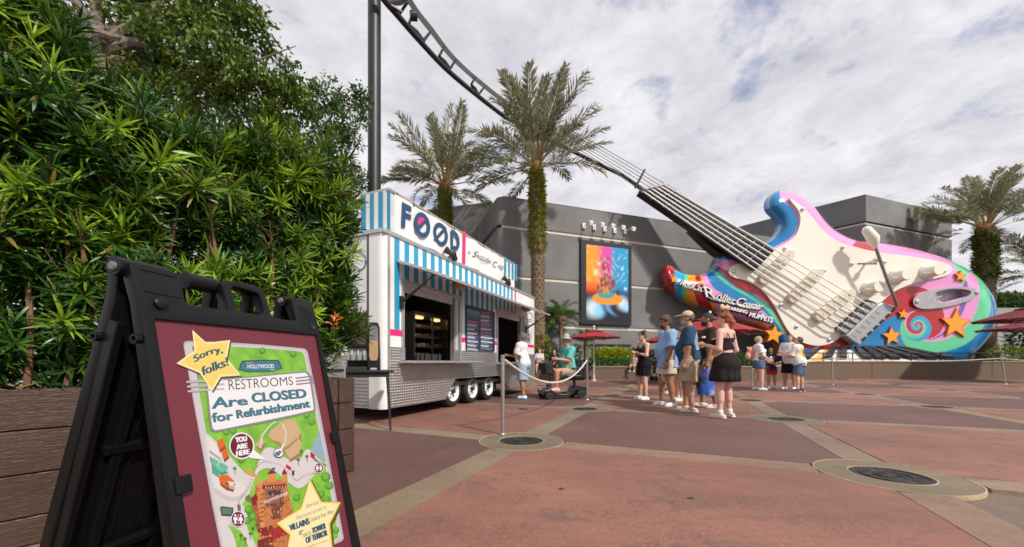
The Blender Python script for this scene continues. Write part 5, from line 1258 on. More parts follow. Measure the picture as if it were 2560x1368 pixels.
# stars
def pstar(pts, shadow=True):
    c = np.mean(pts, 0)
    if shadow: shp_s([(x+7,y+9) for x, y in pts], S(96,74,40))
    shp_s(pts, YLL); shp_s([tuple(c+(np.array(p)-c)*.90) for p in pts], YL)
pstar([(230,105),(312,180),(452,165),(432,268),(512,370),(398,378),(345,465),(274,356),(138,300),(243,226)])
tx('Sorry,', [(248,308),(412,250),(398,202),(236,258)], DKT, .03, 0, 6); tx('folks!', [(292,372),(442,312),(434,262),(282,322)], DKT, .03)
def pstar2(pts): 
    c = np.mean(pts, 0); shp_s([(x+12,y+10) for x, y in pts], S(80,84,40)); shp_s(pts, GOLD); shp_s([tuple(c+(np.array(p)-c)*.97) for p in pts], YL); shp_s([tuple(c+(np.array(p)-c)*.9) for p in pts], YLL)
pstar2([(915,966),(985,1102),(1098,1105),(1034,1235),(1052,1400),(905,1375),(770,1430),(795,1300),(716,1230),(862,1140)])
tx('Alternate', [(892,1145),(968,1115),(964,1092),(886,1122)], DGRY, -.01, .5); tx('Restrooms located at', [(838,1212),(1012,1142),(1008,1122),(834,1188)], DGRY, -.01, .5)
tx('VILLAINS', [(800,1276),(914,1234),(908,1198),(794,1240)], DKT, .03); tx('Unfairly Ever After', [(922,1232),(1056,1176),(1052,1146),(917,1200)], DGRY)
tx('or', [(852,1300),(880,1290),(876,1266),(848,1276)], DKT, .02, .4); tx('next to', [(876,1314),(922,1296),(918,1272),(872,1290)], DGRY); tx('TOWER', [(930,1292),(1008,1260),(1004,1226),(926,1258)], DKT, .03)
tx('OF TERROR', [(895,1348),(1018,1300),(1013,1266),(889,1314)], DKT, .03); tx('Ask any Cast Member for assistance', [(872,1388),(1022,1334),(1020,1322),(868,1374)], DGRY, -.01, .4)
# balloon and restroom symbols
shp_s([(585,800),(662,862),(560,850)], WHT); shp_s(circ(518,780,74,78,36), WHT); shp_s(circ(518,780,66,70,36), MAR)
tx('YOU', [(484,762),(548,752),(545,722),(480,730)], WHT, .03); tx('ARE', [(490,802),(552,792),(549,762),(487,772)], WHT, .03); tx('HERE', [(488,842),(564,826),(561,798),(486,810)], WHT, .03)
def rest(cx, cy, r):
    shp_s(circ(cx, cy, r, r*1.12, 28), WHT); shp_s(circ(cx, cy, r*.9, r*1.02, 28), MAR)
    for sx in (-.38, .38):
        x = cx+sx*r; shp_s(circ(x, cy-.52*r, .15*r, .16*r, 12), WHT)
        shp_s([(x-.26*r,cy-.3*r),(x+.26*r,cy-.3*r),(x+.30*r,cy+.15*r),(x+.16*r,cy+.15*r),(x+.14*r,cy+.66*r),(x-.14*r,cy+.66*r),(x-.16*r,cy+.15*r),(x-.30*r,cy+.15*r)] if sx < 0 else [(x-.18*r,cy-.3*r),(x+.18*r,cy-.3*r),(x+.34*r,cy+.22*r),(x+.14*r,cy+.22*r),(x+.13*r,cy+.66*r),(x-.13*r,cy+.66*r),(x-.14*r,cy+.22*r),(x-.34*r,cy+.22*r)], WHT)
    shp_s([(cx-.02*r,cy-.75*r),(cx+.03*r,cy-.75*r),(cx+.03*r,cy+.72*r),(cx-.02*r,cy+.72*r)], WHT)
rest(496, 1206, 42); rest(968, 908, 27)
prm = mat('poster ink', rough=.5, col=True, var=.03, vs=30)
pr.build('printed_map', prm, pst); S = S_
# ================================================================== TREES AND PLANTS
tleaf = mat('tree leaf', rough=.45, col=True, var=0, trans=.25, spec=.4)
tbark = mat('grey bark', (.16,.125,.10), .85, var=.4, vs=9, bump=.9, bs=30)
def leaf_geo(cen, dirs, nrm, L, Wd, col, r):
    n = len(cen); s = np.cross(dirs, nrm); s /= np.linalg.norm(s, axis=1, keepdims=True)+1e-9
    up = np.cross(s, dirs); L = L[:,None]; Wd = Wd[:,None]
    v0 = cen; v1 = cen+dirs*L*.45+s*Wd+up*Wd*.35; v2 = cen+dirs*L-up*L*.12; v3 = cen+dirs*L*.45-s*Wd+up*Wd*.35
    V = np.stack([v0,v1,v2,v3], 1).reshape(-1, 3); b = np.arange(n)[:,None]*4
    Fc = np.concatenate([b+np.array([[0,1,2]]), b+np.array([[0,2,3]])], 0)
    return V, Fc, np.repeat(col, 4, 0)
def unit(v): return v/(np.linalg.norm(v, axis=1, keepdims=True)+1e-9)
def crown(clumps, dens, L, W, cd, cy, seed, droop=.5, hollow=.45, sub=30):
    r = np.random.default_rng(seed); VV, FF, CC, b = [], [], [], 0
    for (c, R) in clumps:
        c = np.array(c); ns = max(6, int(sub*(R/.9)**2))              # twig clusters on the clump
        d = unit(r.normal(size=(ns,3))); d[:,2] = d[:,2]*.8+.05; tw = c + d*(R*(hollow+(1-hollow)*r.random((ns,1))**.5))*np.array([1,1,.8])
        nl = int(dens)
        cen = np.repeat(tw, nl, 0)+r.normal(size=(ns*nl,3))*np.array([.17,.17,.12])*(.6+.25*R)
        dirs = unit(np.repeat(d, nl, 0)*.5+r.normal(size=(ns*nl,3))*.7+np.array([0,0,-droop])); nr = unit(r.normal(size=(ns*nl,3))*.7+np.array([0,0,1.0]))
        k = np.clip(np.repeat(r.random(ns), nl)*.6+.5*r.random(ns*nl)-.1, 0, 1)[:,None]
        col = np.array(cd)*(1-k)+np.array(cy)*k
        V, Fc, C = leaf_geo(cen, dirs, nr, L*(.7+.6*r.random(len(cen))), W*(.7+.6*r.random(len(cen))), col, r)
        VV.append(V); FF.append(Fc+b); CC.append(C); b += len(V)
    return np.vstack(VV), np.vstack(FF), np.vstack(CC)
def tree(name, label, base, fork, clumps, dens, L, W, cd, cy, seed, r0, **kw):
    t = thing(name, label, 'tree', base); r = random.Random(seed); m = MB()
    mid = [Vector(base).lerp(Vector(fork), u)+Vector((r.gauss(0,.06), r.gauss(0,.06), 0))*(0 if u in (0,1) else 1) for u in (0,.25,.5,.75,1)]
    m.tube(mid, [r0*1.25, r0*1.05, r0*.95, r0*.88, r0*.8], 12); m.build('trunk', tbark, t, smooth=True)
    lim = sorted(clumps, key=lambda q: -q[1])
    for (c, R) in lim[:16]:
        c = Vector(c); f = Vector(fork)-Vector((0,0,r.random()*.5)); p = []
        for u in (0,.25,.5,.75,1): p.append(f.lerp(c, u)+Vector((r.gauss(0,.15), r.gauss(0,.15), .35*math.sin(u*3.1)))*(1 if 0 < u < 1 else 0))
        q = MB(); q.tube(p, [r0*.5, r0*.38, r0*.27, r0*.17, r0*.06], 7)
        for _ in range(4):
            a = p[r.choice((2,3,4))]; q.tube([a, a+Vector((r.gauss(0,.5), r.gauss(0,.5), r.gauss(.2,.3)))*R], [r0*.12, r0*.03], 5)
        q.build('branch', tbark, t, smooth=True)
    V, Fc, C = crown(clumps, dens, L, W, cd, cy, seed, **kw); o = np_mesh('crown', V, Fc, tleaf, t, C); return t
def clumps_px(lst): return [(tuple(P(x, y, Y)), r*Y/F) for x, y, Y, r in lst]
c1 = clumps_px([(40,30,8,110),(-60,60,8,120),(100,-80,9.6,120),(370,60,9.0,90),(420,-40,9,130),(470,130,8.6,110),(540,30,8.8,88),(590,170,8.4,88),(610,85,9,70),(660,190,8.6,72),(560,280,9,100),(640,300,9,80),(420,230,9,90),(350,190,9.8,80),(500,-70,9,90),(260,-90,9.8,90),(720,270,9.2,62),(250,150,10,60),(380,330,9.3,90),(250,300,10,80)])
b0 = P(235, 905, 8.3); fk = P(250, 100, 8.3)
tree('shade_tree', 'large leafy green tree with grey forked limbs spreading above the hedge', (b0.x, b0.y, 0), tuple(fk), c1, 46, .15, .034, (.038,.095,.016), (.20,.27,.03), 3, .28)
c2 = clumps_px([(748,190,10,42),(770,250,10,62),(835,235,10.3,48),(872,270,10.2,40),(895,245,10.4,26),(815,320,10,68),(860,345,10.4,42),(770,380,10.2,70),(850,400,10.8,36),(720,340,10,70),(690,420,10.5,70),(800,450,10.8,50),(880,440,13,34),(905,462,13,26),(850,470,12.5,40)])
b0 = P(800, 905, 10.4); fk = P(800, 420, 10.4)
tree('small_leaf_tree', 'darker small leafed tree standing behind the trailer beside the black column', (b0.x, b0.y, 0), tuple(fk), c2, 48, .11, .030, (.032,.08,.02), (.11,.18,.035), 5, .12)
# ---- palms
frm_m = mat('palm frond', rough=.38, col=True, var=0, trans=.3, spec=.45)
def frond_mesh(elev, droop, seed, n=38, Lf=1.0, lw=.0108, ll=.19, cl=(.16,.18,.09), cl2=(.38,.38,.25)):
    r = np.random.default_rng(seed); V, Fc, C = [], [], []; p = np.zeros(3); pts = []
    st = 16
    for i in range(st+1):
        u = i/st; e = math.radians(elev)-droop*u**1.6; pts.append((p.copy(), e)); p = p+np.array([math.cos(e), 0, math.sin(e)])*Lf/st
    for i in range(st):                                # rachis
        (a, e), (b, e2) = pts[i], pts[i+1]; w0, w1 = .011*(1-i/st)+.003, .011*(1-(i+1)/st)+.003; k = len(V)
        V += [a+np.array([0,w0,0]), a-np.array([0,w0,0]), b-np.array([0,w1,0]), b+np.array([0,w1,0])]; Fc += [(k,k+1,k+2),(k,k+2,k+3)]
        C += [np.array([.30,.20,.07]) if i < 5 else np.array([.16,.15,.05])]*4
    for s in (-1, 1):
        for i in range(n):
            u = .26+.74*(i+.5*(s > 0))/n; j = min(int(u*st), st-1); f = u*st-j; a = pts[j][0]*(1-f)+pts[j+1][0]*f; e = pts[j][1]
            t = np.array([math.cos(e),0,math.sin(e)]); nn = np.array([-math.sin(e),0,math.cos(e)]); sd = np.array([0,s,0])
            L = ll*(math.sin(math.pi*min(1,(u-.12)/.9))**.6*.9+.15)*(.85+.3*r.random()); ang = .95-.45*u
            d = t*math.cos(ang)+sd*math.sin(ang)+nn*(.40+.3*r.normal())*.9-np.array([0,0,.25*u]); d /= np.linalg.norm(d); w = np.cross(d, nn); w /= np.linalg.norm(w)+1e-9
            k = len(V); V += [a, a+d*L*.4+w*lw, a+d*L-np.array([0,0,.10*L]), a+d*L*.4-w*lw]; Fc += [(k,k+1,k+2),(k,k+2,k+3)]
            m = r.random(); c = np.array(cl)*(1-m)+np.array(cl2)*m; C += [c]*4
    o = np_mesh('frond', np.array(V), np.array(Fc), frm_m, None, np.array(C)); me = o.data; bpy.data.objects.remove(o); return me
EL = [84,72,60,48,34,18,2,-16]
DATE = [[frond_mesh(e, d, int(e*3+d*10)+200, ll=.17) for d in (.45,.8,1.1)] for e in EL]
DWARF = [[frond_mesh(e, d, int(e*5+d*10)+500, n=26, ll=.26, lw=.018, cl=(.05,.13,.03), cl2=(.13,.24,.06)) for d in (.8,1.2)] for e in EL]
boot = mat('palm trunk', (.17,.12,.075), .9, var=.45, vs=9, bump=1.0, bs=18)
mossm = mat('moss fern', rough=.7, col=True, var=0, trans=.2)
def palm(name, label, base, top, r0, nf, Lf, seed, fam, moss=None, boots=True, group=None, cat='palm tree', weights=(7,8,9,8,7,5,4,3)):
    t = thing(name, label, cat, base, group); r = random.Random(seed); m = MB(); b, c = Vector(base), Vector(top); H = (c-b).length
    n = max(10, int(H/.28)); prof = []
    for i in range(n+1):
        u = i/n; rr_ = r0*(1.12-.22*u if u < .7 else .96+.35*(u-.7)); prof += [(rr_*1.05, u*H), (rr_*.94, min(H, (u+.55/n)*H))]
    m.lathe(prof, b, tuple(c-b), 16)
    if boots:
        k = 0; z = .3
        while z < H:
            for q in range(7):
                w = k*.45+q*2*math.pi/7; rr_ = r0*(1.05); x = Vector((math.cos(w), math.sin(w), 0)); s = Vector((-math.sin(w), math.cos(w), 0)); p = b+(c-b)*(z/H)+x*rr_*.93
                m.add([p-s*.10*r0/.35, p+s*.10*r0/.35, p+x*.06+s*.05+Vector((0,0,.16)), p+x*.06-s*.05+Vector((0,0,.16)), p+Vector((0,0,.24))], [(0,1,2,3),(3,2,4)])
            z += .19; k += 1
    m.build('trunk', boot, t, smooth=True)
    hm = MB(); hm.lathe([(r0*.95,-.35),(r0*1.15,-.05),(r0*.8,.30),(.02,.55)], c, seg=12); hm.build('crown_heart', mat('palm heart', (.20,.085,.03), .85, var=.4, vs=8, bump=.8, bs=20), t, smooth=True)
    for i in range(nf):
        k = r.choices(range(8), weights)[0]; me = r.choice(fam[k]); o = bpy.data.objects.new('frond', me); s = Lf*r.uniform(.85,1.1)*(1 if k < 6 else .85)
        az = i*2.399+r.gauss(0,.2); off = Vector((math.cos(az), math.sin(az), 0))*r0*.5
        o.location = c+off+Vector((0,0,.25*(EL[k]/84))); o.rotation_euler = (r.gauss(0,.25), r.gauss(0,.08), az); o.scale = (s,s,s); finish(o, t)
    if moss:
        rn = np.random.default_rng(seed); (m0, m1, cnt, cc) = moss; u = m0+(m1-m0)*rn.random(cnt)**.8; w = rn.random(cnt)*6.283; keep = np.sin(u*31+w*2)+np.sin(w*3+u*50)+rn.normal(0,.6,cnt) > -.9; u, w = u[keep], w[keep]
        x = np.stack([np.cos(w), np.sin(w), 0*w], -1); rr_ = r0*1.0; cen = np.array(b)+(np.array(c)-np.array(b))*u[:,None]+x*rr_
        d = unit(x*.9+rn.normal(size=x.shape)*.55+np.array([0,0,.15])); nr = unit(x*.2+np.array([0,0,1])+rn.normal(size=x.shape)*.4)
        kk = rn.random(len(u))[:,None]; col = np.array(cc[0])*(1-kk)+np.array(cc[1])*kk
        V, Fc, C = leaf_geo(cen, d, nr, .22*(.5+rn.random(len(u)))*(r0/.35), .035*(.6+.8*rn.random(len(u)))*(r0/.35), col, rn); np_mesh('moss', V, Fc, mossm, t, C)['kind'] = 'stuff'
    return t
Y = 19.4; q = P(1347,905,Y); qt = P(1341,422,Y)
palm('date_palm', 'tall date palm with a fern covered trunk beside the far end of the trailer', (q.x,Y,.3), tuple(qt), .325, 48, 4.0, 4, DATE, weights=(4,6,8,9,8,6,5,3), moss=(.58,.985,3000,((.14,.18,.012),(.40,.40,.018))))
Y = 23.0; q = P(1116,905,Y); qt = P(1112,466,Y)
palm('date_palm', 'date palm rising behind the trailer banner with a green mossy trunk top', (q.x,Y,.0), tuple(qt), .33, 44, 4.0, 8, DATE, weights=(4,6,8,9,8,6,5,3), moss=(.62,.985,2600,((.09,.15,.012),(.33,.36,.018))))
Y = 25.0; q = P(2466,905,Y); qt = P(2464,575,Y)
palm('date_palm', 'date palm with a bushy green collar right of the guitar body', (q.x,Y,.6), tuple(qt), .44, 44, 3.9, 12, DATE, moss=(.62,.98,2600,((.05,.09,.01),(.20,.24,.015))))
Y = 24.0; q = P(2618,905,Y); qt = P(2612,690,Y)
palm('date_palm', 'lower date palm whose fronds reach in at the right edge of the picture', (q.x,Y,.6), tuple(qt), .32, 40, 3.0, 15, DATE)
for px, py, Yq, Lq, lab in ((1404,806,20.6,1.25,'small dwarf palm with a thin trunk just left of the red parasol'),(1366,812,21.2,1.15,'small dwarf palm half hidden by the end of the trailer'),(1466,866,20.2,1.0,'low dwarf palm under the left half of the red parasol')):
    q = P(px,905,Yq); palm('dwarf_palm', lab, (q.x,Yq,.55), tuple(P(px-2,py,Yq)), .11, 30, Lq, int(px), DWARF, boots=False, group='dwarf palms in the planting bed', weights=(3,5,7,8,8,7,6,4))
# ---- bushes
def bush(name, label, ells, n, L, W, cd, cy, seed, cat='bush', upright=.2):
    r = np.random.default_rng(seed); VV, FF, CC, b = [], [], [], 0
    for (c, R) in ells:
        k = int(n*R[0]*R[2]); d = unit(r.normal(size=(k,3))); cen = np.array(c)+d*np.array(R)*(.55+.45*r.random((k,1))**.4); dirs = unit(d*.8+r.normal(size=(k,3))*.5+np.array([0,0,upright])); nr = unit(r.normal(size=(k,3))*.6+np.array([0,-.3,1.0]))
        t = r.random((k,1)); V, Fc, C = leaf_geo(cen, dirs, nr, L*(.6+.8*r.random(k)), W*(.7+.6*r.random(k)), np.array(cd)*(1-t)+np.array(cy)*t, r); VV.append(V); FF.append(Fc+b); CC.append(C); b += len(V)
    c0 = np.mean([e[0] for e in ells], 0); o = np_mesh(name, np.vstack(VV), np.vstack(FF), tleaf, None, np.vstack(CC), loc=(c0[0], c0[1], min(e[0][2]-e[1][2] for e in ells))); return tag(o, label, cat)
def row(x0, x1, y, Yq, rx, rz, n, jy=.2): return [((P(x0+(x1-x0)*(i+.5)/n, y+random.uniform(-3,3), Yq).x, Yq+random.uniform(-jy,jy), P(0, y+random.uniform(-3,3), Yq).z), (rx, rx*.9, rz)) for i in range(n)]
bush('lime_bush', 'bright lime yellow bush behind the low wall right of the red parasol', row(1490,1565,893,20.2,.42,.42,5), 2300, .22, .028, (.20,.26,.01), (.48,.47,.02), 1, upright=1.0)
bush('low_hedge', 'low clipped dark green hedge along the top of the brown wall under the lime bush', row(1468,1610,909,19.5,.34,.30,9), 1900, .12, .03, (.02,.07,.012), (.07,.19,.025), 2, 'hedge')
bush('croton_bush', 'dark red and green leafy plant right of the lime bush', row(1570,1650,895,20.3,.34,.40,5), 900, .24, .05, (.035,.03,.015), (.09,.035,.025), 3, upright=.8)
bush('green_shrub', 'green shrub behind the seated visitors beside the palm trunk', row(1345,1450,900,20.0,.45,.5,5), 900, .16, .035, (.02,.06,.015), (.07,.15,.03), 4)
bush('bromeliad_clump', 'yellowish plant clump at the foot of the tall date palm', [((P(1352,868,19.2).x,19.2,P(0,868,19.2).z),(.42,.4,.55))], 1500, .3, .04, (.10,.13,.02), (.32,.30,.03), 5, upright=.5)
bush('green_bush', 'grassy green bush behind the queue below the guitar horn', row(1660,1900,903,20.0,.5,.42,9), 800, .18, .03, (.02,.07,.012), (.08,.17,.03), 6, upright=.6)
bush('yellow_bush', 'yellow green bush behind the railing at the far right', row(2490,2660,890,21.5,.55,.5,6), 900, .2, .04, (.06,.12,.012), (.30,.32,.03), 7, upright=.5)
bush('dark_bush', 'dark leafy plant above the yellow bush at the far right', row(2520,2680,850,23,.5,.9,5), 500, .3, .06, (.02,.04,.012), (.06,.07,.03), 8, upright=.5)
bush('far_trees', 'distant green trees at the right edge behind the maroon umbrellas', [((P(2520+i*40,770+10*math.sin(i*2.1),38).x,38+i%2,P(0,775,38).z-.4),(2.2,2,2.0)) for i in range(6)], 420, .5, .12, (.02,.06,.012), (.09,.16,.03), 9, 'trees')['kind'] = 'stuff'
bush('far_hedge', 'distant green trees seen between the trailer and the lower grey wing', [((-30+i*3.2, 36+i%3, 2.2+.8*math.sin(i*1.7)),(2.6,2,2.8)) for i in range(9)], 160, .5, .12, (.02,.06,.012), (.07,.13,.025), 10, 'trees')['kind'] = 'stuff'
m = MB(); a = P(2492,905,30); m.box((a.x,30,0),(a.x+14,36,P(0,745,30).z-.8)); o = m.build('service_building', mat('pale grey wall', (.30,.30,.30), .8), loc=(a.x,30,0)); tag(o, 'low pale grey building glimpsed at the right behind the guitar end', 'building')
m = MB(); z = P(0,735,30).z; m.box((a.x-.3,29.7,z-1.0),(a.x+1.6,36,z)); m.build('roof_louvre', stuccod, o); 
# ================================================================== UMBRELLAS
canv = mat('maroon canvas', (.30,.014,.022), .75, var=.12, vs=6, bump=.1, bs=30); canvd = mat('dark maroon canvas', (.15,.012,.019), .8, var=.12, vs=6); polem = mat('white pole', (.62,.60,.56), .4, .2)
def umbrella(label, x, y, ztip, R, drop, m_=canv, z0=0.0):
    t = thing('parasol', label, 'parasol', (x,y,z0), 'maroon parasols round the plaza'); zt = ztip-.22
    m = MB(); m.tube([(x,y,z0),(x,y,zt)], .028, 8); m.lathe([(.10,0),(.10,.05),(.05,.09),(.04,.3)], (x,y,z0), seg=12); m.build('pole', polem, t)
    m = MB(); m.lathe([(.02,zt-.02),(.05,zt+.02),(.02,zt+.07),(.05,zt+.11),(.03,zt+.17),(.001,zt+.19)], (x,y,0), seg=10); m.build('finial', white, t, smooth=True)
    ring = lambda r, z: [(x+r*math.cos(2*math.pi*(k+.3)/8), y+r*math.sin(2*math.pi*(k+.3)/8), z) for k in range(8)]
    a, b, c = ring(R*.27, zt-drop*.27), ring(R*.66, zt-drop*.66), ring(R, zt-drop)
    for k in range(8):
        k2 = (k+1) % 8; m = MB(); mid = lambda p, q, s: tuple((Vector(p)+Vector(q))/2+Vector((0,0,-s)))
        m.add([a[k], a[k2], b[k2], mid(b[k],b[k2],.03), b[k], c[k2], mid(c[k],c[k2],-.02), c[k]], [(0,1,2,3,4),(4,3,6,7),(3,2,5,6)]); m.build('canopy_panel', m_, t)
    m = MB(); d = ring(R*.36, zt-drop*.30+.01); 
    for k in range(8): m.add([(x,y,zt), d[k], d[(k+1)%8]], [(0,1,2)])
    m.build('vent_cap', m_, t)
    for k in range(8): m = MB(); m.tube([(x,y,zt-.06), tuple(Vector(c[k])-Vector((0,0,.02)))], .014, 5); m.tube([(x,y,zt-drop*1.05), tuple(Vector(b[k])-Vector((0,0,.03)))], .010, 5); m.build('rib', polem, t)
    return t
q = G(1485,953); umbrella('red parasol with a white finial standing alone left of the queue', q.x, q.y, P(0,812,q.y).z, 70*q.y/F, 34*q.y/F-.22)
Yu = 15.6; q = P(1668,905,Yu); umbrella('maroon parasol behind the girl in the black dress and the man in pale blue', q.x, Yu, P(0,818,Yu).z, 66*Yu/F, .40)
Yu = 14.4; q = P(1775,905,Yu); umbrella('large maroon parasol behind the brown shirted man and red haired woman', q.x, Yu, P(0,775,Yu).z, 118*Yu/F, .68)
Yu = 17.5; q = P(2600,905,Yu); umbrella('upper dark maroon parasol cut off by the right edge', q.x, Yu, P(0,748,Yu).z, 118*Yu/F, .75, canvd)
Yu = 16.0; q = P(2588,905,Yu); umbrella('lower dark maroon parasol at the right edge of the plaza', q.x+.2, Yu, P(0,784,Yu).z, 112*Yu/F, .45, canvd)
# ================================================================== ROPE POSTS
ss = mat('stainless post', (.48,.47,.45), .3, .85, .06); rope_m = mat('pale rope', (.62,.58,.52), .8, var=.15, vs=60, bump=.4, bs=200)
def post(label, gx, gy, topy, tilt=0.0, r=.024):
    q = G(gx, gy); t = thing('rope_post', label, 'stanchion', tuple(q), 'steel rope posts'); zt = HC+(HY-topy)*q.y/F; tp_ = (q.x+tilt, q.y, zt)
    m = MB(); m.tube([(q.x,q.y,.0),tp_], r, 14); m.build('pole', ss, t, smooth=True); m = MB(); m.lathe([(r*1.02,-.02),(r*1.15,0),(r*1.1,.012),(.001,.018)], tp_, seg=14); m.build('cap', ss, t)
    m = MB(); m.lathe([(.045,0),(.045,.006),(.03,.012),(r*1.05,.02)], tuple(q), seg=16); m.build('floor_socket', ss, t); m = MB(); m.lathe([(r*1.3,-.05),(r*1.3,-.03)], (tp_[0],tp_[1],zt), seg=14); m.build('rope_collar', ss, t)
    return Vector(tp_)-Vector((0,0,.045))
p1 = post('nearest polished steel rope post standing beside an iron cover', 1257, 1087, 891)
p2 = post('steel rope post behind the mobility scooter holding the far rope end', 1468, 1000, 895)
p3 = post('slightly leaning steel rope post in front of the guitar keys', 2082, 962, 893, -.03)
p4 = post('tilted steel rope post farthest right in front of the pebble wall', 2514, 961, 893, -.17)
def rope(label, a, b, sagz, r=.013):
    p = [a.lerp(b, i/18)-Vector((0,0,sagz*4*(i/18)*(1-i/18))) for i in range(19)]; c = a.lerp(b, .5); m = MB(); m.tube(p, r, 8); o = m.build('rope', rope_m, loc=(c.x,c.y,c.z-sagz), smooth=True); tag(o, label, 'rope', 'ropes between the steel posts')
rope('pale rope sagging in front of the man on the scooter', p1+Vector((.025,0,0)), p2, .40, .016)
p0 = P(1880, 922, p3.y-.2); rope('thin pale rope running left from the leaning post behind the family', p0, p3, .03)
rope('thin pale rope stretched between the two right hand posts', p3, p4, .12); rope('thin pale rope leaving the picture from the farthest right post', p4, p4+Vector((3,-.5,-.05)), .10)
p5 = post('steel rope post half hidden behind the family of four', 1880, 963, 920)
# ================================================================== DRINKS TABLE
ta = Vector((-1.56,4.95,0)); tx_ = Vector((.954,.30,0)); ty_ = Vector((-.30,.954,0))
def tbf(x, y, z): return tuple(ta+tx_*x+ty_*y+Vector((0,0,z)))
blk = mat('black metal table', (.016,.016,.017), .45, var=.1)
tb = thing('drinks_table', 'slim black metal table with splayed legs at the front corner of the trailer', 'table', tbf(-.3,.2,0)); ZT = .79
m = MB(); m.box((-.66,0,ZT-.03),(0,.46,ZT),tbf); m.build('tabletop', blk, tb, bevel=.006)
for (x, y, fx_, fy_) in ((-.09,.05,-.045,-.02),(-.62,.05,-.60,.0),(-.09,.41,-.05,.46),(-.60,.41,-.62,.46)): m = MB(); m.tube([tbf(x,y,ZT-.03), tbf(fx_,fy_,0)], [.02,.013], 8); m.build('leg', blk, tb)
m = MB(); m.box((-.62,.03,ZT-.09),(-.06,.05,ZT-.031),tbf); m.build('apron', blk, tb)
dk = mat('dispenser black', (.012,.012,.013), .3, var=.1); glass = mat('amber drink', (.42,.27,.15), .15, var=.1); gz = mat('smoked front panel', (.10,.075,.06), .2, var=.5, vs=9); cgrey = mat('tap grey', (.38,.39,.39), .35, .3)
d1 = thing('soda_machine', 'black soda machine with three grey taps on the black table', 'drinks machine', tbf(-.42,.25,ZT))
m = MB(); m.box((-.60,.14,ZT),(-.33,.45,ZT+.05),tbf); m.box((-.60,.22,ZT+.05),(-.33,.45,ZT+.74),tbf); m.box((-.60,.10,ZT+.30),(-.33,.2199,ZT+.76),tbf); m.build('body', dk, d1, bevel=.012)
m = MB(); m.box((-.57,.092,ZT+.34),(-.36,.098,ZT+.72),tbf); m.build('front_panel', gz, d1)
m = MB(); m.box((-.59,.155,ZT+.13),(-.34,.219,ZT+.295),tbf); m.build('tap_panel', cgrey, d1, bevel=.006)
for k in range(3): m = MB(); m.tube([tbf(-.53+.075*k,.14,ZT+.26), tbf(-.53+.075*k,.10,ZT+.20), tbf(-.53+.075*k,.12,ZT+.14)], .013, 8); m.build('tap', cgrey, d1)
m = MB(); m.box((-.60,.06,ZT+.002),(-.34,.2,ZT+.035),tbf); m.build('drip_tray', gasket, d1, bevel=.004)
d2 = thing('juice_dispenser', 'tall rounded black juice dispenser with an amber window on the black table', 'drinks dispenser', tbf(-.18,.2,ZT))
pts = [(x*.78-.13, z) for x, z in [(-.26,0),(-.06,0),(-.06,.04),(-.075,.58),(-.10,.64),(-.22,.64),(-.25,.58),(-.27,.04)]]
m = MB(); m.prism([tbf(x,.10,ZT+z) for x, z in pts], tuple(ty_*.22)); m.build('body', dk, d2, fix=True, bevel=.015)
m = MB(); m.prism([tbf(x,.092,ZT+z) for x, z in [(x*.78-.13, z) for x, z in [(-.235,.18),(-.215,.13),(-.115,.13),(-.095,.18),(-.095,.40),(-.235,.40)]]], tuple(ty_*.006)); m.build('window', glass, d2, fix=True)
m = MB(); m.prism([tbf(x,.092,ZT+z) for x, z in [(x*.78-.13, z) for x, z in [(-.235,.405),(-.095,.405),(-.10,.56),(-.125,.59),(-.205,.59),(-.23,.56)]]], tuple(ty_*.006)); m.build('tank_window', mat('clear tank', (.20,.20,.20), .12, var=.3, vs=12), d2, fix=True)
m = MB(); m.box((-.30,.03,ZT+.002),(-.22,.09,ZT+.03),tbf); m.build('cup_rest', alu, d2, bevel=.004)
bn_ = P(820, 905, 4.5); m = MB(); pts = [(-.27,0),(.27,0),(.27,.82),(.22,.98),(.12,1.06),(-.12,1.06),(-.22,.98),(-.27,.82)]
gb_ = mat('grey bin', (.27,.265,.26), .5, var=.06); bt_ = thing('waste_bin', 'grey waste bin with a rounded top behind the planter corner', 'bin', (bn_.x, bn_.y, 0))
m.prism([(bn_.x+x-.05, bn_.y-.05*x, z) for x, z in pts], (-.20,.40,0)); m.build('body', gb_, bt_, fix=True, bevel=.02); m = MB(); m.box((bn_.x-.30,bn_.y-.03,.80),(bn_.x+.20,bn_.y-.012,.815)); m.build('lid_seam', gasket, bt_)
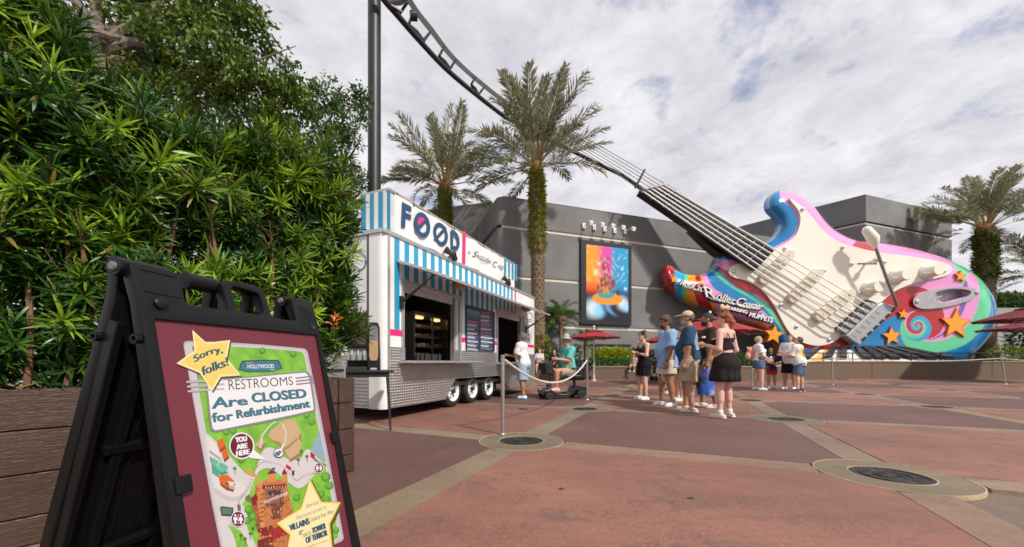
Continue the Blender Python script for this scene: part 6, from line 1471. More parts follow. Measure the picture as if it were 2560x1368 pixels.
# ================================================================== PEOPLE
class Field:
    def __init__(s, lo, hi, h):
        s.h = h; s.lo = np.array(lo, np.float32); n = np.ceil((np.array(hi)-s.lo)/h).astype(int)+1; s.n = n
        s.ax = [s.lo[i]+h*np.arange(n[i], dtype=np.float32) for i in range(3)]; s.D = np.full(n, .5, np.float32)
    def sub(s, lo, hi):
        a = [max(0, int((lo[i]-s.lo[i])/s.h)-1) for i in range(3)]; b = [min(s.n[i], int((hi[i]-s.lo[i])/s.h)+3) for i in range(3)]
        sl = tuple(slice(a[i], max(b[i], a[i])) for i in range(3))
        return sl, s.ax[0][sl[0]][:,None,None], s.ax[1][sl[1]][None,:,None], s.ax[2][sl[2]][None,None,:]
    def join(s, sl, d, k):
        o = s.D[sl]
        if k > 0: hh = np.clip(.5+.5*(o-d)/k, 0, 1); s.D[sl] = o*(1-hh)+d*hh-k*hh*(1-hh)
        else: s.D[sl] = np.minimum(o, d)
    def cap(s, a, b, ra, rb, k=.02, sc=(1,1,1)):
        a, b = np.array(a, float), np.array(b, float); m = max(ra, rb)*max(sc)+k+.03
        sl, X, Y, Z = s.sub(np.minimum(a,b)-m, np.maximum(a,b)+m)
        isc = [1/q for q in sc]; c = (a+b)/2; A, B = (a-c)*isc, (b-c)*isc; X, Y, Z = (X-c[0])*isc[0], (Y-c[1])*isc[1], (Z-c[2])*isc[2]
        v = B-A; l2 = float(v@v)+1e-9; t = np.clip(((X-A[0])*v[0]+(Y-A[1])*v[1]+(Z-A[2])*v[2])/l2, 0, 1)
        d = np.sqrt((X-A[0]-v[0]*t)**2+(Y-A[1]-v[1]*t)**2+(Z-A[2]-v[2]*t)**2)-(ra+(rb-ra)*t)
        s.join(sl, (d*min(sc)).astype(np.float32), k)
    def ell(s, c, r, k=.02, R=None):
        c = np.array(c, float); m = max(r)+k+.03; sl, X, Y, Z = s.sub(c-m, c+m); X, Y, Z = X-c[0], Y-c[1], Z-c[2]
        if R is not None: X, Y, Z = [R[0][i]*X+R[1][i]*Y+R[2][i]*Z for i in range(3)]
        k0 = np.sqrt((X/r[0])**2+(Y/r[1])**2+(Z/r[2])**2); k1 = np.sqrt((X/r[0]**2)**2+(Y/r[1]**2)**2+(Z/r[2]**2)**2)+1e-6
        s.join(sl, (k0*(k0-1)/k1).astype(np.float32), k)
    def cut(s, p, n, lo=None, hi=None):              # remove the side the normal points to
        n = np.array(n, float); n /= np.linalg.norm(n); sl, X, Y, Z = s.sub(s.lo if lo is None else lo, s.lo+s.h*s.n if hi is None else hi)
        s.D[sl] = np.maximum(s.D[sl], ((X-p[0])*n[0]+(Y-p[1])*n[1]+(Z-p[2])*n[2]).astype(np.float32))
    def carve(s, c, r):
        c = np.array(c, float); m = max(r)+.03; sl, X, Y, Z = s.sub(c-m, c+m); d = (np.sqrt(((X-c[0])/r[0])**2+((Y-c[1])/r[1])**2+((Z-c[2])/r[2])**2)-1)*min(r); s.D[sl] = np.maximum(s.D[sl], -d.astype(np.float32))
    def wrinkle(s, amp, seed, sc=1.0):
        r = np.random.default_rng(seed); X, Y, Z = s.ax[0][:,None,None], s.ax[1][None,:,None], s.ax[2][None,None,:]; w = 0
        for i in range(7):
            f = r.normal(size=3)*np.array([17,17,12])*sc*(.5+.3*i); w = w+np.sin(X*f[0]+Y*f[1]+Z*f[2]+r.random()*6+1.5*np.sin(Z*9+i)).astype(np.float32)/(1+.5*i)
        s.D = s.D+w*amp*(np.abs(s.D) < .08)
    def mesh(s):
        D = s.D; D[0], D[-1] = .1, .1; D[:,0], D[:,-1] = .1, .1; D[:,:,0], D[:,:,-1] = .1, .1
        S_ = D < 0; nx, ny, nz = s.n-1; acc = np.zeros((nx,ny,nz,3), np.float32); cnt = np.zeros((nx,ny,nz), np.float32)
        for axis in range(3):
            o = [i for i in range(3) if i != axis]
            for da in (0, 1):
                for db in (0, 1):
                    sa = [None]*3; sb = [None]*3; dims = (nx,ny,nz)
                    sa[axis] = slice(0, dims[axis]); sb[axis] = slice(1, dims[axis]+1)
                    for q, dd in zip(o, (da, db)): sa[q] = slice(dd, dims[q]+dd); sb[q] = sa[q]
                    a, b = D[tuple(sa)], D[tuple(sb)]; cr_ = (a < 0) != (b < 0); t = np.where(cr_, a/np.where(cr_, a-b, 1), 0)
                    acc[..., axis] += t; cnt += cr_
                    for q, dd in zip(o, (da, db)): acc[..., q] += cr_*dd
        act = cnt > 0; idm = -np.ones(act.shape, np.int64); idm[act] = np.arange(act.sum()); ii = np.argwhere(act)
        V = s.lo+s.h*(ii+acc[act]/cnt[act][:,None]); Fs = []
        for axis in range(3):
            o = [(axis+1) % 3, (axis+2) % 3]; a = S_; sl0 = [slice(1,-1)]*3; sl1 = [slice(1,-1)]*3; sl0[axis] = slice(0,-1); sl1[axis] = slice(1,None)
            A, B = a[tuple(sl0)], a[tuple(sl1)]; e = np.argwhere(A != B); 
            if not len(e): continue
            flip = A[tuple(e.T)]; base = e.copy(); off = np.ones(3, int); off[axis] = 0; base = base+off
            c = []
            for (du, dv) in ((-1,-1),(0,-1),(0,0),(-1,0)):
                q = base.copy(); q[:,o[0]] += du; q[:,o[1]] += dv; c.append(idm[tuple(q.T)])
            f = np.stack(c, 1); f[~flip] = f[~flip][:, ::-1]; Fs.append(f)
        return V, np.vstack(Fs)
skin_m = mat('skin', rough=.55, col=True, var=.05, vs=20, spec=.35); cloth_m = mat('cloth', rough=.9, col=True, var=.07, vs=14, bump=.15, bs=220, spec=.15); hair_m = mat('hair', rough=.5, col=True, var=.45, vs=45, bump=.8, bs=130); shoe_m = mat('shoe', rough=.6, col=True, var=.05, vs=20); denim_m = mat('denim', rough=.92, col=True, var=.16, vs=40, bump=.2, bs=260, spec=.1)
def fmesh(fld, name, m, root, colr, loc=None, rz=0.0, colfn=None):
    V, Q = fld.mesh(); C = np.tile(np.array(colr, np.float32), (len(V), 1))
    if colfn: C = colfn(V, C)
    o = np_mesh(name, V, Q, m, None, C, smooth=True)
    if root is not None: COL.objects.unlink(o); o.parent = root; COL.objects.link(o)
    else: o.location = loc; o.rotation_euler = (0,0,rz)
    return o
def rotm(yaw, pitch, roll=0.0): return np.array(Matrix.Rotation(yaw,3,'Z') @ Matrix.Rotation(pitch,3,'X') @ Matrix.Rotation(roll,3,'Y'))
v3 = lambda *a: np.array(a, float)
def person(label, loc, face, H, sex='m', w=1.0, belly=0.0, skin=(.42,.24,.16), head=(0,0), arms=None, stance=.075, step=0.0, seat=None, lean=0.0, hair=None, top=None, bottom=None, shoes=((.75,.74,.72),(.8,.8,.8)), sock=None, beard=None, cap=None, extra=None, legyaw=0.0, group=None, vox=.0095, legs=None):
    rz = math.atan2(-face[0], face[1]); s = H; fem = sex == 'f'
    J = {}; zs_ = 0.0; hz_ = .505*s
    if seat is not None: hz_ = seat
    pel = v3(0, 0, hz_+.02*s); ln = lean
    tilt = lambda p: pel + v3(p[0], p[1]*math.cos(ln)+p[2]*math.sin(ln), p[2]*math.cos(ln)-p[1]*math.sin(ln))
    waist = tilt((0,.005*s,.095*s)); chest = tilt((0,.005*s,.205*s)); neckb = tilt((0,-.012*s,.325*s)); 
    sw = (.098 if fem else .112)*s*(.5+.5*w); sh = {k: tilt((k*sw, -.008*s, .292*s)) for k in (-1, 1)}
    hip = {k: pel+v3(k*.052*s*(.6+.4*w), 0, -.015*s) for k in (-1, 1)}
    Rh = rotm(head[0], -head[1]); hc = neckb + v3(0,.018*s+.03*math.sin(ln),.012*s) + Rh @ v3(0,.012*s,.082*s); hs = s/1.75 if s > 1.5 else (.94*1.5/1.75+(s-1.5)*.25)
    hp = lambda x, y, z: hc + Rh @ (v3(x, y, z)*hs)
    foot, knee = {}, {}
    for k in (-1, 1):
        if seat is None:
            foot[k] = v3(k*stance*s*1.0, k*step*s, .048*s); knee[k] = (hip[k]*.47+foot[k]*.53)+v3(0,.016*s,0)
        else:
            lg = (legs or {}).get(k, ((k*.14, 1, -.05), (0, -.10, -1))); t, q = v3(*lg[0]), v3(*lg[1]); knee[k] = hip[k]+t/np.linalg.norm(t)*.235*s; foot[k] = knee[k]+q/np.linalg.norm(q)*.225*s
    A = {}
    dflt = {-1: ((-.10,.02,-1),(-.02,.16,-1)), 1: ((.10,.02,-1),(.02,.16,-1))}
    for k in (-1, 1):
        u, f = (arms or dflt).get(k, dflt[k]); u, f = v3(*u), v3(*f); el = sh[k]+u/np.linalg.norm(u)*.172*s; wr = el+f/np.linalg.norm(f)*.145*s; A[k] = (el, wr, f/np.linalg.norm(f))
    allp = np.array([hc+v3(0,0,.13*hs), hc-v3(0,0,.1)] + [p for d in (foot, knee, hip, sh) for p in d.values()] + [q for k in A for q in (A[k][0], A[k][1], A[k][1]+A[k][2]*.11*s)])
    lo, hi = allp.min(0)-.16*s*max(1,w*.9)-belly, allp.max(0)+.13*s*max(1,w*.9)+belly; lo[2] = min(foot[-1][2], foot[1][2])-.07*s; hi[2] = hc[2]+.16
    Fd = Field(lo, hi, vox); fl = .66+.12*(w-1)
    def torso(F_, pad, k=.06):
        F_.cap(pel, waist, (.080 if fem else .074)*s*w+pad, (.064 if fem else .072)*s*w+pad, k, (1.12,.80,1)); F_.cap(waist, chest, (.064 if fem else .073)*s*w+pad, (.078 if fem else .086)*s*w+pad, k, (1.08,.76,1))
        F_.cap(sh[-1]*.80+chest*.10+sh[1]*.10, sh[1]*.80+chest*.10+sh[-1]*.10, .046*s*(.6+.4*w)+pad, .046*s*(.6+.4*w)+pad, k); F_.ell(tilt((0,-.028*s,.02*s)), (.085*s*w+pad,.062*s*w+pad,.062*s*w+pad), .05)
        if belly: F_.ell(tilt((0,.03*s,.10*s)), (.09*s*w+pad,.055*s*w+belly+pad,.10*s+pad), .07)
        if fem:
            for k_ in (-1, 1): F_.ell(tilt((k_*.042*s,.062*s*w,.205*s)), (.042*s+pad,.036*s+pad,.042*s+pad), .035)
    torso(Fd, 0)
    Fd.cap(neckb-v3(0,0,.02*s), hc-Rh@v3(0,.01,.05)*hs, .033*s*(.7+.3*w), .031*s*(.8+.2*w), .03)
    lw = w*(1.08 if fem else 1.0)
    for k in (-1, 1):
        Fd.cap(hip[k], knee[k], .056*s*lw, .036*s*(.6+.4*lw), .035); dk_ = foot[k]-knee[k]; Fd.cap(knee[k], foot[k], .034*s*(.6+.4*lw), .021*s*(.8+.2*lw), .02)
        sh_dir = np.cross(dk_/np.linalg.norm(dk_), v3(1,0,0)); calf = knee[k]+dk_*.30-sh_dir*(-.010*s)*1.0; Fd.cap(knee[k]+dk_*.15+v3(0,-.008*s,0), knee[k]+dk_*.42+v3(0,-.010*s,0), .030*s*lw, .026*s*lw, .03)
        el, wr, f = A[k]; aw_ = .6+.4*w
        Fd.cap(sh[k], el, .034*s*aw_*(.9 if fem else 1.05), .026*s*aw_, .03); Fd.cap(el, wr, .026*s*aw_, .0165*s*aw_, .02)
        # hand: palm, four fingers, thumb from the side of the palm
        side = v3(0,1,0)-f*f[1]; 
        if np.linalg.norm(side) < .3: side = v3(0,0,1)-f*f[2]
        side /= np.linalg.norm(side); nrm = np.cross(f, side)*k; hh = s*.058
        Fd.cap(wr, wr+f*hh*.9, .0135*s, .018*s, .012); c0 = wr+f*hh
        Fd.ell(c0-f*.004, np.abs(v3(.020,.020,.020))*s*.95, .01)
        for i in range(4):
            b_ = c0+side*(.021-.014*i)*s*.8*1.0; L_ = (.036,.041,.038,.029)[i]*s; m_ = b_+f*L_*.55; Fd.cap(b_, m_, .0072*s, .0066*s, .004); Fd.cap(m_, m_+(f*.75-nrm*.6)*L_*.5, .0066*s, .0056*s, .004)
        b_ = wr+f*hh*.35+side*.016*s; Fd.cap(b_, b_+(side*.8+f*.75)*.026*s, .0085*s, .0075*s, .006); b2_ = b_+(side*.8+f*.75)*.026*s; Fd.cap(b2_, b2_+(f*.95+side*.2)*.020*s, .0075*s, .006*s, .004)
    # head and face
    Fd.ell(hp(0,-.012,.02), tuple(v3(.074,.094,.098)*hs), .02, Rh.T.tolist() if False else Rh); Fd.ell(hp(0,.028,-.055), tuple(v3(.056,.060,.062)*hs), .035, Rh)
    Fd.ell(hp(0,.062,-.092), tuple(v3(.026,.022,.022)*hs), .02); Fd.cap(hp(0,.082,.012), hp(0,.108,-.026), .010*hs, .016*hs, .012)
    for k in (-1, 1):
        Fd.ell(hp(k*.075,-.008,-.012), tuple(v3(.012,.024,.034)*hs), .008, Rh); Fd.ell(hp(k*.034,.082,.016), tuple(v3(.018,.012,.012)*hs), .012); Fd.ell(hp(k*.030,.083,.034), tuple(v3(.026,.012,.008)*hs), .012)
    Fd.ell(hp(0,.088,-.058), tuple(v3(.024,.010,.010)*hs), .008)
    sk = np.array(skin)
    def body_col(V, C):
        q = (V-hc) @ Rh / hs; f_ = np.abs(q[:,2]) < .14
        lip = f_ & (np.abs(q[:,0]) < .026) & (np.abs(q[:,2]+.058) < .011) & (q[:,1] > .075); C[lip] = sk*np.array([.85,.5,.5])
        for k in (-1, 1):
            e = f_ & (np.hypot(q[:,0]-k*.034, (q[:,2]-.016)*1.5) < .013) & (q[:,1] > .06); C[e] = (.05,.035,.03)
            b_ = f_ & (np.abs(q[:,0]-k*.034) < .024) & (np.abs(q[:,2]-.038) < .007) & (q[:,1] > .06); C[b_] = np.array(hair['col'] if hair else (.06,.04,.03))*.7
            ck = f_ & (np.hypot(q[:,0]-k*.045, q[:,2]+.02) < .03) & (q[:,1] > .05); C[ck] = C[ck]*np.array([1.05,.9,.9])
        return C
    body = fmesh(Fd, 'person', skin_m, None, skin, tuple(loc), rz, body_col); tag(body, label, 'person', group)
    # ---- hair
    if hair:
        Fh = Field(hc-.30*hs, hc+.24*hs, .0085); st = hair.get('style', 'short'); pd = hair.get('pad', .012)
        Fh.ell(hp(0,-.018,.026), tuple((v3(.076,.094,.096)+pd)*hs), .0, Rh)
        if st == 'curly' or hair.get('curl'):
            r = np.random.default_rng(3)
            for _ in range(34): a = r.normal(size=3); a /= np.linalg.norm(a); a[2] = abs(a[2])*.9+.1; Fh.ell(hp(*(a*v3(.085,.10,.105)+v3(0,-.012,.03))), tuple(v3(1,1,1)*r.uniform(.022,.034)*hs), .01)
        Fh.cut(hp(0,.05,.055), Rh @ v3(0,.75,-.66)); Fh.cut(hp(0,-.02,-.03 if st != 'long' else -.3), Rh @ v3(0,.35,-.94)) if st in ('short','curly') else None
        Fh.cut(hp(0,.035,-.01), Rh @ v3(0,.93,-.36)) if st in ('short','curly') else Fh.cut(hp(0,.03,0), Rh @ v3(0,.85,-.52))
        if st == 'bun': 
            Fh.cut(hp(0,-.05,-.055), Rh @ v3(0,.2,-.98)); Fh.ell(hp(*hair.get('bun', (0,-.09,.10))), tuple(v3(.045,.045,.042)*hs), .015)
        if st == 'tail': Fh.cut(hp(0,-.05,-.07), Rh @ v3(0,.2,-.98)); Fh.cap(hp(0,-.11,.03), hp(0,-.14,-.05), .034*hs, .04*hs, .02); Fh.cap(hp(0,-.14,-.05), hp(.0,-.12,-.15), .04*hs, .016*hs, .02)
        if st == 'long': Fh.cap(hp(0,-.07,-.02), hp(0,-.085,-.17), .075*hs, .05*hs, .03, (1,.7,1))
        Fh.wrinkle(.0035, 5, 3.2); fmesh(Fh, 'hair', hair_m, body, hair['col'])
    if beard:
        Fb = Field(hc-.2*hs, hc+.12*hs, .0075); Fb.ell(hp(0,.030,-.062), tuple(v3(.063,.069,.066)*hs), .0, Rh); Fb.ell(hp(0,.066,-.095), tuple(v3(.033,.030,.032)*hs), .02); Fb.cut(hp(0,.06,-.040), Rh @ v3(0,.25,.97)); Fb.cut(hp(0,-.012,-.05), Rh @ v3(0,-1,.1)); Fb.wrinkle(.002, 8, 3); fmesh(Fb, 'beard', hair_m, body, beard)
    # ---- head wear
    if cap:
        Fc_ = Field(hc-.25*hs, hc+.26*hs, .0075); kind, cc = cap
        if kind == 'cap': Fc_.ell(hp(0,-.012,.034), tuple(v3(.090,.108,.106)*hs), 0, Rh); Fc_.cut(hp(0,0,.036), Rh @ v3(0,.10,-1)); Fc_.ell(hp(0,.145,.045), tuple(v3(.072,.085,.011)*hs), .01, Rh @ np.array(Matrix.Rotation(-.12,3,'X')))
        else: Fc_.cap(hp(0,-.01,.05), hp(0,-.01,.105), .096*hs, .080*hs, 0); Fc_.cut(hp(0,0,.045), Rh @ v3(0,.05,-1)); Fc_.ell(hp(0,0,.050), tuple(v3(.165,.185,.013)*hs), .012, Rh @ np.array(Matrix.Rotation(.10,3,'X')))
        fmesh(Fc_, 'cap' if kind == 'cap' else 'sun_hat', cloth_m, body, cc)
    # ---- top
    if top:
        tc_ = top['col']; ty = top.get('type', 'tee'); pad = top.get('pad', .016); hem = top.get('hem', -.02)*s; Ft = Field(lo-.05, hi+.05, .0105)
        torso(Ft, pad, .07)
        zh = pel[2]+hem
        if ty == 'tee':
            Ft.cap(pel-v3(0,0,.10*s), waist, (.084+top.get('flare',.004))*s*w+pad, .078*s*w+pad, .06, (1.12,.82,1)) if hem < .03*s and seat is None else None
            Ft.cap(neckb-v3(0,0,.035*s), neckb-v3(0,0,.005*s), .055*s, .040*s, .04)
            for k in (-1, 1):
                el = A[k][0]; d_ = el-sh[k]; lnk = top.get('sleeve', .72); end = sh[k]+d_*lnk; Ft.cap(sh[k], sh[k]+d_*(lnk+.3), .037*s*(.6+.4*w)+pad*.35, .038*s*(.6+.4*w)+pad*.55, .018)
                u_ = d_/np.linalg.norm(d_); m_ = .13*s; Ft.cut(end, u_, end-m_+u_*0, end+u_*m_*1.2+np.where(np.abs(u_) < .5, m_*.62, 0)) if False else None
                sl, X, Y, Z = Ft.sub(np.minimum(end, end+d_*.75)-.085*s, np.maximum(end, end+d_*.75)+.085*s)
                pr_ = (X-end[0])*u_[0]+(Y-end[1])*u_[1]+(Z-end[2])*u_[2]; rad = np.sqrt(np.maximum((X-sh[k][0])**2+(Y-sh[k][1])**2+(Z-sh[k][2])**2-((X-sh[k][0])*u_[0]+(Y-sh[k][1])*u_[1]+(Z-sh[k][2])*u_[2])**2, 0))
                inner = (np.abs(X) < sw*.86)
                dd = np.where((rad < .075*s) & ~np.broadcast_to(inner, rad.shape), pr_, -1); Ft.D[sl] = np.maximum(Ft.D[sl], dd.astype(np.float32))
            Ft.cut(neckb+v3(0,.0,.012*s), v3(0,.30,1))
        elif ty == 'tank':
            Ft.cut(tilt((0,0,.262*s)), v3(0,.25,1)); 
        elif ty == 'crop':
            Ft.cut(tilt((0,0,.232*s)), v3(0,.1,1)); zh = tilt((0,0,.128*s))[2]
        Ft.cut((0,0,zh), (0,.0,-1))
        for k in (-1, 1):
            if ty in ('tank', 'crop'): pass
        Ft.wrinkle(.0042, int(abs(loc[0])*100) % 97, 1.0)
        pf = top.get('print')
        fmesh(Ft, {'tee':'shirt','tank':'tank_top','crop':'crop_top'}[ty], cloth_m, body, tc_, colfn=(lambda V, C: pf(V, C, chest, s)) if pf else None)
        if ty in ('tank', 'crop'):
            stp = MB()
            for k in (-1, 1): stp.tube([tilt((k*.055*s,.072*s*w,.225*s)), tilt((k*.062*s,.02*s,.318*s)), tilt((k*.058*s,-.050*s*w,.285*s)), tilt((k*.045*s,-.068*s*w,.225*s))], .0075 if ty == 'crop' else .016, 6)
            o = stp.build('strap', cloth_m, None); at = o.data.color_attributes.new('Col','FLOAT_COLOR','POINT'); at.data.foreach_set('color', np.tile(np.array([*tc_,1],np.float32), len(o.data.vertices))); o.parent = body
    # ---- shorts or skirt
    if bottom:
        bt, bc, bl_ = bottom['type'], bottom['col'], bottom.get('len', .6); Fs = Field(lo-.06, hi+.06, .0105)
        tz_ = bottom.get('waist', .075 if not top or top.get('type','tee') != 'tee' or top.get('hem', -.02) > -.025 else .0)
        if bt == 'shorts':
            Fs.cap(pel-v3(0,0,.02*s), pel+v3(0,0,tz_*s), .082*s*w+.012, .074*s*w+.014, .04, (1.12,.82,1)); Fs.ell(pel+v3(0,-.028*s,0), (.088*s*w+.012,.065*s*w+.012,.065*s*w+.012), .04)
            if belly: Fs.ell(pel+v3(0,.03*s,.05*s), (.085*s*w,.05*s*w+belly*.8,.06*s), .05)
            for k in (-1, 1):
                d_ = knee[k]-hip[k]; u_ = d_/np.linalg.norm(d_); end = hip[k]+d_*bl_; Fs.cap(hip[k], hip[k]+d_*(bl_+.25), .062*s*lw+.010, (.056+bottom.get('flare',0))*s*lw+.010, .025)
                m_ = .12*s; sl, X, Y, Z = Fs.sub(np.minimum(end, end+d_*.6)-m_, np.maximum(end, end+d_*.6)+m_); pr_ = (X-end[0])*u_[0]+(Y-end[1])*u_[1]+(Z-end[2])*u_[2]
                dd = np.where((X*k > -.004) & np.broadcast_to(True, pr_.shape), pr_, -1) if seat is not None or True else pr_; Fs.D[sl] = np.maximum(Fs.D[sl], dd.astype(np.float32))
            Fs.cut(pel+v3(0,0,tz_*s), (0,0,1)); Fs.wrinkle(.0045, 11+int(abs(loc[1])*50) % 50, 1.0)
            fmesh(Fs, 'shorts', denim_m if bottom.get('denim') else cloth_m, body, bc)
        else:
            ze = knee[1][2]*(1-bl_)+hip[1][2]*0+bl_*0+ (hip[1][2]-knee[1][2])*(1-bl_) if False else hip[1][2]-(hip[1][2]-knee[1][2])*bl_
            Fs.cap(v3(0,0,pel[2]+tz_*s), v3(0,-.005*s,pel[2]-.02*s), .070*s*w+.014, .104*s*w+.010, .02, (1.10,.90,1)); Fs.cap(v3(0,-.005*s,pel[2]-.02*s), v3(0,-.005*s,ze), .104*s*w+.010, bottom.get('rad', .125)*s*w, .02, (1.10,.92,1)); Fs.ell(pel+v3(0,-.035*s,-.01*s), (.104*s*w+.018,.084*s*w+.018,.09*s), .05)
            ang = np.arctan2(Fs.ax[1][None,:], Fs.ax[0][:,None])[:,:,None]; zf = np.clip((pel[2]-Fs.ax[2])/(pel[2]-ze), 0, 1.1)[None,None,:]; Fs.D = Fs.D+(np.sin(ang*11+2*np.sin(ang*3))*.010*zf).astype(np.float32)
            if bottom.get('bubble'): sl = Fs.ax[2] < ze+.05*s; t = np.clip((ze+.05*s-Fs.ax[2])/(.05*s), 0, 1)**2; Fs.D = Fs.D+(t*.028)[None,None,:].astype(np.float32)
            Fs.cut((0,0,ze), (0,0,-1)); Fs.cut((0,0,pel[2]+tz_*s), (0,0,1)); fmesh(Fs, 'skirt', cloth_m, body, bc)
    # ---- shoes and socks
    for k in (-1, 1):
        f0 = foot[k]; yw = -k*.12; fw = v3(math.sin(-yw), math.cos(-yw), 0); 
        if seat is not None: fz = f0[2]-.048*s
        else: fz = 0.0
        g = v3(f0[0], f0[1], fz); Fo = Field(g-v3(.13,.16,.03), g+v3(.13,.26,.15), .0075); q = s/1.75
        Fo.cap(g-fw*.055*q+v3(0,0,.036), g+fw*.125*q+v3(0,0,.030), .040*q, .041*q, .02, (1,1,.85)); Fo.cap(g+v3(0,0,.05), g-fw*.01+v3(0,0,.085*q), .040*q, .037*q, .025); Fo.cap(g+fw*.02+v3(0,0,.06), g+fw*.12*q+v3(0,0,.03), .034*q, .034*q, .02)
        Fo.cap(g-fw*.06*q+v3(0,0,.012), g+fw*.14*q+v3(0,0,.012), .044*q, .043*q, .0, (1,1,.30)); Fo.cut((0,0,fz+.002), (0,0,-1)); Fo.cut(g+v3(0,0,.088*q), (0,-.25,1))
        c_up, c_so = shoes[0], shoes[1]; acc = shoes[2] if len(shoes) > 2 else None
        def shoe_col(V, C, g=g, fz=fz):
            C[V[:,2] < fz+.027] = c_so
            if acc is not None:
                t = (V-g) @ fw; m = (V[:,2] > fz+.03) & (np.abs(t-.03-(V[:,2]-fz-.05)*.9) < .022); C[m] = acc
            lace = (V[:,2] > fz+.062) & (((V-g) @ fw) > .02) & (((V-g) @ fw) < .09) & (np.abs((V-g) @ v3(fw[1],-fw[0],0)) < .012); C[lace] = np.array(c_up)*.6+.25
            return C
        fmesh(Fo, 'shoe', shoe_m, body, c_up, colfn=shoe_col)
        if sock:
            Fk = Field(g-v3(.09,.09,0), g+v3(.09,.09,.09+sock[1]), .0085); d_ = knee[k]-foot[k]; Fk.cap(foot[k]+v3(0,0,.01), foot[k]+d_*.5, .027*s, .034*s, .0); Fk.cut((0,0,fz+.075+sock[1]), (0,0,1)); Fk.cut((0,0,fz+.06), (0,0,-1)); fmesh(Fk, 'sock', cloth_m, body, sock[0])
    body['hand_r'] = tuple(A[1][1]+A[1][2]*.06*s); body['hand_l'] = tuple(A[-1][1]+A[-1][2]*.06*s); body['chest'] = tuple(chest)
    return body
def to_world(o, p):
    c, s_ = math.cos(o.rotation_euler.z), math.sin(o.rotation_euler.z); return Vector((o.location.x+c*p[0]-s_*p[1], o.location.y+s_*p[0]+c*p[1], o.location.z+p[2]))
W_ = (.76,.75,.73); LT=(.62,.36,.26); MD=(.45,.24,.15); TN=(.36,.17,.095); PK_=(.66,.38,.30)
Lf = (-1, .12)
QG = 'people queueing in front of the food trailer'
p_girl = person('girl in a black dress with folded arms, flowered headband and white sneakers', G(1608,999), (-1,-.25), 1.60, 'f', .92, skin=LT, head=(.0,.03), arms={-1:((-.25,.25,-1),(.95,.55,.30)), 1:((.25,.25,-1),(-.95,.55,.22))}, hair=dict(col=(.10,.055,.03), style='bun', bun=(0,-.075,.135)), top=dict(type='tank', col=(.012,.012,.013), pad=.009), bottom=dict(type='skirt', col=(.012,.012,.013), len=.62, rad=.118, waist=.09), shoes=((.72,.72,.71),(.76,.76,.75)), group=QG)
def blueback(V, C, ch, s):
    m = (V[:,1] < ch[1]-.02) & (np.abs(V[:,0]+.01) < .145) & (V[:,2] > ch[2]-.20) & (V[:,2] < ch[2]+.12); ln = (np.floor((V[:,2]-ch[2])/.024) % 2 == 0); C[m] = (.20,.27,.34); C[m & ln] = (.30,.37,.44); return C
p_blue = person('man with curly brown hair and beard in an oversized pale blue shirt and cream shorts', G(1668,1015), (-1,.0), 1.80, 'm', 1.15, .045, skin=TN, head=(.0,.08), arms={-1:((-.16,.16,-1),(.0,.30,-1)), 1:((.16,-.05,-1),(0,.12,-1))}, hair=dict(col=(.11,.055,.025), style='curly', pad=.018), beard=(.05,.026,.015), top=dict(col=(.25,.40,.62), pad=.034, hem=-.085, sleeve=.95, flare=.012), bottom=dict(type='shorts', col=(.62,.56,.46), len=.62, flare=.008), shoes=((.70,.72,.74),(.78,.78,.78)), step=.035, group=QG)
p_hid = person('dark haired woman in white mostly hidden behind the man in pale blue', G(1700,1003), (-1,.1), 1.66, 'f', 1.0, skin=LT, hair=dict(col=(.022,.016,.013), style='long'), top=dict(col=W_, pad=.02, hem=-.03), bottom=dict(type='shorts', col=(.015,.015,.018), len=.5), shoes=(W_,W_), sock=(W_,.04), group=QG)
p_hid2 = person('person in pale green shoes and black socks at the back of the queue', G(1662,984), (-.9,.4), 1.66, 'm', 1.0, skin=MD, hair=dict(col=(.03,.02,.015)), top=dict(col=(.35,.08,.08), hem=-.05), bottom=dict(type='shorts', col=(.05,.06,.09), len=.85), shoes=((.40,.48,.42),(.6,.62,.58)), sock=((.012,.012,.012),.09), group=QG, vox=.013)
p_cap = person('bearded man in beige cap, navy shirt with pale back print and khaki shorts', G(1722,1028), (-.92,.45), 1.80, 'm', 1.12, .05, skin=MD, arms={-1:((-.16,.06,-1),(.0,.22,-1)), 1:((.16,.02,-1),(0,.2,-1))}, hair=dict(col=(.16,.13,.11)), beard=(.42,.38,.34), cap=('cap', (.52,.42,.28)), top=dict(col=(.030,.068,.135), pad=.026, hem=-.05, sleeve=.90, print=blueback), bottom=dict(type='shorts', col=(.40,.31,.22), len=.86, flare=.012), shoes=((.60,.50,.38),(.72,.68,.60),(.62,.08,.04)), sock=(W_,.01), step=.03, group=QG)
p_brown = person('dark bearded man in a brown shirt holding a blue shopping bag', G(1772,1019), (-1,.30), 1.84, 'm', 1.08, .03, skin=TN, arms={-1:((-.14,.10,-1),(.0,.20,-1)), 1:((.14,.02,-1),(0,.2,-1))}, hair=dict(col=(.022,.015,.012), pad=.008), beard=(.022,.015,.012), top=dict(col=(.045,.028,.022), pad=.026, hem=-.06, sleeve=.9), bottom=dict(type='shorts', col=(.26,.21,.15), len=.85, flare=.01), shoes=((.66,.65,.64),(.74,.74,.73),(.65,.16,.07)), step=.05, group=QG)
p_red = person('red haired woman in black crop top and puffed black skirt seen from behind', G(1812,1044), (-.55,.85), 1.68, 'f', 1.10, .01, skin=PK_, head=(.45,.0), arms={-1:((-.30,-.12,-1),(.25,1,.30)), 1:((.26,-.12,-1),(-.30,1,.2))}, hair=dict(col=(.30,.085,.025), style='tail', pad=.012, curl=True), top=dict(type='crop', col=(.022,.016,.015), pad=.010), bottom=dict(type='skirt', col=(.022,.017,.016), len=.66, rad=.138, bubble=True, waist=.10), shoes=((.62,.52,.40),(.72,.66,.56)), sock=(W_,.06), stance=.085, group=QG)
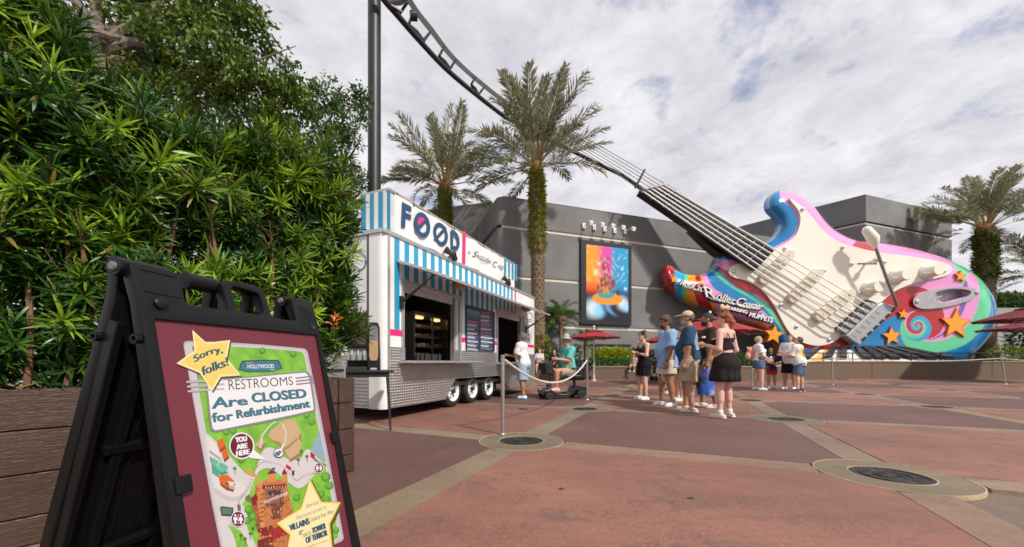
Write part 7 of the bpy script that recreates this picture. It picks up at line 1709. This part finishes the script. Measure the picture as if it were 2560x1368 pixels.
# ---- accessories
def col_obj(o, c): at = o.data.color_attributes.new('Col','FLOAT_COLOR','POINT'); at.data.foreach_set('color', np.tile(np.array([*c,1],np.float32), len(o.data.vertices))); return o
def on_person(p, fn, name, m, c): mb = MB(); fn(mb); o = mb.build(name, m, None, smooth=True); col_obj(o, c); o.parent = p; return o
ch = Vector(p_red['chest'])
on_person(p_red, lambda b: b.tube([ch+Vector((-.10,.11,-.02)), ch+Vector((-.07,.02,.16)), ch+Vector((-.02,-.10,.06)), ch+Vector((.08,-.125,-.10)), ch+Vector((.17,-.06,-.24))], .013, 6), 'bag_strap', cloth_m, (.42,.36,.58))
hz_ = ch.z+.49
def bow(b, c=Vector((-.04,-.02,0))):
    for k in (-1,1): b.ball((c.x+k*.075, c.y, hz_+.06), (.052,.030,.05), 10)
    b.ball((c.x, c.y, hz_+.05), .03, 8)
on_person(p_red, bow, 'headband_bow', cloth_m, (.58,.45,.30))
ch2 = Vector(p_girl['chest']); 
def ears(b):
    for k in range(-3,4): b.ball((k*.028, .03+.01*(k%2), ch2.z+.455-abs(k)*.012), .030, 8)
on_person(p_girl, ears, 'flower_headband', cloth_m, (.05,.03,.07))
ch3 = Vector(p_cap['chest']); on_person(p_cap, lambda b: b.tube([ch3+Vector((-.13,.06,-.05)), ch3+Vector((-.08,.02,.185)), ch3+Vector((.03,-.16,.02)), ch3+Vector((.13,-.13,-.20)), ch3+Vector((.17,0,-.28))], .010, 6), 'bag_strap', cloth_m, (.10,.05,.035))
for p, k, c in ((p_cap,'hand_l',(.5,.5,.48)),(p_blue,'hand_l',(.06,.03,.03)),(p_brown,'hand_l',(.15,.4,.6)),(p_red,'hand_l',(.75,.75,.75))):
    h = Vector(p[k]); on_person(p, lambda b: b.tube([h+Vector((0,-.02,.13)), h+Vector((0,-.02,.10))], .030, 10), 'wristband', shoe_m, c)
h = to_world(p_brown, p_brown['hand_l']); bgc = mat('shopping bag print', rough=.3, col=True, var=.5, vs=7); bg_ = MB(); n = 14
V, C = [], []
for j in range(9):
    u = j/8; zq = h.z-.05-.50*u; wd_ = .08+.20*min(1,u*2.2)-.03*u; dp = .03+.085*math.sin(min(1,u*1.3)*1.5)
    for i in range(n): a = 2*math.pi*i/n; rr_ = 1+.06*math.sin(3*a+j); V.append((h.x+wd_*.75*math.cos(a)*rr_+.01*math.sin(j*2), h.y+dp*math.sin(a)*rr_-.02, zq)); 
    for i in range(n): a = 2*math.pi*i/n; C.append((.04,.035,.25) if u < .3 else ((.03,.10,.42) if (math.sin(a*2+j)+u*.5) > 0 else ((.018,.02,.03) if math.cos(a) < .1 else (.25,.35,.55))))
Q = [(j*n+i, (j+1)*n+i, (j+1)*n+(i+1)%n, j*n+(i+1)%n) for j in range(8) for i in range(n)]
o = np_mesh('shopping_bag', V, Q, bgc, None, C, smooth=True, loc=(h.x,h.y,h.z-.55)); tag(o, 'blue and black plastic shopping bag hanging from the hand of the brown shirted man', 'shopping bag')
mb = MB(); mb.tube([(h.x-.05,h.y,h.z-.06),(h.x,h.y,h.z+.01),(h.x+.05,h.y,h.z-.06)], .008, 6); mb.build('handle', white, None).parent = o; bpy.data.objects[[x.name for x in o.children][0]].matrix_parent_inverse = Matrix.Translation(-Vector(o.location))
# ---- man at the serving window
person('grey haired man in white tee and pale denim shorts at the far serving window', G(1309,997), (-.88,.45), 1.60, 'm', 1.0, .03, skin=TN, head=(.1,-.42), lean=.14, arms={-1:((-.1,.20,-1),(.3,.9,.10)), 1:((.15,.05,-1),(-.3,.9,.05))}, hair=dict(col=(.17,.16,.155), pad=.010), top=dict(col=(.70,.70,.71), pad=.026, hem=-.045, sleeve=.85), bottom=dict(type='shorts', col=(.30,.40,.52), len=.92, flare=.012, denim=True), shoes=((.72,.76,.80),(.04,.42,.68)), step=.03)
# ---- family of four
FG = 'family of four standing on the plaza'
def yellowback(V, C, ch, s):
    r_ = np.hypot(V[:,0], (V[:,2]-ch[2]+.02)*.9); m = (V[:,1] < ch[1]-.02) & (r_ < .15); C[m] = (.72,.48,.10); m2 = (V[:,1] < ch[1]-.02) & (np.abs(V[:,0]) < .035) & (V[:,2] > ch[2]-.17) & (V[:,2] < ch[2]+.05); C[m2] = (.06,.05,.03); return C
p_bl = person('blonde woman in sunglasses, white tee and blue denim shorts', G(1896,975), (.97,-.25), 1.70, 'f', 1.16, .02, skin=PK_, head=(0,-.10), arms={-1:((-.15,.25,-1),(.2,.85,-.55)), 1:((.12,.2,-1),(-.2,.85,-.55))}, hair=dict(col=(.46,.34,.18), style='bun', bun=(0,-.10,.03)), top=dict(col=W_, pad=.016, hem=.01, sleeve=.7), bottom=dict(type='shorts', col=(.09,.14,.24), len=.42, denim=True, waist=.09), shoes=(W_,W_), group=FG, step=.03)
def dots_(V, C, ch, s):
    for (x, z, r, c) in ((.06,.06,.032,W_),(.05,-.04,.03,W_),(-.08,-.20,.04,(.5,.45,.1)),(-.02,.07,.03,(.5,.1,.1))):
        m = (V[:,1] > ch[1]) & (np.hypot(V[:,0]-x, V[:,2]-ch[2]-z) < r); C[m] = c
    return C
p_kid = person('young girl in a navy tee with round badges and red shorts looking down', G(1929,972), (-.25,-1), 1.36, 'f', .90, skin=MD, head=(.2,-.50), arms={-1:((-.12,.25,-1),(.45,.9,-.1)), 1:((.12,.25,-1),(-.45,.9,-.2))}, hair=dict(col=(.16,.09,.05), style='bun', bun=(0,-.10,.0)), top=dict(col=(.022,.032,.085), pad=.030, hem=-.075, sleeve=.9, print=dots_), bottom=dict(type='shorts', col=(.42,.025,.055), len=.62), shoes=(W_,(.5,.5,.5)), sock=(W_,.02), group=FG)
p_dad = person('dark haired man in pale tee and black shorts looking down at a phone', G(1974,974), (-.85,-.55), 1.78, 'm', 1.0, .02, skin=MD, head=(.1,-.45), arms={-1:((-.12,.25,-1),(.25,1,.1)), 1:((.12,.25,-1),(-.35,1,.1))}, hair=dict(col=(.022,.016,.012), pad=.008), top=dict(col=(.66,.64,.62), pad=.026, hem=-.05, sleeve=.85), bottom=dict(type='shorts', col=(.014,.013,.015), len=.85, flare=.01), shoes=(W_,(.72,.2,.08)), group=FG)
p_son = person('man in white tee with yellow back print and blue denim shorts', G(2000,979), (-.45,.75), 1.66, 'm', .98, skin=LT, head=(.3,-.55), lean=.16, arms={-1:((-.15,.35,-1),(.1,1,.1)), 1:((.15,.25,-1),(-.2,1,-.1))}, hair=dict(col=(.11,.065,.04)), top=dict(col=(.72,.70,.66), pad=.028, hem=-.05, sleeve=.95, print=yellowback), bottom=dict(type='shorts', col=(.085,.125,.20), len=.82, flare=.014, denim=True), shoes=((.03,.035,.11),(.6,.6,.65)), group=FG, stance=.09)
chb = Vector(p_bl['chest']); on_person(p_bl, lambda b: (b.ball((-.034,.10,chb.z+.345),(.036,.014,.022),8), b.ball((.034,.10,chb.z+.345),(.036,.014,.022),8)), 'sunglasses', shoe_m, (.01,.01,.012))
q = to_world(p_bl, (0,-.22,chb.z)); mb = MB(); mb.ball((q.x,q.y,q.z-.10),(.13,.12,.20),14); mb.cur = (.62,.40,.24)
mb.ball((q.x-.10,q.y-.02,q.z-.15),(.08,.09,.12),12); 
for k in (-1,0,1): mb.lathe([(.028,0),(.02,.08),(.001,.1)], (q.x-.05+k*.045,q.y-.03,q.z+.06), (k*.35-.2,0,1), 8)
mb.c = [c or (.62,.20,.16) for c in mb.c]; o = mb.build('backpack', cloth_m if False else mat('backpack cloth', rough=.85, col=True, var=.15, vs=20), loc=(q.x,q.y,q.z-.3), smooth=True); tag(o, 'small coral and tan plush backpack on the back of the blonde woman', 'backpack')
h = to_world(p_dad, p_dad['hand_l']); mb = MB(); mb.box((h.x-.045,h.y-.06,h.z+.012),(h.x+.035,h.y+.06,h.z+.022)); o = mb.build('phone', dk, loc=(h.x,h.y,h.z), bevel=.003); tag(o, 'black phone held flat by the man in the pale tee', 'phone')
# ================================================================== MOBILITY SCOOTERS
scb = mat('scooter black', (.013,.014,.018), .3, var=.1, coat=.3); 
def scooter(label, x, y, rz):
    t = thing('mobility_scooter', label, 'mobility scooter', (x,y,0)); c_, s_ = math.cos(rz), math.sin(rz)
    sf = lambda a, b, z: (x+a*c_-b*s_, y+a*s_+b*c_, z)                 # a forward, b left
    for (a, b, r) in ((.52,.20,.105),(.52,-.20,.105),(-.34,.22,.125),(-.34,-.22,.125)):
        m = MB(); m.lathe([(r*.62,-.035),(r*.9,-.04),(r,-.025),(r,.025),(r*.9,.04),(r*.62,.035)], sf(a,b,r), (-s_,c_,0), 20); w = m.build('wheel', rub, t, smooth=True, fix=True); m = MB(); m.lathe([(r*.62,-.036),(r*.3,-.042),(.001,-.042)], sf(a,b,r), (-s_,c_,0), 14); m.lathe([(r*.62,.036),(r*.3,.042),(.001,.042)], sf(a,b,r), (-s_,c_,0), 14); m.build('hub', steel, w)
    m = MB(); m.prism([sf(a,-.17,z) for a, z in ((.66,.10),(.64,.17),(.50,.24),(.36,.22),(.28,.13),(-.12,.12),(-.18,.22),(-.30,.30),(-.50,.28),(-.54,.18),(-.46,.09),(.0,.07),(.4,.07))], (-.34*s_*-1*-1,.34*c_,0)); m.build('chassis', scb, t, fix=True, bevel=.03)
    m = MB(); 
    for sd in (-1,1): m.prism([sf(a,.15*sd,z) for a, z in ((.40,.19),(.50,.25),(.63,.22),(.65,.16))], (-.10*s_*sd,.10*c_*sd,0)); m.prism([sf(a,.13*sd,z) for a, z in ((-.20,.22),(-.28,.31),(-.46,.29),(-.53,.20))], (-.13*s_*sd,.13*c_*sd,0))
    m.build('fender', scb, t, fix=True, bevel=.01)
    m = MB(); m.tube([sf(.50,0,.22), sf(.42,0,.42), sf(.34,0,.86), sf(.30,0,.93)], .022, 10); m.ball(sf(.455,0,.34), .05, 10); til = m.build('tiller', steel, t, smooth=True)
    m = MB(); m.tube([sf(.26,.26,.92), sf(.32,.12,.94), sf(.33,0,.95), sf(.32,-.12,.94), sf(.26,-.26,.92)], .016, 8); m.box((-.09,-.08,-.03),(.09,.08,.05), lambda a,b,z: sf(.31+a,b,.96+z)); m.build('handlebar', scb, til, bevel=.0)
    m = MB(); bk_ = [(.36,.60),(.40,.86),(.62,.88),(.57,.60)]; m.prism([sf(a,-.17,z) for a, z in bk_], (-.34*s_,.34*c_,0)); m.build('basket', mat('basket mesh', (.014,.014,.015), .6, bump=1, bs=160), til, fix=True, bevel=.025)
    m = MB(); m.tube([sf(-.28,0,.28), sf(-.26,0,.50)], .035, 10); m.build('seat_post', steel, t)
    m = MB(); m.box((-.22,-.22,0),(.20,.22,.08), lambda a,b,z: sf(-.14+a,b,.50+z)); m.build('seat', scb, t, bevel=.025)
    m = MB(); m.prism([sf(a,-.21,z) for a, z in ((-.34,.56),(-.28,.58),(-.34,.98),(-.40,.96))], (-.42*s_,.42*c_,0)); m.build('backrest', scb, t, fix=True, bevel=.025)
    for sd in (-1,1): m = MB(); m.tube([sf(-.40,.25*sd,.60), sf(-.40,.25*sd,.74), sf(-.08,.25*sd,.75)], .02, 8); m.build('armrest', scb, t)
    return sf
g = G(1405,996.5); rzs = math.radians(200); sfn = scooter('black mobility scooter with front basket carrying the man in the grey sun hat', g.x+.08, g.y+.10, rzs)
seat_p = sfn(-.10,0,0); fd = (math.cos(rzs), math.sin(rzs))
def logo(V, C, ch, s): m = (V[:,1] > ch[1]) & (np.hypot(V[:,0]-.06, V[:,2]-ch[2]-.02) < .045); C[m] = (.75,.75,.75); m = (V[:,1] > ch[1]) & (np.hypot(V[:,0]-.06, V[:,2]-ch[2]-.025) < .022); C[m] = (.05,.05,.06); return C
person('man in aqua tee, grey sun hat and pink shoes riding the black scooter', (seat_p[0], seat_p[1], 0), fd, 1.74, 'm', 1.18, .06, skin=MD, seat=.66, head=(-.25,.0), lean=.05, arms={-1:((-.10,.45,-1),(.12,1,.12)), 1:((.12,.35,-1),(-.1,.95,-.35))}, legs={-1:((-.12,1,.0),(0,-.02,-1)), 1:((.16,1,.02),(0,.05,-1))}, hair=dict(col=(.30,.28,.26)), cap=('hat', (.40,.40,.37)), beard=(.35,.32,.3), top=dict(col=(.13,.46,.41), pad=.026, hem=-.03, sleeve=.85, print=logo), bottom=dict(type='shorts', col=(.40,.34,.26), len=.80, flare=.006), shoes=((.72,.36,.34),(.70,.45,.42)))
g2 = G(1450,950); scooter('second dark scooter parked behind the man in aqua', g2.x, g2.y, math.radians(25))
# ---- seated visitors on the low wall
q = P(1349,905,18.55); person('visitor in white top sitting on the low wall by the trailer end', (q.x,18.62,0), (-.1,-1), 1.62, 'f', .95, skin=LT, seat=.75, head=(0,-.3), arms={-1:((-.1,.4,-1),(.4,.9,.1)), 1:((.1,.4,-1),(-.4,.9,.1))}, hair=dict(col=(.05,.03,.02), style='long'), top=dict(col=(.55,.52,.5), pad=.02, hem=-.01), bottom=dict(type='shorts', col=(.02,.02,.03), len=.55), shoes=((.05,.05,.05),(.1,.1,.1)), vox=.014)
q = P(1386,905,18.5); person('dark haired child in a black tee sitting on the low wall reading a folded map', (q.x,18.62,0), (-.05,-1), 1.50, 'm', .95, skin=LT, seat=.75, head=(0,-.55), lean=.2, arms={-1:((-.1,.5,-1),(.1,.9,-.1)), 1:((.1,.5,-1),(-.1,.9,-.1))}, hair=dict(col=(.03,.02,.015)), top=dict(col=(.014,.014,.015), pad=.02, hem=-.01), bottom=dict(type='shorts', col=(.06,.07,.12), len=.8), shoes=((.05,.05,.05),(.1,.1,.1)), vox=.014)
m = MB(); m.box((q.x-.16,18.2,.86),(q.x+.10,18.24,1.06)); o = m.build('folded_map', mat('map paper', (.55,.60,.66), .6, var=.4, vs=14), loc=(q.x,18.2,.86)); tag(o, 'open pale paper map held by the seated child in black', 'map')
q = P(1587,905,18.5); person('small child in white shoes sitting on the low wall behind the girl in black', (q.x,18.66,0), (-.6,-.8), 1.12, 'm', 1.0, skin=LT, seat=.72, hair=dict(col=(.10,.05,.03)), top=dict(col=(.5,.36,.32), pad=.015), bottom=dict(type='shorts', col=(.35,.28,.25), len=.6), shoes=(W_,W_), vox=.014)
# dark stroller seen between the girl in black and the man in pale blue
sx_ = P(1650,905,17.6).x; st_ = thing('stroller', 'black stroller with a blue bag parked behind the girl in black', 'stroller', (sx_,17.6,0))
m = MB(); m.prism([(sx_-.28,17.35,.35),(sx_+.28,17.35,.35),(sx_+.28,17.35,.95),(sx_+.05,17.35,1.12),(sx_-.25,17.35,.95)], (0,.5,0)); m.build('hood_and_seat', cloth_m if False else blk, st_, fix=True, bevel=.05)
for a in (-.3,.3):
    for b in (17.35,17.85): m = MB(); m.lathe([(.08,-.02),(.12,-.02),(.12,.02),(.08,.02)], (sx_+a,b,.12), (0,1,0), 14); m.build('wheel', rub, st_, fix=True); m = MB(); m.tube([(sx_+a,b,.12),(sx_+a*.8,b,.4)], .015, 6); m.build('leg', steel, st_)
m = MB(); m.tube([(sx_-.28,17.8,.9),(sx_-.45,17.8,1.1),(sx_-.45,17.4,1.1),(sx_-.28,17.4,.9)], .015, 6); m.build('handle', steel, st_); m = MB(); m.ball((sx_+.1,17.32,.28),(.2,.1,.14),10); m.build('bag', mat('blue bag', (.10,.18,.40), .8), st_, smooth=True)
leaf_b = mat('dry leaf', (.10,.045,.02), .8)
for px, py, lab in ((1403,1224,'small dry brown leaf lying on the near red slab, left one'),(1727,1247,'small dry brown leaf lying on the near red slab, right one')):
    c = G(px, py); m = MB(); m.add([(c.x-.03,c.y,.004),(c.x,c.y-.013,.012),(c.x+.035,c.y+.005,.006),(c.x,c.y+.014,.010)], [(0,1,2),(0,2,3)]); tag(m.build('fallen_leaf', leaf_b, loc=tuple(c)), lab, 'leaf')
